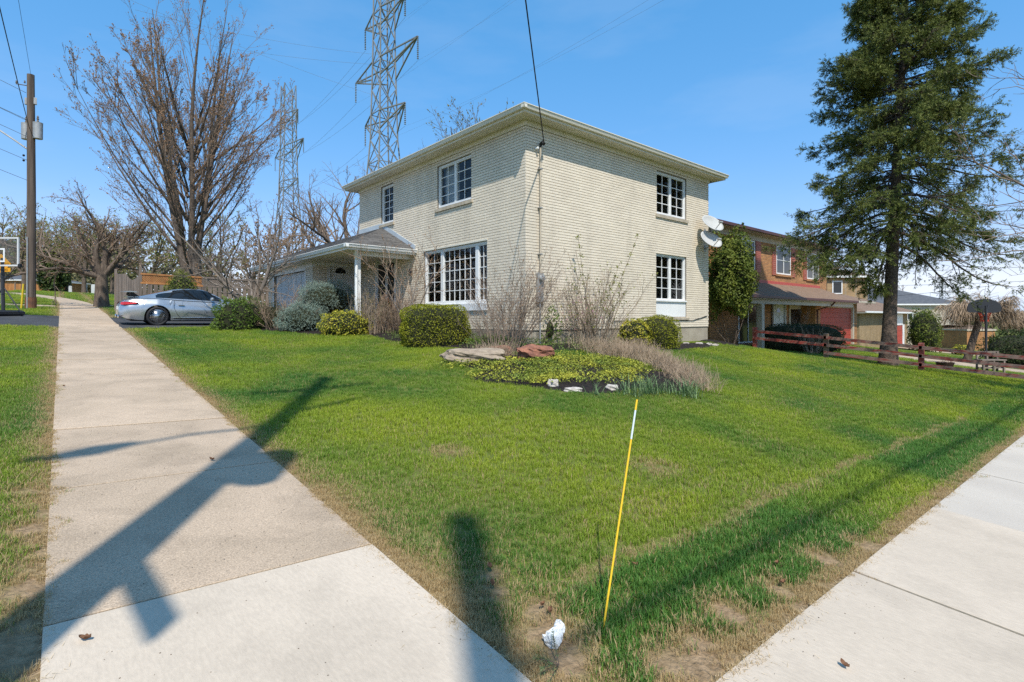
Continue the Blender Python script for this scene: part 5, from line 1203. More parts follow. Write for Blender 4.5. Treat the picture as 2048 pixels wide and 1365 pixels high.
# ------------------------------------------------------------------ silver sports car on the drive
M['paint'] = mat('silver_paint', (.46, .48, .50), rough=.28, metal=.75, spec=.5, coat=.6)
M['tint'] = mat('tinted_car_glass', (.010, .012, .014), rough=.04, spec=.7)
M['red_lens'] = mat('red_lens', (.55, .015, .012), rough=.12, spec=.6, coat=.5)
M['alu'] = mat('polished_rim', (.62, .62, .62), rough=.18, metal=.9)
M['red_caliper'] = mat('red_brake', (.35, .02, .015), rough=.4)
M['chrome'] = mat('chrome', (.7, .7, .7), rough=.1, metal=1)
def car():
    xr, yc = 1.42, 22.0
    zz = [Tz(xr+1.03, yc-.75), Tz(xr+1.03, yc+.75), Tz(xr+3.38, yc-.75), Tz(xr+3.38, yc+.75)]
    root = thing('sports_car', 'silver rear-winged sports coupe parked on the asphalt drive', 'car', (xr, yc, sum(zz)/4+.014))
    root.rotation_euler = (math.atan2((zz[1]+zz[3]-zz[0]-zz[2])/2, 1.5), -math.atan2((zz[2]+zz[3]-zz[0]-zz[1])/2, 2.35), 0)
    xs_ = np.unique(np.concatenate([np.linspace(0, 4.46, 90), [.66, 1.40, 3.02, 3.74]]))
    I = lambda pts: (lambda x: np.interp(x, *zip(*pts)))
    belt = I([(0, .60), (.06, .72), (.16, .81), (.35, .88), (.7, .925), (1.05, .94), (1.6, .90), (2.4, .865), (3.1, .85), (3.45, .84), (3.9, .74), (4.25, .62), (4.46, .48)])
    ctr = I([(0, .62), (.06, .74), (.16, .84), (.35, .92), (.7, .97), (1.2, .97), (2.6, .90), (3.1, .885), (3.5, .82), (3.9, .73), (4.25, .62), (4.46, .49)])
    hw = I([(0, .66), (.08, .77), (.25, .85), (.6, .905), (1.05, .925), (1.5, .90), (2.2, .88), (3.0, .872), (3.4, .88), (3.9, .83), (4.25, .70), (4.46, .48)])
    roof = I([(.35, .93), (.6, 1.0), (.9, 1.09), (1.2, 1.175), (1.5, 1.245), (1.8, 1.29), (2.1, 1.305), (2.35, 1.29), (2.55, 1.245), (2.8, 1.12), (3.05, .97), (3.2, .885)])
    def zb(x):
        z = np.interp(x, [0, .2, .5, 4.0, 4.46], [.34, .24, .20, .20, .27])
        for xc in (1.03, 3.38):
            if abs(x-xc) < .372: z = max(z, .33+math.sqrt(.372**2-(x-xc)**2))
        return z
    rows = []
    for x in xs_:
        w, b, c, z0 = hw(x), belt(x), ctr(x), zb(x); z0 = min(z0, b-.06); y_in = w*.95
        def wz(z):      # side bulge
            t = np.clip((z-.2)/(b-.2+1e-6), 0, 1); return w*(.955+.045*math.sin(math.pi*min(1, t*1.15)))-w*.10*max(0, t-.72)/.28
        lv = [z0+(b-z0)*t for t in (0, .12, .3, .5, .68, .82, .92, 1)]
        half = [(wz(z), z) for z in lv]; yb = half[-1][0]
        half += [(yb*.90, b+(c-b)*.25+.014), (yb*.66, b+(c-b)*.65+.016), (yb*.33, b+(c-b)*.92+.008), (0, c)]
        rows.append([(x, -y_, z_) for y_, z_ in half]+[(x, y_, z_) for y_, z_ in half[-2::-1]])
    R = np.array(rows); nr, nc = R.shape[:2]; i = np.arange(nr*nc).reshape(nr, nc)
    Fq = np.stack([i[:-1, :-1], i[1:, :-1], i[1:, 1:], i[:-1, 1:]], -1).reshape(-1, 4)
    Fl = [tuple(f) for f in Fq]+[tuple(i[0]), tuple(reversed(i[-1]))]
    body = obj('body', R.reshape(-1, 3), Fl, M['paint'], root, smooth=True, local=True)
    mb = MB(); mb.box((.3, -.72, .16), (4.1, .72, .34)); mb.box((1.5, -.80, .17), (3.0, .80, .24)); mb.build('underbody', M['black'], root, local=True)
    # cabin: grid split in painted and glazed faces
    gx_ = np.linspace(.36, 3.19, 60); G = []
    for x in gx_:
        b, r = belt(x)-.015, roof(x); r = max(r, b+.01); w = hw(x)*.885; tw = np.interp(x, [.4, 1.2, 2.0, 2.6, 3.2], [.52, .60, .62, .62, .66]); t = np.linspace(0, 1, 9); half = []
        for q in t: half.append((w+(tw-w)*q**1.15 if r-b > .05 else w+(tw-w)*q, b+(r-.035*min(1, (r-b)/.1)-b)*q))
        half += [(tw*.8, r-.014), (tw*.45, r-.003), (0, r)]
        G.append([(x, -y_, z_) for y_, z_ in half]+[(x, y_, z_) for y_, z_ in half[-2::-1]])
    G = np.array(G); nr, nc = G.shape[:2]; i = np.arange(nr*nc).reshape(nr, nc); fp_, fg, fw, frw = [], [], [], []
    for a in range(nr-1):
        for c in range(nc-1):
            f = (i[a, c], i[a+1, c], i[a+1, c+1], i[a, c+1]); cc = G.reshape(-1, 3)[list(f)].mean(0); b, r = belt(cc[0]), roof(cc[0]); k = min(c, nc-2-c)
            side = k < 8
            top = r-.055
            if side and .98 < cc[0] < 2.93 and b+.012 < cc[2] < top and (cc[2]-b) < (cc[0]-.93)*1.5: fg.append(f)
            elif not side and cc[0] > 2.42: fw.append(f)
            elif not side and .62 < cc[0] < 1.42 and abs(cc[1]) < .47: frw.append(f)
            else: fp_.append(f)
    GV = G.reshape(-1, 3)
    for nm, fs, m_, par in (('cabin', fp_, 'paint', root), ('side_window', fg, 'tint', root), ('windshield', fw, 'tint', root), ('rear_window', frw, 'tint', root)):
        obj(nm, GV, fs, M[m_], par, smooth=True, local=True)
    for sy in (-1, 1):
        mb = MB(); mb.box((1.90, sy*.80-.012, .88), (1.93, sy*.80+.012, 1.22)) if False else None
        # lights, handle, mirror, sill strip, door seam
        q = MB(); q.add([(.03, sy*.66, .70), (.10, sy*.79, .69), (.42, sy*.885, .735), (.50, sy*.895, .785), (.30, sy*.86, .80), (.12, sy*.77, .79), (.05, sy*.66, .77)], [tuple(range(7)) if sy > 0 else tuple(reversed(range(7)))])
        V = np.array(q.V[0])*np.array([1, 1.012, 1]); V2 = V*np.array([1, .93, 1]); n = 7
        obj('tail_light', np.concatenate([V, V2]), [tuple(range(7)), tuple(reversed(range(7, 14)))]+[(k, (k+1) % n, n+(k+1) % n, n+k) for k in range(n)], M['red_lens'], root, local=True)
        q = MB(); q.box((1.62, sy*.895-.02, .70), (1.80, sy*.895+.02, .735), .008); q.build('door_handle', M['paint'], root, local=True)
        q = MB(); q.tube([(1.50, sy*.893, .86), (1.49, sy*.905, .62), (1.60, sy*.896, .38), (1.72, sy*.875, .26)], .006, 5); q.tube([(1.5, sy*.868, .262), (2.9, sy*.858, .262)], .018, 6); q.build('door_seam', M['black'] , root, local=True)
        q = MB(); q.box((1.42, sy*.868-.02, .275), (2.98, sy*.868+.02, .305), .008); q.build('sill_strip', M['alu'], root, local=True)
        q = MB(); q.lathe((2.62, sy*.97, .95), [(0, -.10), (.05, -.08), (.07, 0), (.055, .07), (0, .09)], 'y', 12); q.tube([(2.62, sy*.86, .90), (2.62, sy*.93, .93)], .02, 6); q.build('mirror', M['paint'], root, local=True)
        q = MB(); q.lathe((4.12, sy*.66, .66), [(0, -.03), (.09, -.01), (.09, .02), (.05, .06), (0, .07)], 'x', 14); q.build('headlight', M['chrome'], root, local=True)
        q = MB(); q.lathe((.02, sy*.52, .30), [(.045, -.05), (.05, -.02), (.05, .10)], 'x', 12); q.build('exhaust', M['chrome'], root, local=True)
        for xc in (1.03, 3.38):
            y0 = sy*.80; s = sy
            q = MB(); q.lathe((xc, y0, .325), [(.235, -.12*s), (.30, -.125*s), (.322, -.09*s), (.325, 0), (.322, .075*s), (.30, .105*s), (.245, .11*s), (.238, .06*s), (.235, -.12*s)], 'y', 36); wh = q.build('wheel', M['black'], root, local=True, smooth=True)
            q = MB(); q.lathe((xc, y0, .325), [(.240, .112*s), (.232, .112*s), (.212, .085*s), (.212, -.1*s), (.236, -.11*s), (.240, .112*s)], 'y', 36); q.build('rim', M['alu'], wh, smooth=True, local=True)
            q = MB()
            for k in range(5):
                for o in (-.12, .12):
                    a = 2*math.pi*k/5+.3; q.bar((xc+.035*math.cos(a), y0+.085*s, .325+.035*math.sin(a)), (xc+.215*math.cos(a+o), y0+.075*s, .325+.215*math.sin(a+o)), .022, .024, (0, 1, 0))
            q.lathe((xc, y0+.085*s, .325), [(0, -.02*s), (.05, -.02*s), (.045, .02*s), (0, .03*s)], 'y', 14); q.build('spokes', M['black_plastic'], wh, local=True)
            q = MB(); q.lathe((xc, y0, .325), [(0, .01*s), (.17, .01*s), (.17, -.01*s)], 'y', 24); q.build('brake_disc', M['metal_grey'], wh, local=True)
            q = MB(); q.box((xc+.085, y0-.0+.012*s-.03, .26), (xc+.17, y0+.012*s+.03, .41), .01); q.build('caliper', M['red_caliper'], wh, local=True)
    # rear wing, bumper strip, plate
    n = 14; ys_ = np.linspace(-.74, .74, n); V, Fl = [], []
    for y in ys_:
        e = .05*(y/.74)**2
        for (x, z) in ((.02+e, 1.10), (.22+e, 1.15), (.50, 1.13), (.48, 1.105), (.22+e, 1.11)): V.append((x, y, z))
    for a in range(n-1):
        for k in range(5): Fl.append((a*5+k, a*5+(k+1) % 5, (a+1)*5+(k+1) % 5, (a+1)*5+k))
    Fl += [tuple(range(5)), tuple(reversed(range((n-1)*5, n*5)))]
    wg = obj('wing', V, Fl, M['paint'], root, local=True)
    for s in (-1, 1):
        q = MB(); q.bar((.50, s*.50, .94), (.30, s*.56, 1.09), .05, .12); q.build('wing_strut', M['black_plastic'], wg, local=True)
    q = MB(); q.box((.22, -.55, .925), (.52, .55, .985), .02); q.build('ducktail', M['paint'], root, local=True)
    q = MB(); q.box((-.012, -.26, .52), (.012, .26, .63), .004); q.build('licence_plate', M['white'], root, local=True)
    q = MB(); q.box((.02, -.78, .345), (.62, .78, .385), .012); q.build('bumper_strip', M['paint'], root, local=True)
car()

# ------------------------------------------------------------------ weathered fence behind the drive
def board_fence():
    y0 = 27.0; root = thing('wooden_fence', 'weathered board fence with lattice top behind the drive', 'fence', (5, y0, Tz(5, y0)))
    rr = random.Random(4)
    xa = 2.53; xb = 12.0
    def top(x): return on_y(280, 547, y0)[2]-.02*(x-xa)
    posts = np.arange(xa, xb+.1, 2.3)
    for x in posts:
        q = MB(); q.box((x-.05, y0-.05, Tz(x, y0)-.1), (x+.05, y0+.05, top(x)+(.28 if x == posts[0] else .02))); q.build('post', M['wood_grey'], root)
    x = xa+.07
    while x < xb:
        w = rr.uniform(.135, .15); zt = top(x)-.42; q = MB(); front = True
        q.box((x, y0-.045 if front else y0+.02, Tz(x, y0)+.05), (x+w, y0-.022 if front else y0+.043, zt+rr.uniform(-.01, .01))); q.build('board', M['wood_grey'], root); x += w+.06
    for zo in (-.40, -.02):
        for a, b in zip(posts[:-1], posts[1:]):
            q = MB(); q.bar((a, y0-.03, top(a)+zo), (b, y0-.03, top(b)+zo), .05, .07); q.build('rail', M['wood_orange'] if (b <= posts[0]+2.4) else M['wood_grey'], root)
    for a, b in zip(posts[:-1], posts[1:]):   # crossed lattice laths
        q = MB(); wood = M['wood_orange'] if a < posts[0]+.1 else M['wood_grey']
        for k in np.arange(-.36, b-a, .085):
            for s in (1, -1):
                p0, p1 = a+k, a+k+.34; z0_, z1_ = (-.37, -.05) if s > 0 else (-.05, -.37); c0, c1 = max(p0, a), min(p1, b)
                if c1-c0 < .03: continue
                f = lambda c: z0_+(z1_-z0_)*(c-p0)/(p1-p0)
                q.bar((c0, y0-.02+s*.006, top(c0)+f(c0)), (c1, y0-.02+s*.006, top(c1)+f(c1)), .034, .01, (0, 1, 0))
        q.build('lattice', wood, root, kind='stuff')
    # return section going away along the lawn
    p0, p1 = np.array([xa, y0]), np.array([1.95, 31.0]); n = 22
    for k in range(n):
        a, b = p0+(p1-p0)*(k+.06)/n, p0+(p1-p0)*(k+.94)/n; d = np.array([-.02, 0]); za = Tz(*a); t = 1.78-.28*math.sin(math.pi*min(1, k/12))
        q = MB(); V = [(a[0]-.01, a[1], za), (a[0]+.012, a[1], za), (b[0]+.012, b[1], Tz(*b)), (b[0]-.01, b[1], Tz(*b))]; V += [(v[0], v[1], v[2]+t) for v in V]; q.add(V, [(0, 3, 2, 1), (4, 5, 6, 7), (0, 1, 5, 4), (1, 2, 6, 5), (2, 3, 7, 6), (3, 0, 4, 7)]); q.build('board', M['wood_grey'], root)
    q = MB(); q.box((p1[0]-.05, p1[1]-.05, Tz(*p1)-.1), (p1[0]+.05, p1[1]+.05, Tz(*p1)+2.0)); q.build('post', M['wood_grey'], root)
board_fence()
_yp = gpos(392, 21.2)
leaf_shrub('conical_evergreen', 'small conical green evergreen standing behind the silver car roof', (3.95, 26.5), (.72, .60, 1.15), 3800, .06, 'cedar', 1.5, .05, 33, zc=.9, s=.8)

# ------------------------------------------------------------------ red split rail fence
def rail_fence():
    M['red_paint'] = mat('flaking_red_paint', (.30, .055, .04), (.22, .15, .115), scale=14, rough=.85, lo=.50, hi=.62, stretch=(1, .35, 1.6))
    M['rail_worn'] = mat('worn_red_rail', (.25, .165, .13), (.26, .055, .042), scale=11, rough=.9, lo=.46, hi=.60, stretch=(1, .3, 1.6))
    root = thing('rail_fence', 'red three-rail timber fence with flaking paint along the lawn', 'fence', (21, 6, Tz(21, 6)))
    ys_ = [9.6, 7.03, 4.26, 1.55]; wood = mat('bare_post', (.24, .17, .11), (.17, .12, .08), scale=9, rough=.9)
    for k, y in enumerate(ys_):
        z = Tz(21, y); q = MB(); q.box((20.93, y-.07, z-.15), (21.07, y+.07, z+.92), .02); q.build('post', wood if k == 1 else M['red_paint'], root)
    for a, b in zip(ys_[:-1], ys_[1:]):
        for h in (.22, .50, .77):
            if b > 7 and h < .3: continue
            q = MB(); q.bar((20.90, a+.04, Tz(21, a)+h), (20.90, b-.04, Tz(21, b)+h), .045, .11); q.build('rail', M['red_paint'] if b > 7 else M['rail_worn'], root)
rail_fence()

# ------------------------------------------------------------------ overhead lines: poles, cables, pylons
def cable(label, pts, r, sag=0., n=24, mat_='black', group=None, name='power_line'):
    p, q = np.array(pts[0], float), np.array(pts[1], float); t = np.linspace(0, 1, n)[:, None]; P = p+(q-p)*t; P[:, 2] -= 4*sag*(t*(1-t))[:, 0]
    V, Fq = tubes(P[None], np.full((1, n), r), 5); return tag(obj(name, V, Fq, M[mat_], smooth=True), label, 'cable', group)
def utility_pole(label, x, y, h, rb_=.17, rt=.13, name='utility_pole'):
    z = Tz(x, y); root = thing(name, label, 'pole', (x, y, z)); q = MB(); q.tube([(x, y, z-.2), (x+.02, y, z+h*.5), (x, y, z+h)], [rb_, (rb_+rt)/2, rt], 14); q.build('shaft', M['pole_wood'], root, smooth=False); return root, z
# pole at the far left beside the sidewalk
px_, py_ = gpos(61.5, 22.0); zt_ = at_depth(57, 150, 22.0)[2]; hz = zt_-Tz(px_, py_)
pole, pz = utility_pole('dark wooden utility pole with grey transformers beside the left sidewalk', px_, py_, hz, .17, .125)
def offs(dx, dz, dy=0): return (px_+RT[0]*dx+FW[0]*dy, py_+RT[1]*dx+FW[1]*dy, pz+dz)
def zat(py): return at_depth(60, py, 22.0)[2]-pz
for sx, dy in ((1, .02), (-1, .1)):
    c = offs(sx*.28, 0, dy); q = MB(); q.lathe((c[0], c[1], pz+zat(262)), [(0, -.33), (.16, -.33), (.165, .28), (.17, .34), (0, .37)], 'z', 18); tf = q.build('transformer', M['metal_grey'], pole)
    q = MB(); q.lathe((c[0], c[1], pz+zat(262)+.36), [(.03, 0), (.045, .05), (.025, .1), (.05, .14), (.025, .19), (.04, .22), (0, .3)], 'z', 10); q.build('bushing', M['bark_grey'], tf)
    q = MB(); c = offs(sx*.19, zat(203), 0); q.box(np.array(c)-(.05, .05, .14), np.array(c)+(.05, .05, .14), .01); q.build('bracket', M['metal_grey'], pole)
q = MB(); q.bar(offs(-.62, zat(168)), offs(-.0, zat(173)), .03, .03); q.build('crossarm', M['pole_wood'], pole)
for d in (-.60, -.25):
    q = MB(); c = offs(d, zat(167)); q.lathe((c[0], c[1], c[2]), [(.015, 0), (.04, .03), (.02, .06), (.03, .1), (0, .12)], 'z', 8); q.build('insulator', M['bark_grey'], pole)
q = MB(); q.tube([offs(-.1, zat(300)), offs(-.7, zat(280)), offs(-1.4, zat(258)), offs(-2.0, zat(247))], .035, 8); arm = q.build('lamp_arm', M['metal_grey'], pole)
q = MB(); c = offs(-2.3, zat(245)); q.lathe((c[0], c[1], c[2]), [(0, .1), (.16, .05), (.18, 0), (.12, -.06), (0, -.1)], 'z', 14); q.build('luminaire', M['metal_grey'], arm)
for d in (312, 322):
    q = MB(); c = offs(-.25, zat(d), -.05); q.lathe((c[0], c[1], c[2]), [(0, -.05), (.04, -.03), (.04, .03), (0, .05)], 'z', 8); q.build('insulator', M['black'], pole)
q = MB(); q.tube([offs(.02, .0, -.19), offs(.02, 3.0, -.18)], .025, 6); q.build('ground_conduit', M['metal_grey'], pole)
q = MB(); q.tube([offs(-.22, -.1, -.2), offs(-.15, 1.05, -.17)], .035, 8); q.build('guy_guard', mat('yellow_plastic', (.62, .43, .03), rough=.5), pole)
q = MB(); q.lathe((px_, py_, pz), [(.19, -.05), (.19, .5)], 'z', 14); q.build('rusty_band', mat('rust_stain', (.20, .085, .045), (.12, .06, .04), scale=6, rough=.9), pole)

# the two poles behind the photographer whose shadows fall across the walk and lawn
ax_, ay_ = -1.47, .73
def behind():
    poleA, zA = utility_pole('wooden street pole beside the photographer with lamp, transformer and sign', ax_, ay_-.0, 13.6, .19, .12)
    q = MB(); q.lathe((ax_+.25, ay_-.20, zA+7.0), [(0, -.45), (.19, -.45), (.20, .40), (0, .5)], 'z', 16); q.build('transformer', M['garage_white'], poleA)
    q = MB(); q.tube([(ax_, ay_, zA+9.0), (ax_-.9, ay_-.25, zA+9.35), (ax_-1.5, ay_-.5, zA+9.4)], .035, 8); a_ = q.build('lamp_arm', M['metal_grey'], poleA)
    q = MB(); q.tube([(ax_-1.4, ay_-.42, zA+9.4), (ax_-1.7, ay_-.55, zA+9.42), (ax_-2.15, ay_-.72, zA+9.4)], [.07, .15, .05], 10); q.build('luminaire', M['metal_grey'], a_)
    q = MB(); q.bar((ax_+.02, ay_-.1, zA+4.75), (ax_+.12, ay_-.85, zA+4.62), .03, .30); q.build('street_sign', mat('blue_enamel', (.03, .06, .16), rough=.4), poleA)
    q = MB(); q.bar((ax_-.9, ay_, zA+12.2), (ax_+.9, ay_, zA+12.2), .1, .12); q.build('crossarm', M['pole_wood'], poleA)
    bx, by = -1.85, -3.6
    poleB, zB = utility_pole('second wooden pole behind the photographer at the street corner', bx, by, 11.0, .17, .12)
    q = MB(); q.box((bx-.14, by-.14, zB+8.3), (bx+.14, by+.14, zB+8.5)); q.build('cable_clamp', M['metal_grey'], poleB)
    # bundle cable along the side street and a second line
    cable('thick bundled cable over the right-hand boulevard', [(bx, by, zB+8.75), (42, by-.2, 7.6)], .035, .35)
    cable('thin cable above the bundled one over the boulevard', [(bx, by, zB+10.5), (42, by+.5, 9.3)], .010, .5)
    # service drop to the house
    mast = (mx+.01, HY0-.2, mz1+.05); t1 = at_depth(1052, 0, 9.46)
    d = np.array([t1[0]-mast[0], t1[1]-mast[1]]); end = np.array([t1[0], t1[1]])+d/np.linalg.norm(d)*9.0
    zend = t1[2]+(t1[2]-mast[2])/np.linalg.norm(d)*9.0*.98
    cable('twisted black service cable running from overhead down to the house mast', [mast, (end[0], end[1], zend)], .014, .06, 40)
    q = MB(); q.bar((ax_, ay_, zend-.1), (end[0], end[1], zend-.02), .08, .1); q.build('bracket_arm', M['pole_wood'], poleA)
    # line from the left pole over the photographer
    cable('thick twisted cable rising from the left utility pole to the top of the frame', [offs(-.05, zat(258)), (ax_-.1, ay_, zA+10.6)], .013, .35, 40)
    cable('thin wire rising from the left pole top', [offs(0, zat(150)+.02), (ax_, ay_, zA+13.5)], .006, .15, 30)
behind()
for k, (z_, dx_) in enumerate(((186, -1.5), (241, -1.4), (243, -1.6), (275, -1.2), (322, -.3), (362, -.1))):
    a = offs(-.1 if k else -.2, zat(z_), 0); far_ = (a[0]-14, a[1]-16, a[2]+1.6+.3*k); cable(['topmost', 'second highest', 'third highest', 'middle', 'second lowest', 'lowest'][k]+' of the wires running left from the utility pole', [a, far_], .009, .2, 16, 'pylon', 'wires left of the utility pole')

def pylon(label, px, Y, ytop, scale_w=1.0, seed=0, yaw=.5):
    base = at_depth(px, 635, Y); bx, by = base[0], base[1]; z0 = Tz(bx, by); top = at_depth(px, ytop, Y)[2]; H = top-z0
    root = thing('transmission_tower', label, 'pylon', (bx, by, z0)); c, s = math.cos(yaw), math.sin(yaw)
    def Pn(u, v, h): return np.array([bx+u*c-v*s, by+u*s+v*c, z0+h])
    hwf = lambda h: np.interp(h/H, [0, .5, .75, 1], [3.2, 1.42, 1.15, 1.05])*scale_w
    q = MB(); lev = np.linspace(0, H, 15); W_ = .17
    for su_, sv in ((-1, -1), (1, -1), (1, 1), (-1, 1)):
        for a, b in zip(lev[:-1], lev[1:]): q.bar(Pn(su_*hwf(a), sv*hwf(a), a), Pn(su_*hwf(b), sv*hwf(b), b), W_, W_)
    q.build('leg', M['pylon'], root, kind='stuff')
    q = MB(); cs = ((-1, -1), (1, -1), (1, 1), (-1, 1))
    for k, (a, b) in enumerate(zip(lev[:-1], lev[1:])):
        for j in range(4):
            p, r = cs[j], cs[(j+1) % 4]; wa, wb = hwf(a), hwf(b)
            q.bar(Pn(p[0]*wa, p[1]*wa, a), Pn(r[0]*wb, r[1]*wb, b), .10, .10); q.bar(Pn(r[0]*wa, r[1]*wa, a), Pn(p[0]*wb, p[1]*wb, b), .10, .10)
            if k % 2 == 0: q.bar(Pn(p[0]*wa, p[1]*wa, a), Pn(r[0]*wa, r[1]*wa, a), .10, .10)
    q.build('bracing', M['pylon'], root, kind='stuff')
    tips = []
    for fh, L_ in ((.52, 6.0), (.672, 9.3), (.812, 6.0)):
        h = H*fh; w = hwf(h)
        for sd in (-1, 1):
            q = MB(); tip = Pn(sd*L_, 0, h+H*.05)
            for sv in (-1, 1):
                q.bar(Pn(sd*w, sv*w, h), tip, .16, .16); q.bar(Pn(sd*w, sv*w, h+H*.05), tip, .16, .16)
                for t in (.35, .68):
                    m1 = Pn(sd*w, sv*w, h)*(1-t)+tip*t; m2 = Pn(sd*w, sv*w, h+H*.05)*(1-t)+tip*t; q.bar(m1, m2, .08, .08)
            q.build('crossarm', M['pylon'], root); q = MB()
            prof = []
            for i in range(12): prof += [(.05, -i*.26), (.15, -i*.26-.09), (.05, -i*.26-.16)]
            q.lathe(tip, prof, 'z', 6); q.build('insulator_string', M['pylon'], root); tips.append(tip+np.array([0, 0, -3.2]))
    return root, tips
_, tp1 = pylon('tall lattice transmission tower rising above the house roof', 768, 76, -70, 1.0, yaw=math.atan2(RT[1]*.66-FW[1]*.75, RT[0]*.66-FW[0]*.75))
_, tp2 = pylon('farther lattice transmission tower behind the bare maple', 577, 118, 172, 1.15, yaw=math.atan2(RT[1]*.66-FW[1]*.75, RT[0]*.66-FW[0]*.75))
_wn = ['lower left', 'lower right', 'middle left', 'middle right', 'upper left', 'upper right']
for k, (p, q) in enumerate(zip(tp1, tp2)):
    d = (np.array(p)-np.array(q)); e = np.array(p)+d*1.6
    cable(_wn[k]+' conductor strung between the two lattice towers', [p, q], .016, 1.2, 20, 'pylon', 'conductors between the towers')
    cable(_wn[k]+' conductor running from the near tower on to the right', [p, e], .006, 2.5, 24, 'pylon', 'conductors beyond the near tower')
for k, (y_, yb) in enumerate(((-10, 215), (92, 150), (60, 130))):
    a = at_depth(150+60*k, y_-40, 70); b = at_depth(760, yb-20, 90); cable(['topmost', 'lowest', 'middle'][k]+' faint high wire crossing the sky behind the bare maple', [a, b], .015, .8, 20, 'pylon', 'faint wires across the left sky')
# a distant tower far right
_, _t = pylon('tiny distant lattice tower above the grey roof at the right', 1885, 330, 562, .9, yaw=.9)
for k, (x0, y0, x1, y1) in enumerate(((1480, 478, 2100, 455), (1600, 528, 2100, 512), (1640, 545, 2100, 532), (1700, 572, 2100, 560), (1680, 600, 2000, 570))):
    cable(['highest', 'second highest', 'middle', 'second lowest', 'lowest'][k]+' thin street wire crossing behind the spruce at the right', [at_depth(x0, y0, 48), at_depth(x1, y1, 40)], .013, .12, 16, 'black', 'street wires at the right')

# ------------------------------------------------------------------ basketball hoops, warning sign
def text_mesh(name, s, size, material, parent, loc, rot):
    cu = bpy.data.curves.new(name, 'FONT'); cu.body = s; cu.size = size; cu.align_x = 'CENTER'; cu.align_y = 'CENTER'; cu.extrude = .001
    t = bpy.data.objects.new('tmp', cu); COL.objects.link(t); dg = bpy.context.evaluated_depsgraph_get(); me = bpy.data.meshes.new_from_object(t.evaluated_get(dg)); bpy.data.objects.remove(t)
    me.materials.clear(); me.materials.append(material); o = bpy.data.objects.new(name, me); COL.objects.link(o); o.parent = parent; o.location = loc; o.rotation_euler = rot; return o
def hoop_left():
    Y = 17.5; g = at_depth(-8, 635, Y); x, y = g[0], g[1]; z = Tz(x, y); root = thing('basketball_hoop', 'portable basketball hoop with clear backboard at the left edge', 'basketball hoop', (x, y, z)); root.rotation_euler = (0, 0, -YAW)
    zt, zb_ = at_depth(0, 475, Y)[2]-z, at_depth(0, 533, Y)[2]-z; w = (38+8)/F_PX*Y
    L = dict(local=True)
    q = MB(); q.box((-w, -.02, zb_), (w, .02, zb_+.05)); q.box((-w, -.02, zt-.05), (w, .02, zt)); q.box((-w, -.0199, zb_+.051), (-w+.05, .0199, zt-.051)); q.box((w-.05, -.0199, zb_+.051), (w, .0199, zt-.051)); bb = q.build('backboard_frame', M['garage_white'], root, **L)
    q = MB(); q.add([(-w+.05, 0, zb_+.05), (w-.05, 0, zb_+.05), (w-.05, 0, zt-.05), (-w+.05, 0, zt-.05)], [(0, 1, 2, 3)]); q.build('backboard', M['glass'], bb, **L)
    q = MB(); q.box((-.3, -.012, zb_+.14), (.3, -.0065, zb_+.19)); q.box((-.3, -.012, zb_+.55), (.3, -.0065, zb_+.6)); q.box((.25, -.0121, zb_+.191), (.3, -.0064, zb_+.549)); q.box((-.3, -.0121, zb_+.191), (-.25, -.0064, zb_+.549)); q.build('target_square', M['white'], bb, **L)
    q = MB(); q.box((w-.02, -.03, zb_-.04), (w+.06, .05, zb_+.08), .01); q.build('corner_pad', M['black'], bb, **L)
    q = MB(); q.tube([(0, .25, .15), (0, .22, zb_+.3)], .05, 10); q.build('post', M['black_plastic'], root, **L)
    q = MB(); q.tube([(0, .25, 1.0), (.5, .3, .2)], .02, 6); q.tube([(0, .25, 1.0), (-.5, .3, .2)], .02, 6); q.build('brace', M['black_plastic'], root, **L)
    q = MB(); q.box((-.95, -.25, .0), (.28, .75, .2), .06); q.build('base', M['black_plastic'], root, **L)
    th = np.linspace(0, 2*np.pi, 20); q = MB(); q.tube([(.23*math.cos(t), -.38+.23*math.sin(t), zb_+.14) for t in th], .012, 6); q.build('rim', mat('orange_paint', (.62, .12, .04), rough=.5), root, **L)
hoop_left()
def sign():
    Y = 24.0; g = at_depth(2, 635, Y); x, y = g[0], g[1]; z = Tz(x, y); root = thing('warning_sign', 'orange-yellow diamond sign with rectangular tab on a thin steel post', 'sign', (x, y, z)); root.rotation_euler = (0, 0, -YAW)
    h = lambda py: at_depth(0, py, Y)[2]-z
    amber = mat('amber_sheeting', (.68, .30, .012), rough=.45); blk = mat('sign_black', (.02, .02, .02), rough=.5)
    q = MB(); q.tube([(0, .03, -.1), (0, .03, h(515))], .03, 8); q.build('post', M['metal_grey'], root, local=True)
    r = .46; c = h(528); V = [(0, 0, c-r), (r, 0, c), (0, 0, c+r), (-r, 0, c)]; q = MB(); q.add(V+[(v[0], .006, v[2]) for v in V], [(0, 1, 2, 3), (7, 6, 5, 4), (0, 4, 5, 1), (1, 5, 6, 2), (2, 6, 7, 3), (3, 7, 4, 0)]); d = q.build('diamond_plate', amber, root, local=True)
    q = MB(); q.box((-.43, -.001, h(544)), (.43, .006, h(536))); tb = q.build('tab_plate', amber, root, local=True)
    text_mesh('lettering', 'PATHWAY', .15, blk, d, (0, -.004, c-.04), (math.pi/2, 0, 0)); text_mesh('lettering', 'CROSSING', .13, blk, tb, (0, -.006, h(540)), (math.pi/2, 0, 0))
sign()
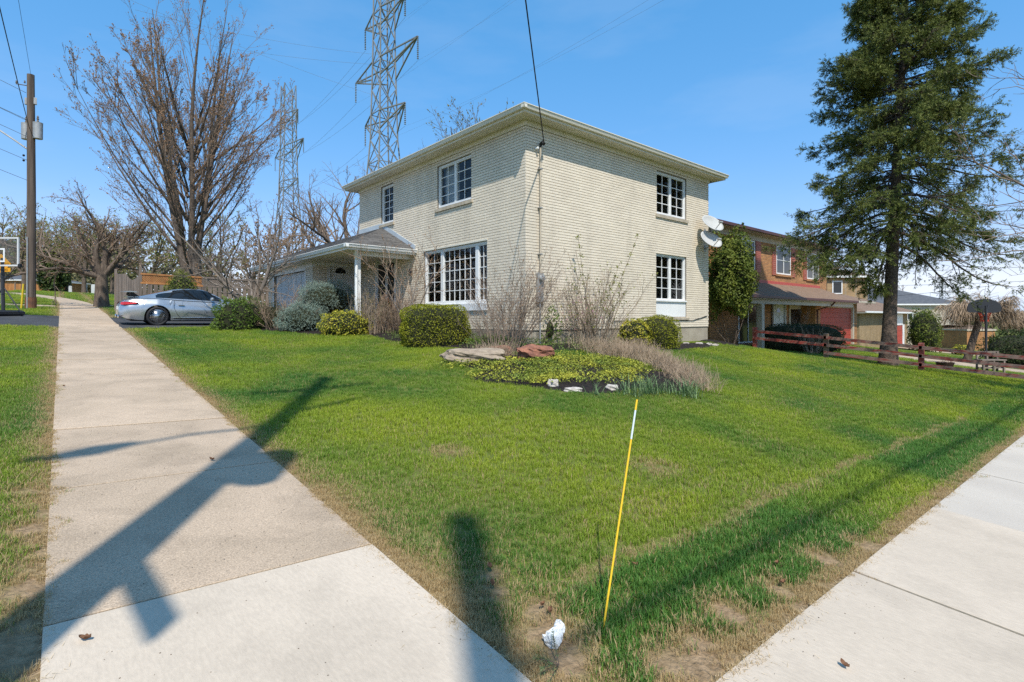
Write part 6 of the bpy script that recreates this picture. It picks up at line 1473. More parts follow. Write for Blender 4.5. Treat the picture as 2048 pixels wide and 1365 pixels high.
def hoop_right():
    Y = 22.5; g = at_depth(1972, 635, Y); x, y = g[0], g[1]; z = Tz(x, y); root = thing('basketball_hoop', 'black fan-shaped basketball backboard on a post seen from behind at right', 'basketball hoop', (x, y, z)); root.rotation_euler = (0, 0, -YAW-.25)
    h = lambda py: at_depth(1972, py, Y)[2]-z; q = MB(); q.tube([(0, 0, -.1), (0, 0, h(612))], .045, 10); q.build('post', M['black_plastic'], root, local=True)
    zb_, zt = h(626), h(598); n = 14; pr = [(-.56, zb_+.12), (-.40, zb_), (.40+.2, zb_), (.62, zb_+.10)]; pr = [(-.50, zb_+.02), (.45, zb_), (.66, zb_+.06)]
    for k in range(n+1): t = math.pi*k/n; pr.append((.06+.62*math.cos(t), zb_+.22+(zt-zb_-.22)*math.sin(t)))
    pr.append((-.56, zb_+.06)); m = len(pr); V = [(a, .22, b) for a, b in pr]+[(a, .26, b) for a, b in pr]
    obj('backboard', V, [tuple(range(m)), tuple(reversed(range(m, 2*m)))]+[(k, (k+1) % m, m+(k+1) % m, m+k) for k in range(m)], M['black_plastic'], root, local=True)
    q = MB(); q.tube([(0, 0, h(640)), (.2, .22, zb_+.35)], .02, 6); q.tube([(0, 0, h(640)), (-.2, .22, zb_+.35)], .02, 6); q.tube([(0, 0, h(655)), (0, .22, zb_+.08)], .02, 6); q.build('brace', M['black_plastic'], root, local=True)
    org = mat('red_orange_rim', (.60, .07, .03), rough=.5); th = np.linspace(0, 2*np.pi, 20); q = MB(); q.tube([(.23*math.cos(t)+.24, .55+.23*math.sin(t), zb_+.0) for t in th], .012, 6); q.build('rim', org, root, local=True)
    q = MB()
    for t in th[:-1]:
        q.tube([(.24+.22*math.cos(t), .55+.22*math.sin(t), zb_), (.24+.15*math.cos(t+.3), .55+.15*math.sin(t+.3), zb_-.18), (.24+.14*math.cos(t), .55+.14*math.sin(t), zb_-.38)], .009, 4); q.tube([(.24+.22*math.cos(t), .55+.22*math.sin(t), zb_), (.24+.15*math.cos(t-.3), .55+.15*math.sin(t-.3), zb_-.18), (.24+.14*math.cos(t), .55+.14*math.sin(t), zb_-.38)], .009, 4)
    q.build('net', org, root, local=True)
hoop_right()

# ------------------------------------------------------------------ satellite dishes on the far corner of the side wall
def dish(label, px, py, seed, tilt):
    w_ = on_y(1409, py+12, HY0); c = on_y(px, py, HY0-.45); c = np.array(c); root = thing('satellite_dish', label, 'satellite dish', (w_[0], HY0-.012, w_[2]-.1))
    ax = unit(np.array([-FW[0]*.8+RT[0]*.35, -FW[1]*.8+RT[1]*.35, .42+tilt])[None])[0]; u = unit(np.cross(ax, (0, 0, 1))[None])[0]; v = np.cross(u, ax); grey = mat('dish_grey', (.50, .50, .48), (.45, .45, .43), scale=4, rough=.5)
    def ds(cc, r0, name):
        V, Fl = [], []; n, m_ = 7, 26
        for i in range(n+1):
            r = r0*i/n
            for k in range(m_): t = 2*math.pi*k/m_; V.append(cc+(u*.94+v*.34)*r*1.1*math.cos(t)+(v*.94-u*.34)*r*.82*math.sin(t)+ax*(.22*(r/r0)**2*r0-.08*r0))
        for i in range(n):
            for k in range(m_): Fl.append((i*m_+k, i*m_+(k+1) % m_, (i+1)*m_+(k+1) % m_, (i+1)*m_+k))
        nb_ = len(V); V2 = [p-ax*.012 for p in V]; Fl2 = [tuple(j+nb_ for j in reversed(f)) for f in Fl]; rim = [(n*m_+k, n*m_+(k+1) % m_, nb_+n*m_+(k+1) % m_, nb_+n*m_+k) for k in range(m_)]
        return obj(name, V+V2, Fl+Fl2+rim, grey, root, smooth=True)
    ds(c, .40, 'reflector')
    q = MB(); q.tube([c-ax*.05, c-ax*.16, np.array(W(root))+np.array([0, -.16, .05]), np.array(W(root))+np.array([0, -.0, -.03])], .022, 8); q.build('mast', M['metal_grey'], root)
    q = MB(); foc = c+ax*.34-v*.22; q.tube([c-v*.27, foc], .014, 6); q.tube([foc-u*.07, foc+u*.07], .04, 8); q.build('feed_arm', M['metal_grey'], root)
    q = MB(); b = np.array(W(root)); q.box(b+(-.06, -.012, -.12), b+(.06, .006, .12)); q.build('wall_plate', M['metal_grey'], root)
dish('upper grey satellite dish of the pair on the house corner', 1424, 448, 1, .12)
dish('lower grey satellite dish of the pair on the house corner', 1421, 480, 2, .05)
# ------------------------------------------------------------------ red brick neighbour house
M['brown_brick'] = brick_mat('red_brown_brick', (.52, .25, .095), (.38, .175, .07), (.20, .14, .10), .22, .075)
M['tan_brick'] = brick_mat('tan_brown_brick', (.38, .25, .125), (.31, .195, .095), (.33, .28, .2), .22, .075)
M['cream_far'] = brick_mat('far_cream_brick', (.58, .52, .42), (.53, .475, .38), (.46, .42, .34), .22, .075)
M['shutter'] = mat('dusty_red_paint', (.42, .135, .09), (.36, .11, .075), scale=5, rough=.6)
M['red_door'] = mat('faded_red_paint', (.42, .06, .034), (.34, .048, .028), scale=3, rough=.55)
M['brown_metal'] = mat('brown_metal', (.085, .03, .024), rough=.45)
M['brown_shingle'] = mat('brown_shingle', (.25, .165, .11), (.18, .118, .08), scale=6, rough=.95, speck=.25, sscale=60)
M['slate'] = mat('slate_grey_shingle', (.12, .125, .135), (.085, .09, .10), scale=3, rough=.95, speck=.25, sscale=40)
M['beige'] = mat('beige_trim', (.52, .46, .36), (.47, .41, .32), scale=2, rough=.6)
def simple_window(parent, x0, x1, z0, z1, y, cols=2, shutters=None, rows=2, sill=True):
    f = MB(); fr = .07; d = .05
    f.box((x0, y-.03, z0), (x1, y+d, z0+fr)); f.box((x0, y-.03, z1-fr), (x1, y+d, z1)); f.box((x0, y-.0299, z0+fr), (x0+fr, y+d, z1-fr)); f.box((x1-fr, y-.0299, z0+fr), (x1, y+d, z1-fr))
    for i in range(1, cols): u = x0+(x1-x0)*i/cols; f.box((u-.03, y-.0295, z0+fr+.001), (u+.03, y+d, z1-fr-.001))
    w = f.build('window', M['white'], parent)
    for i in range(cols):
        a, b = x0+fr*.8+(x1-x0-fr*1.6)*i/cols+.01, x0+fr*.8+(x1-x0-fr*1.6)*(i+1)/cols-.01
        for j in range(rows):
            c, e = z0+fr+(z1-z0-2*fr)*j/rows+.012, z0+fr+(z1-z0-2*fr)*(j+1)/rows-.012; q = MB(); q.box((a, y-.008, c), (b, y-.002, e)); q.build('pane', M['dark_glass'], w)
        q = MB()
        for j in range(1, rows): z = z0+fr+(z1-z0-2*fr)*j/rows; q.box((a, y-.022, z-.012), (b, y-.0, z+.012))
        if rows > 1: q.build('grille', M['white'], w)
    if sill: q = MB(); q.box((x0-.1, y-.07, z0-.12), (x1+.1, y+.02, z0-.003)); q.build('sill', M['brown_brick'], w)
    if shutters:
        for (a, b) in shutters:
            q = MB(); q.box((a, y-.045, z0-.08), (b, y-.004, z1+.02)); sh = q.build('shutter', M['shutter'], parent)
            q = MB(); n = 14
            for j in range(n): zc = z0+.02+(z1-z0-.1)*j/n; q.box((a+.05, y-.055, zc), (b-.05, y-.0455, zc+(z1-z0-.1)/n*.6))
            q.build('louvres', M['shutter'], sh)
    return w
def neighbour():
    YF = 12.0; root = thing('brick_house', 'two-storey red brick house with rose shutters and brown porch roof', 'house', (30, 17, Tz(30, 14)))
    xr = on_y(1653, 550, YF)[0]; xl = 21.9; zt = on_y(1655, 503, YF)[2]; gz = -.2
    q = MB(); q.box((xl, YF, gz), (xr, YF+8.5, zt)); q.build('wall', M['brown_brick'], root)
    q = MB(); q.box((xl-.4, YF-.45, zt), (xr+.4, YF+8.9, zt+.06)); q.build('soffit', M['beige'], root)
    q = MB(); q.box((xl-.02, YF-.03, zt-.28), (xr+.02, YF-.003, zt-.002)); q.build('frieze_board', M['beige'], root)
    q = MB(); q.box((xl-.42, YF-.55, zt+.02), (xr+.42, YF-.452, zt+.17), .015); q.build('gutter', M['brown_metal'], root)
    hip_roof(xl-.42, xr+.42, YF-.47, YF+8.92, zt+.14, .24, root, M['brown_shingle'])
    def X(px): return on_y(px, 550, YF)[0]
    for (l, r, xz, yt, yb, shs) in ((1551.8, 1580.5, 1551.8, 491, 548, ((1543.6, 1551), (1581.3, 1589))), (1613, 1637, 1613, 505, 558, ((1606, 1612.6), (1637.5, 1644.5))), (1480, 1509, 1509, 483, 541, ((1510.5, 1520),))):
        z1 = on_y(xz, yt, YF)[2]; z0 = on_y(xz, yb, YF)[2]; simple_window(root, X(l), X(r), z0, z1, YF, 2, [(X(a), X(b)) for a, b in shs])
    # porch roof
    PE = 10.35; zb_ = on_y(1600, 573, YF)[2]; ze = on_y(1655, 599, PE)[2]; x0 = on_y(1488, 590, PE)[0]-.0; x1 = on_y(1662, 600, PE)[0]+4.3
    V = [(x0, PE, ze), (x1, PE, ze), (x1-1.2, YF-.004, zb_), (x0+.6, YF-.004, zb_)]
    obj('porch_roof', V+[(v[0], v[1], v[2]-.1) for v in V], [(0, 1, 2, 3), (7, 6, 5, 4), (0, 4, 5, 1), (1, 5, 6, 2), (3, 7, 4, 0)], M['brown_shingle'], root)
    q = MB(); q.box((x0+.6, YF-.04, zb_-.02), (min(x1-1.2, xr), YF-.005, zb_+.13)); q.build('flashing', mat('red_flashing', (.42, .07, .05), rough=.5), root)
    q = MB(); q.box((x0-.02, PE-.08, ze-.12), (x1+.02, PE-.002, ze+.01), .01); q.build('gutter', M['brown_metal'], root)
    q = MB(); q.box((x0, PE+.001, ze-.16), (x1, YF-.01, ze-.12)); q.build('soffit', M['beige'], root)
    q = MB(); q.box((x0+.2, PE+.15, ze-.36), (x1-.3, PE+.28, ze-.161)); q.build('porch_beam', M['beige'], root)
    cx = on_y(1521, 640, PE+.22)[0]; q = MB(); q.box((cx-.13, PE+.10, -.1), (cx+.13, PE+.34, ze-.361)); q.build('porch_column', M['beige'], root)
    # ground floor: patio window, door, second window
    Y2 = YF-.003
    simple_window(root, X(1474)+.1, X(1512)+.1, .25, 2.15, Y2, 2, rows=1, sill=False)
    dd = [X(1543.5), X(1567), .2, 2.25]; fan_door(lambda u, z, o: (u, YF-.02-o-.09, z), dd, root, M['garage_white'], .22)
    q = MB(); q.box((X(1577), YF-.05, 1.95), (X(1618), YF-.004, 2.35)); q.box((X(1577), YF-.05, .5), (X(1579.5), YF-.0041, 1.949)); q.build('window_trim', M['beige'], root)
    q = MB(); q.box((X(1580), YF-.03, .5), (X(1615), YF-.004, 1.94)); q.build('window', M['dark_glass'], root)
    # attached garage with red sectional door
    YG = 11.2; gl, gr = on_y(1641, 650, YG)[0], on_y(1705, 650, YG)[0]; gt = on_y(1641, 615, YG)[2]; gb = -.2
    q = MB(); q.box((gl-.75, YG, gb), (gl-.002, YF-.002, gt+.35)); q.box((gr+.25, YG, gb), (gr+.85, YG+6, gt+.35)); q.box((gl, YG+.2, gt), (gr+.249, YG+6, gt+.35)); q.build('garage_wall', M['brown_brick'], root)
    q = MB(); q.box((gl, YG-.01, gt+.0), (gr+.25, YG+.19, gt+.34)); q.box((gr+.002, YG-.02, gb), (gr+.249, YG+.19, gt-.001)); q.build('door_trim', M['beige'], root)
    q = MB(); q.box((gl, YG+.10, gb), (gr, YG+.14, gt)); g = q.build('garage_door', M['red_door'], root)
    n = 8
    for j in range(n): z = gb+.06+(gt-gb-.08)*j/n; q = MB(); q.box((gl+.03, YG+.085, z), (gr-.03, YG+.101, z+(gt-gb-.08)/n-.03), .006); q.build('panel', M['red_door'], g)
    q = MB(); q.tube([(gl-.5, PE-.05, ze-.12), (gl-.5, PE+.1, ze-.3), (gl-.6, YG-.06, ze-.55), (gl-.6, YG-.06, 0)], .045, 8); q.build('downspout', M['brown_metal'], root)
    hip_roof(x1-2.6, gr+1.3, PE+.0, YG+6.4, ze+.012, .3, root, M['brown_shingle'], 'garage_roof')
    q = MB(); q.box((x1+.021, PE-.06, ze-.10), (gr+1.3, PE-.002, ze+.01), .01); q.build('gutter', M['beige'], root)
neighbour()

# brown brick garage house beyond
def third():
    YF = 13.0; x0 = on_y(1719, 650, YF)[0]; x1 = on_y(1815, 650, YF)[0]; ze = on_y(1719, 627, YF)[2]; zg = on_y(1760, 702, YF)[2]-.3
    root = thing('brick_bungalow', 'tan brick garage wing with brown hip roof and red door', 'house', (x0+6, YF+4, zg))
    q = MB(); q.box((x0, YF, zg), (x1, YF+9, ze)); q.build('wall', M['tan_brick'], root)
    q = MB(); q.box((x0-.4, YF-.5, ze), (x1+3.0, YF+9.4, ze+.07)); q.build('soffit', M['beige'], root)
    q = MB(); q.box((x0-.42, YF-.6, ze+.02), (x1+3.02, YF-.502, ze+.16), .015); q.build('gutter', M['white'], root)
    hip_roof(x0-.42, x1+3.02, YF-.52, YF+9.42, ze+.12, .35, root, M['brown_shingle'])
    a, b = on_y(1779, 660, YF)[0], on_y(1804, 660, YF)[0]; zt = on_y(1790, 651, YF)[2]
    q = MB(); q.box((a, YF-.02, zg), (b, YF-.004, zt)); g = q.build('garage_door', M['red_door'], root)
    for j in range(5): z = zg+.05+(zt-zg-.1)*j/5; q = MB(); q.box((a+.05, YF-.035, z), (b-.05, YF-.0201, z+(zt-zg-.1)/5-.05)); q.build('panel', M['red_door'], g)
    q = MB(); q.box((b+.002, YF-.06, zg), (b+.55, YF-.003, zt+.05)); q.box((a-.3, YF-.06, zt+.001), (b+.001, YF-.003, ze-.01)); q.build('door_trim', M['white'], root)
    px = on_y(1831, 660, YF-.3)[0]; q = MB(); q.box((px-.13, YF-.4, zg), (px+.13, YF-.15, ze-.002)); q.build('porch_column', M['white'], root)
third()
def block(name, label, px0, px1, Y, dep, ye, yg, wallm, roofm, ridge, cat='house', over=.4, zadd=0, yaw=0, feature=None):
    """a house seen square on, at depth Y: pixel span, eave row and ground row"""
    a = at_depth((px0+px1)/2, 635, Y); w = (px1-px0)/F_PX*Y; ze = at_depth(0, ye, Y)[2]; zg = at_depth(0, yg, Y)[2]
    root = thing(name, label, cat, (a[0], a[1], zg)); root.rotation_euler = (0, 0, -YAW+yaw); h = ze-zg
    q = MB(); q.box((-w/2, 0, -.6), (w/2, dep, h)); q.build('wall', wallm, root, local=True)
    q = MB(); q.box((-w/2-over, -over, h), (w/2+over, dep+over, h+.18)); q.build('fascia', M['beige'] if over < .2 else M['white'], root, local=True)
    d = (dep+2*over)/2; zr = at_depth(0, ridge, Y+dep/2)[2]-zg; V = [(-w/2-over, -over, h+.181), (w/2+over, -over, h+.181), (w/2+over, dep+over, h+.181), (-w/2-over, dep+over, h+.181), (-w/2-over+d, dep/2, zr), (w/2+over-d, dep/2, zr)]
    obj('roof', V, [(0, 1, 5, 4), (1, 2, 5), (2, 3, 4, 5), (3, 0, 4), (3, 2, 1, 0)], roofm, root, local=True)
    if feature: feature(root, w, h)
    return root
def feat_grey(root, w, h):
    x = w/2-.8; q = MB(); q.box((x-.9, -.06, -.4), (x-.55, -.004, 3.2)); q.box((x-.549, -.06, 2.8), (x+1.5, -.004, 3.2)); q.build('door_trim', M['white'], root, local=True)
    q = MB(); q.box((x-.549, -.03, -.4), (x+.79, -.004, 2.79)); q.build('garage_door', M['garage_white'], root, local=True)
    for u in (-3.6, -.6):
        q = MB(); q.box((u, -.05, h-1.9), (u+1.5, -.003, h-.7)); wn_ = q.build('window', M['white'], root, local=True); q = MB(); q.box((u+.1, -.056, h-1.8), (u+.7, -.0505, h-.8)); q.build('pane', M['dark_glass'], wn_, local=True); q = MB(); q.box((u+.8, -.056, h-1.8), (u+1.4, -.0505, h-.8)); q.build('pane', M['dark_glass'], wn_, local=True)
block('brick_house', 'cream brick house with slate grey hip roof beyond the red garage door', 1700, 1924, 68, 11, 611, 700, M['cream_far'], M['slate'], 577, feature=feat_grey)
def feat_win(root, w, h):
    u = -w/2+.5; q = MB(); q.box((u, -.05, h-1.6), (u+1.0, -.003, h-.3)); f = q.build('window', M['white'], root, local=True); q = MB(); q.box((u+.1, -.056, h-1.5), (u+.9, -.0505, h-.4)); q.build('pane', M['dark_glass'], f, local=True)
block('brick_house', 'tan house corner just showing between the red brick house and spruce', 1654, 1735, 52, 9, 556, 690, M['tan_brick'], M['brown_shingle'], 540, feature=feat_win)
block('brick_house', 'low red brick garage behind the weeping tree', 1934, 1990, 60, 6, 662, 712, M['brown_brick'], M['brown_shingle'], 650, over=.1)
block('bungalow', 'distant dark-roofed bungalow behind the orange fence', -60, 78, 88, 10, 562, 585, M['brown_brick'], M['slate'], 550)

# ------------------------------------------------------------------ planting on the right
_c = gpos(1462, 22.0)
leaf_shrub('cedar_tree', 'leafy yellow-green cedar between the cream and the red brick house', _c, (.98, .95, 1.80), 9500, .12, 'cedar', 2.2, .22, 41, cat='tree', zc=1.64, s=.68, inner=.55)
leaf_shrub('clipped_hedge', 'long dark clipped hedge before the red brick house', gpos(1600, 24.0), (1.95, .8, .72), 6500, .06, 'box_dark', 3.2, .05, 42, zc=.75, s=.9, inner=.85)
_h = bpy.data.objects['clipped_hedge']; _h.rotation_euler = (0, 0, -YAW)
twig_shrub('bare_shrub', 'pale leafless shrub against the dark clipped hedge', gpos(1625, 22.6), 1.3, 26, 43, .75, 'twig_pale', (5, 3), .2, .08)
twig_shrub('bare_shrub', 'brownish leafless bush behind the hedge by the red door', gpos(1592, 25.2), 2.0, 20, 44, .6, 'twig_tan', (5, 3), .3, .1, 'orange_leaf', .3, leafsize=.06)
leaf_shrub('cedar_shrub', 'green columnar shrub at the end of the tan brick garage', gpos(1849, 42), (1.3, 1.1, 1.9), 4200, .13, 'cedar', 2.4, .14, 45, zc=.8)
leaf_shrub('juniper_hedge', 'broad dark evergreen mound at the right edge', gpos(2030, 27), (2.2, 1.3, 1.25), 6000, .10, 'box_dark', 2.3, .16, 46, zc=.5)
leaf_shrub('forsythia_bush', 'low bright yellow bush under the weeping tree', gpos(1926, 40), (.9, .7, .5), 900, .12, 'euo_y', 2, .15, 47, zc=.6)
def weeping(label, px, Y, ytop, ybot, halfpx, seed, lean=.5):
    rng = np.random.RandomState(seed); x, y = gpos(px, Y); z = Tz(x, y); root = thing('weeping_tree', label, 'tree', (x, y, z)); zt = at_depth(0, ytop, Y)[2]; R_ = halfpx/F_PX*Y
    c = np.array([x+RT[0]*lean, y+RT[1]*lean, zt-.9]); P = np.array([[(x, y, z-.1), (x+RT[0]*lean*.5, y+RT[1]*lean*.5, (z+c[2])/2), c]]); obj('trunk', *tubes(P, np.array([[.2, .17, .15]]), 9), M['bark'], root, smooth=True)
    k = 26; az = rng.uniform(0, 6.283, k); d = np.stack([np.cos(az), np.sin(az), rng.uniform(.25, 1.1, k)], 1); A = march(rng, np.repeat(c[None], k, 0), d, rng.uniform(.6, 1.05, k)*R_*1.25, 7, -.13, .08); Ar = .035*np.linspace(1, .3, 7)[None]*np.ones((k, 1))
    B, Br = grow(rng, A, Ar, 95, .15, 1., (.4, 1.3), (.35, .75), .4, 8, -.30, .12, taper=.5, rmin=.011)
    obj('limb', *tubes(A, Ar, 5), M['bark'], root, kind='stuff'); obj('hanging_twigs', *tubes(B, Br, 3), M['weep'], root, kind='stuff')
weeping('weeping leafless mulberry with straw-coloured hanging twigs behind the black backboard', 1932, 29, 594, 700, 62, 1, .85)
weeping('second weeping mulberry cut off by the right edge', 2058, 29, 610, 700, 40, 2, .2)
def planter():
    g = gpos(1890, 19.0); z = Tz(*g); root = thing('planter_bowl', 'low dark round planter bowl behind the rail fence', 'planter', (g[0], g[1], z)); q = MB(); q.lathe((g[0], g[1], z), [(.16, 0), (.24, .1), (.28, .22), (.25, .22), (.2, .16), (0, .16)], 'z', 20); q.build('bowl', mat('dark_clay', (.05, .028, .022), rough=.6), root)
    rng = np.random.RandomState(3); p = np.array([g[0], g[1], z+.2])+rng.normal(size=(60, 3))*np.array([.12, .12, .05]); obj('dead_stalks', *leaves(p, rng.normal(size=p.shape), .08, rng, .2), M['twig_tan'], root, kind='stuff')
planter()
def bench():
    g = gpos(1982, 18.6); z = Tz(*g); root = thing('garden_bench', 'small weathered grey timber bench behind the rail fence', 'bench', (g[0], g[1], z)); root.rotation_euler = (0, 0, -YAW+.1)
    for y in (-.06, .1): q = MB(); q.box((-.48, y-.07, .42), (.48, y+.07, .46)); q.build('seat_plank', M['wood_grey'], root, local=True)
    q = MB(); q.box((-.5, .16, .62), (.5, .2, .74)); q.build('backrest', M['wood_grey'], root, local=True)
    for x in (-.4, 0, .4):
        q = MB(); q.box((x-.03, .12, 0), (x+.03, .159, .72)); q.build('leg', M['wood_grey'], root, local=True); q = MB(); q.box((x-.03, -.12, 0), (x+.03, -.07, .419)); q.build('leg', M['wood_grey'], root, local=True)
    q = MB(); q.box((-.5, -.03, .14), (.5, .03, .19)); q.build('stretcher', M['wood_grey'], root, local=True)
bench()
rock('stone', 'flat pale stone slab on the grass near the rail post', 1825, 733, (.2, .12, .06), 61, M['rock_white'], up=.05, cat='stone')

# ------------------------------------------------------------------ woods and park on the far left
def far_tree(label, px, Y, h, seed, bud='bud_green', spread=.9, budn=.6, name='park_tree', leaf=None, nb=(9, 5, 2), twig='twig'):
    x, y = gpos(px, Y); bare_tree(name, label, x, y, h, seed, spread, h*.22, .12+h*.012, 7, 'bark', twig, None, bud, nb, .14, budn, rmin=(.05, .03, .022), budsize=.06, leafsize=leaf)
far_tree('spreading tree with dark forked limbs behind the left utility pole', 48, 62, 10.5, 51, 'spring_leaf', 1.2, .5, leaf=.20)
far_tree('hazy yellow-green budding tree at the far left edge', 5, 75, 11.0, 52, 'spring_leaf', .9, .7, leaf=.24)
far_tree('thin yellow-green tree just right of the utility pole', 92, 70, 9.5, 53, 'spring_leaf', .8, .8, leaf=.22)
far_tree('brown leafless tree over the bend of the sidewalk', 135, 66, 9.5, 54, 'bud_red', 1.0, .5)
far_tree('slender budding tree behind the sidewalk bend', 168, 58, 8.5, 55, 'spring_leaf', .8, .6, leaf=.18)
far_tree('yellow-green tree seen between the crabapple forks', 225, 60, 9.0, 56, 'spring_leaf', .9, .9, leaf=.2)
far_tree('budding willow left of the maple trunk over the fence', 300, 46, 7.5, 57, 'spring_leaf', 1.0, .9, leaf=.15, name='willow_tree')
far_tree('greenish willow right of the maple trunk over the fence', 430, 50, 8.5, 58, 'spring_leaf', .9, .7, leaf=.15, name='willow_tree')
far_tree('bare tree top behind the small magnolia and the second tower', 560, 48, 9.5, 59, 'bud_red', .8, .5)
far_tree('bare thin tree between the maple and the second tower', 505, 56, 9.0, 60, 'bud_red', .9, .5)
far_tree('distant budding tree behind the slate grey roof', 1735, 85, 9.5, 61, 'spring_leaf', .7, .6, leaf=.25)
far_tree('bare thin tree behind the spruce trunk', 1800, 90, 9.0, 62, None, .7)
def conifer(label, px, Y, h, r, seed):
    x, y = gpos(px, Y); leaf_shrub('pine_tree', label, (x, y), (r, r, h*.62), 1700, .42, 'spruce', 1.5, .14, seed, cat='tree', zc=.72, s=.7, inner=.55)
conifer('dark pointed evergreen beyond the orange fence', 108, 64, 6.0, 1.7, 71)
conifer('dark evergreen behind the slate roof left of the spruce trunk', 1722, 95, 11, 2.2, 72)
def woods():
    rng = np.random.RandomState(77); Vs = []
    for k in range(230):
        px = rng.choice([rng.uniform(-120, 420), rng.uniform(-60, 260), rng.uniform(200, 1000), rng.uniform(1650, 2200)]); Y = rng.uniform(98, 150); x, y = gpos(px, Y); h = rng.uniform(6, 16) if px < 450 else (rng.uniform(5, 10) if px < 1000 else rng.uniform(3, 6)); z = Tz(x, y); n = 180
        p = np.array([x, y, z+h*.55])+unit(rng.normal(size=(n, 3)))*(rng.rand(n, 1)**.4)*np.array([h*.42, h*.42, h*.5]); Vs.append(p)
    p = np.concatenate(Vs); tag(obj('distant_woods', *leaves(p, rng.normal(size=p.shape), .75, rng, .7), M['far_wood'], kind='stuff'), 'pale yellow-green band of distant woods along the horizon', 'woods', kind='stuff')
M['far_wood'] = leaf_mat('distant_wood', (.17, .15, .075), (.20, .19, .085), .05, trans=.3, island=.4)
woods()
def far_fence():
    root = thing('cedar_fence', 'orange cedar board fence across the far left park', 'fence', (*gpos(60, 74), 3.8)); rr = random.Random(3)
    for k in range(58):
        px = -40+k*3.0; Y = 72+(k*.05); p = gpos(px, Y); p2 = gpos(px+2.7, Y+.04); z = at_depth(0, 581, Y)[2]-.4; zt = at_depth(0, 566+(px+40)*.028, Y)[2]
        q = MB(); V = [(p[0], p[1], z), (p2[0], p2[1], z), (p2[0]+FW[0]*.03, p2[1]+FW[1]*.03, z), (p[0]+FW[0]*.03, p[1]+FW[1]*.03, z)]; V += [(v[0], v[1], zt) for v in V]; q.add(V, [(0, 3, 2, 1), (4, 5, 6, 7), (0, 1, 5, 4), (1, 2, 6, 5), (2, 3, 7, 6), (3, 0, 4, 7)]); q.build('board', M['wood_orange'], root)
    for k in range(6):
        px = -30+k*30; p = gpos(px, 71.9); z = at_depth(0, 581, 72)[2]-.4; q = MB(); q.box((p[0]-.07, p[1]-.07, z), (p[0]+.07, p[1]+.07, at_depth(0, 564+k*.8, 72)[2])); q.build('post', M['wood_grey'], root)
far_fence()
for k, (px_, Y_, h_) in enumerate(((140.5, 62, 1.0), (171, 60, 1.15), (186, 55, 1.0))):
    g = gpos(px_, Y_); z = Tz(*g); q = MB(); q.box((g[0]-.15, g[1]-.15, z-.1), (g[0]+.15, g[1]+.15, z+h_), .03); o = q.build('marker_post', M['garage_white']); tag(o, ['pale marker post nearest the orange fence end', 'middle pale post beyond the sidewalk bend', 'pale post left of the crabapple trunk'][k], 'post', 'pale posts in the park')

# ------------------------------------------------------------------ small things on the lawn and walk
def stake():
    b = on_ground(1206, 1262); top = at_depth(1274, 800, 3.02); b = np.array(b); root = thing('marker_stake', 'thin yellow fibreglass snow stake leaning out of the lawn', 'stake', b); t = np.array(top)
    yel = mat('yellow_fibreglass', (.72, .45, .02), rough=.4); wh = mat('silver_band', (.55, .6, .62), rough=.3)
    P = lambda f: b+(t-b)*f
    q = MB(); q.tube([b-(t-b)*.04, P(.80)], .0052, 10); q.build('rod', yel, root)
    q = MB(); q.tube([P(.801), P(.945)], .0054, 10); q.build('reflective_band', wh, root)
    q = MB(); q.tube([P(.9455), P(1)], .0056, 10); q.build('tip', yel, root)
stake()
def paper():
    g = on_ground(1112, 1280); rng = np.random.RandomState(4); n, m = 9, 15; V, Fl = [], []
    ax = np.array([RT[0]*.35+FW[0], RT[1]*.35+FW[1], 0]); ax /= np.linalg.norm(ax); sd_ = np.array([ax[1], -ax[0], 0])
    for i in range(m):
        w = np.interp(i, [0, 3, 8, 14], [.035, .045, .028, .026])
        for k in range(n):
            t = 2*math.pi*k/n; V.append(np.array(g)+ax*(i/(m-1)-.5)*.15+sd_*w*math.cos(t)*rng.uniform(.75, 1.15)+np.array([0, 0, .025+.024*math.sin(t)*rng.uniform(.7, 1.3)])+rng.normal(size=3)*.004)
    for i in range(m-1):
        for k in range(n): Fl.append((i*n+k, i*n+(k+1) % n, (i+1)*n+(k+1) % n, (i+1)*n+k))
    Fl += [tuple(range(n)), tuple(reversed(range((m-1)*n, m*n)))]
    tag(obj('crumpled_paper', V, Fl, mat('white_paper', (.80, .80, .80), (.62, .60, .56), scale=18, rough=.85, bump=.8, bscale=60), origin=g), 'crumpled white paper lying at the lawn corner near the stake', 'litter')
paper()
def conifer_twig():
    rng = np.random.RandomState(2); g = np.array(on_ground(1118, 1338)); root = thing('spruce_sprig', 'fallen green spruce sprig on the walk edge below the white paper', 'sprig', g)
    A = march(rng, np.repeat(g[None], 6, 0)+np.array([0, 0, .02]), np.array([[-1, .2, .1], [-.6, .8, .15], [-.9, -.5, .2], [.3, .5, .3], [-.2, 1, .1], [-.7, .0, .35]], float), rng.uniform(.08, .16, 6), 6, -.03, .08); obj('stem', *tubes(A, np.full((6, 6), .002), 4), M['bark'], root)
    p = A[:, 1:].reshape(-1, 3); a = np.repeat(A[:, -1]-A[:, 0], 5, 0); V, Fq, t = sprigs(p, a, rng, .03, 16, .020, .0022); obj('needles', V, Fq, M['daff'], root, kind='stuff')
conifer_twig()
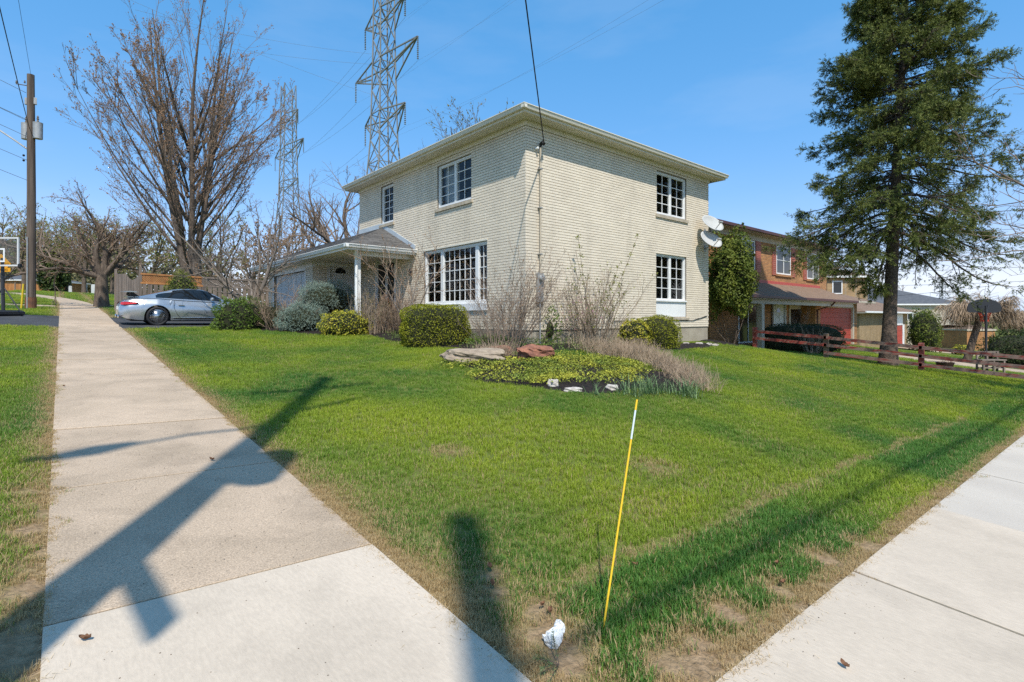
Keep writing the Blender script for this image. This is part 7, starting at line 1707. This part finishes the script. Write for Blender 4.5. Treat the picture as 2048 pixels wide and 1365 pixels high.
def litter():
    """fallen leaves, each its own curled blade"""
    rng = np.random.RandomState(9); dl = mat('dead_leaf', (.22, .11, .06), (.13, .07, .04), scale=20, rough=.9)
    spots = [(1085, 1222, 'dead leaf pile beside the white paper'), (980, 1145, 'rusty dead leaf in the hole near the walk'), (1270, 1140, 'curled brown leaf on the lawn left of the seam'), (1553, 1137, 'round brown dead leaf in the dark sod strip'), (1565, 1176, 'pale curled leaf near the right walk'), (128, 777, 'brown leaf lying on the left sidewalk'), (1690, 1345, 'reddish leaf scrap on the right sidewalk'), (170, 1292, 'small orange leaf on the new white slab'), (424, 926, 'dark leaf scrap in the pole shadow'), (985, 1180, 'second rusty leaf beside the walk edge'), (1100, 1235, 'curled leaf touching the leaf pile')]
    for k, (px_, py_, lb) in enumerate(spots):
        g = np.array(on_ground(px_, py_))+np.array([0, 0, .028]); n = 6; V, Fl = [], []; s = rng.uniform(.010, .018); az = rng.uniform(0, 6.28); c, sn = math.cos(az), math.sin(az)
        for i in range(n+1):
            u = i/n*2-1; w = s*.75*math.sqrt(max(0, 1-u*u))*(1+.25*math.sin(9*u))+.001
            for v in (-1, 0, 1): a, b = u*s*1.5, v*w; V.append(g+np.array([a*c-b*sn, a*sn+b*c, .008*u*u+.012*v*v+rng.normal()*.002]))
        for i in range(n):
            for j in range(2): Fl.append((i*3+j, i*3+j+1, (i+1)*3+j+1, (i+1)*3+j))
        tag(obj('dead_leaf', V, Fl, dl, origin=g), lb, 'leaf', 'dead leaves on the lawn and walks')
litter()

def clippings():
    """dry straw and grit lying on the walks, too small to count"""
    rng = np.random.RandomState(12); pts = []
    n = 700; u = rng.rand(n)**1.4*7; off = rng.exponential(.05, n)
    pts.append(np.stack([SWX1-off, 1.2+u], 1)); u = rng.rand(n)**1.4*7; off = rng.exponential(.05, n); pts.append(np.stack([1.5+u, SWY1-off], 1)); u = rng.rand(500)**1.4*7; off = rng.exponential(.05, 500); pts.append(np.stack([SWX0+off, 1.7+u], 1))
    P = np.concatenate(pts); m = len(P); az = rng.uniform(0, 6.283, m); l = rng.uniform(.012, .045, m); d = np.stack([np.cos(az), np.sin(az)], 1); s = np.stack([-d[:, 1], d[:, 0]], 1)*.0011
    z = T(P[:, 0], P[:, 1])+.0215; e = P+d*l[:, None]; z2 = T(e[:, 0], e[:, 1])+.0225+rng.rand(m)*.004
    V = np.stack([np.column_stack([P-s, z]), np.column_stack([P+s, z]), np.column_stack([e, z2])], 1).reshape(-1, 3)
    tag(obj('straw_clippings', V, np.arange(m*3).reshape(-1, 3), mat('bright_straw', (.62, .47, .28), rough=.8), kind='stuff'), 'dry straw clippings scattered along the sidewalk edges', 'clippings', kind='stuff')
    k = 420; P = np.concatenate([np.stack([rng.uniform(0, 1.4, k), 1.3+rng.rand(k)**1.5*12], 1), np.stack([1.6+rng.rand(k)*9, rng.uniform(-.5, 1.05, k)], 1)]); p3 = np.column_stack([P, T(P[:, 0], P[:, 1])+.020])
    tag(obj('grit', *octs(p3, .0032, rng, .6), M['bark'], kind='stuff'), 'dark grit and specks scattered on the concrete walks', 'grit', kind='stuff')
clippings()
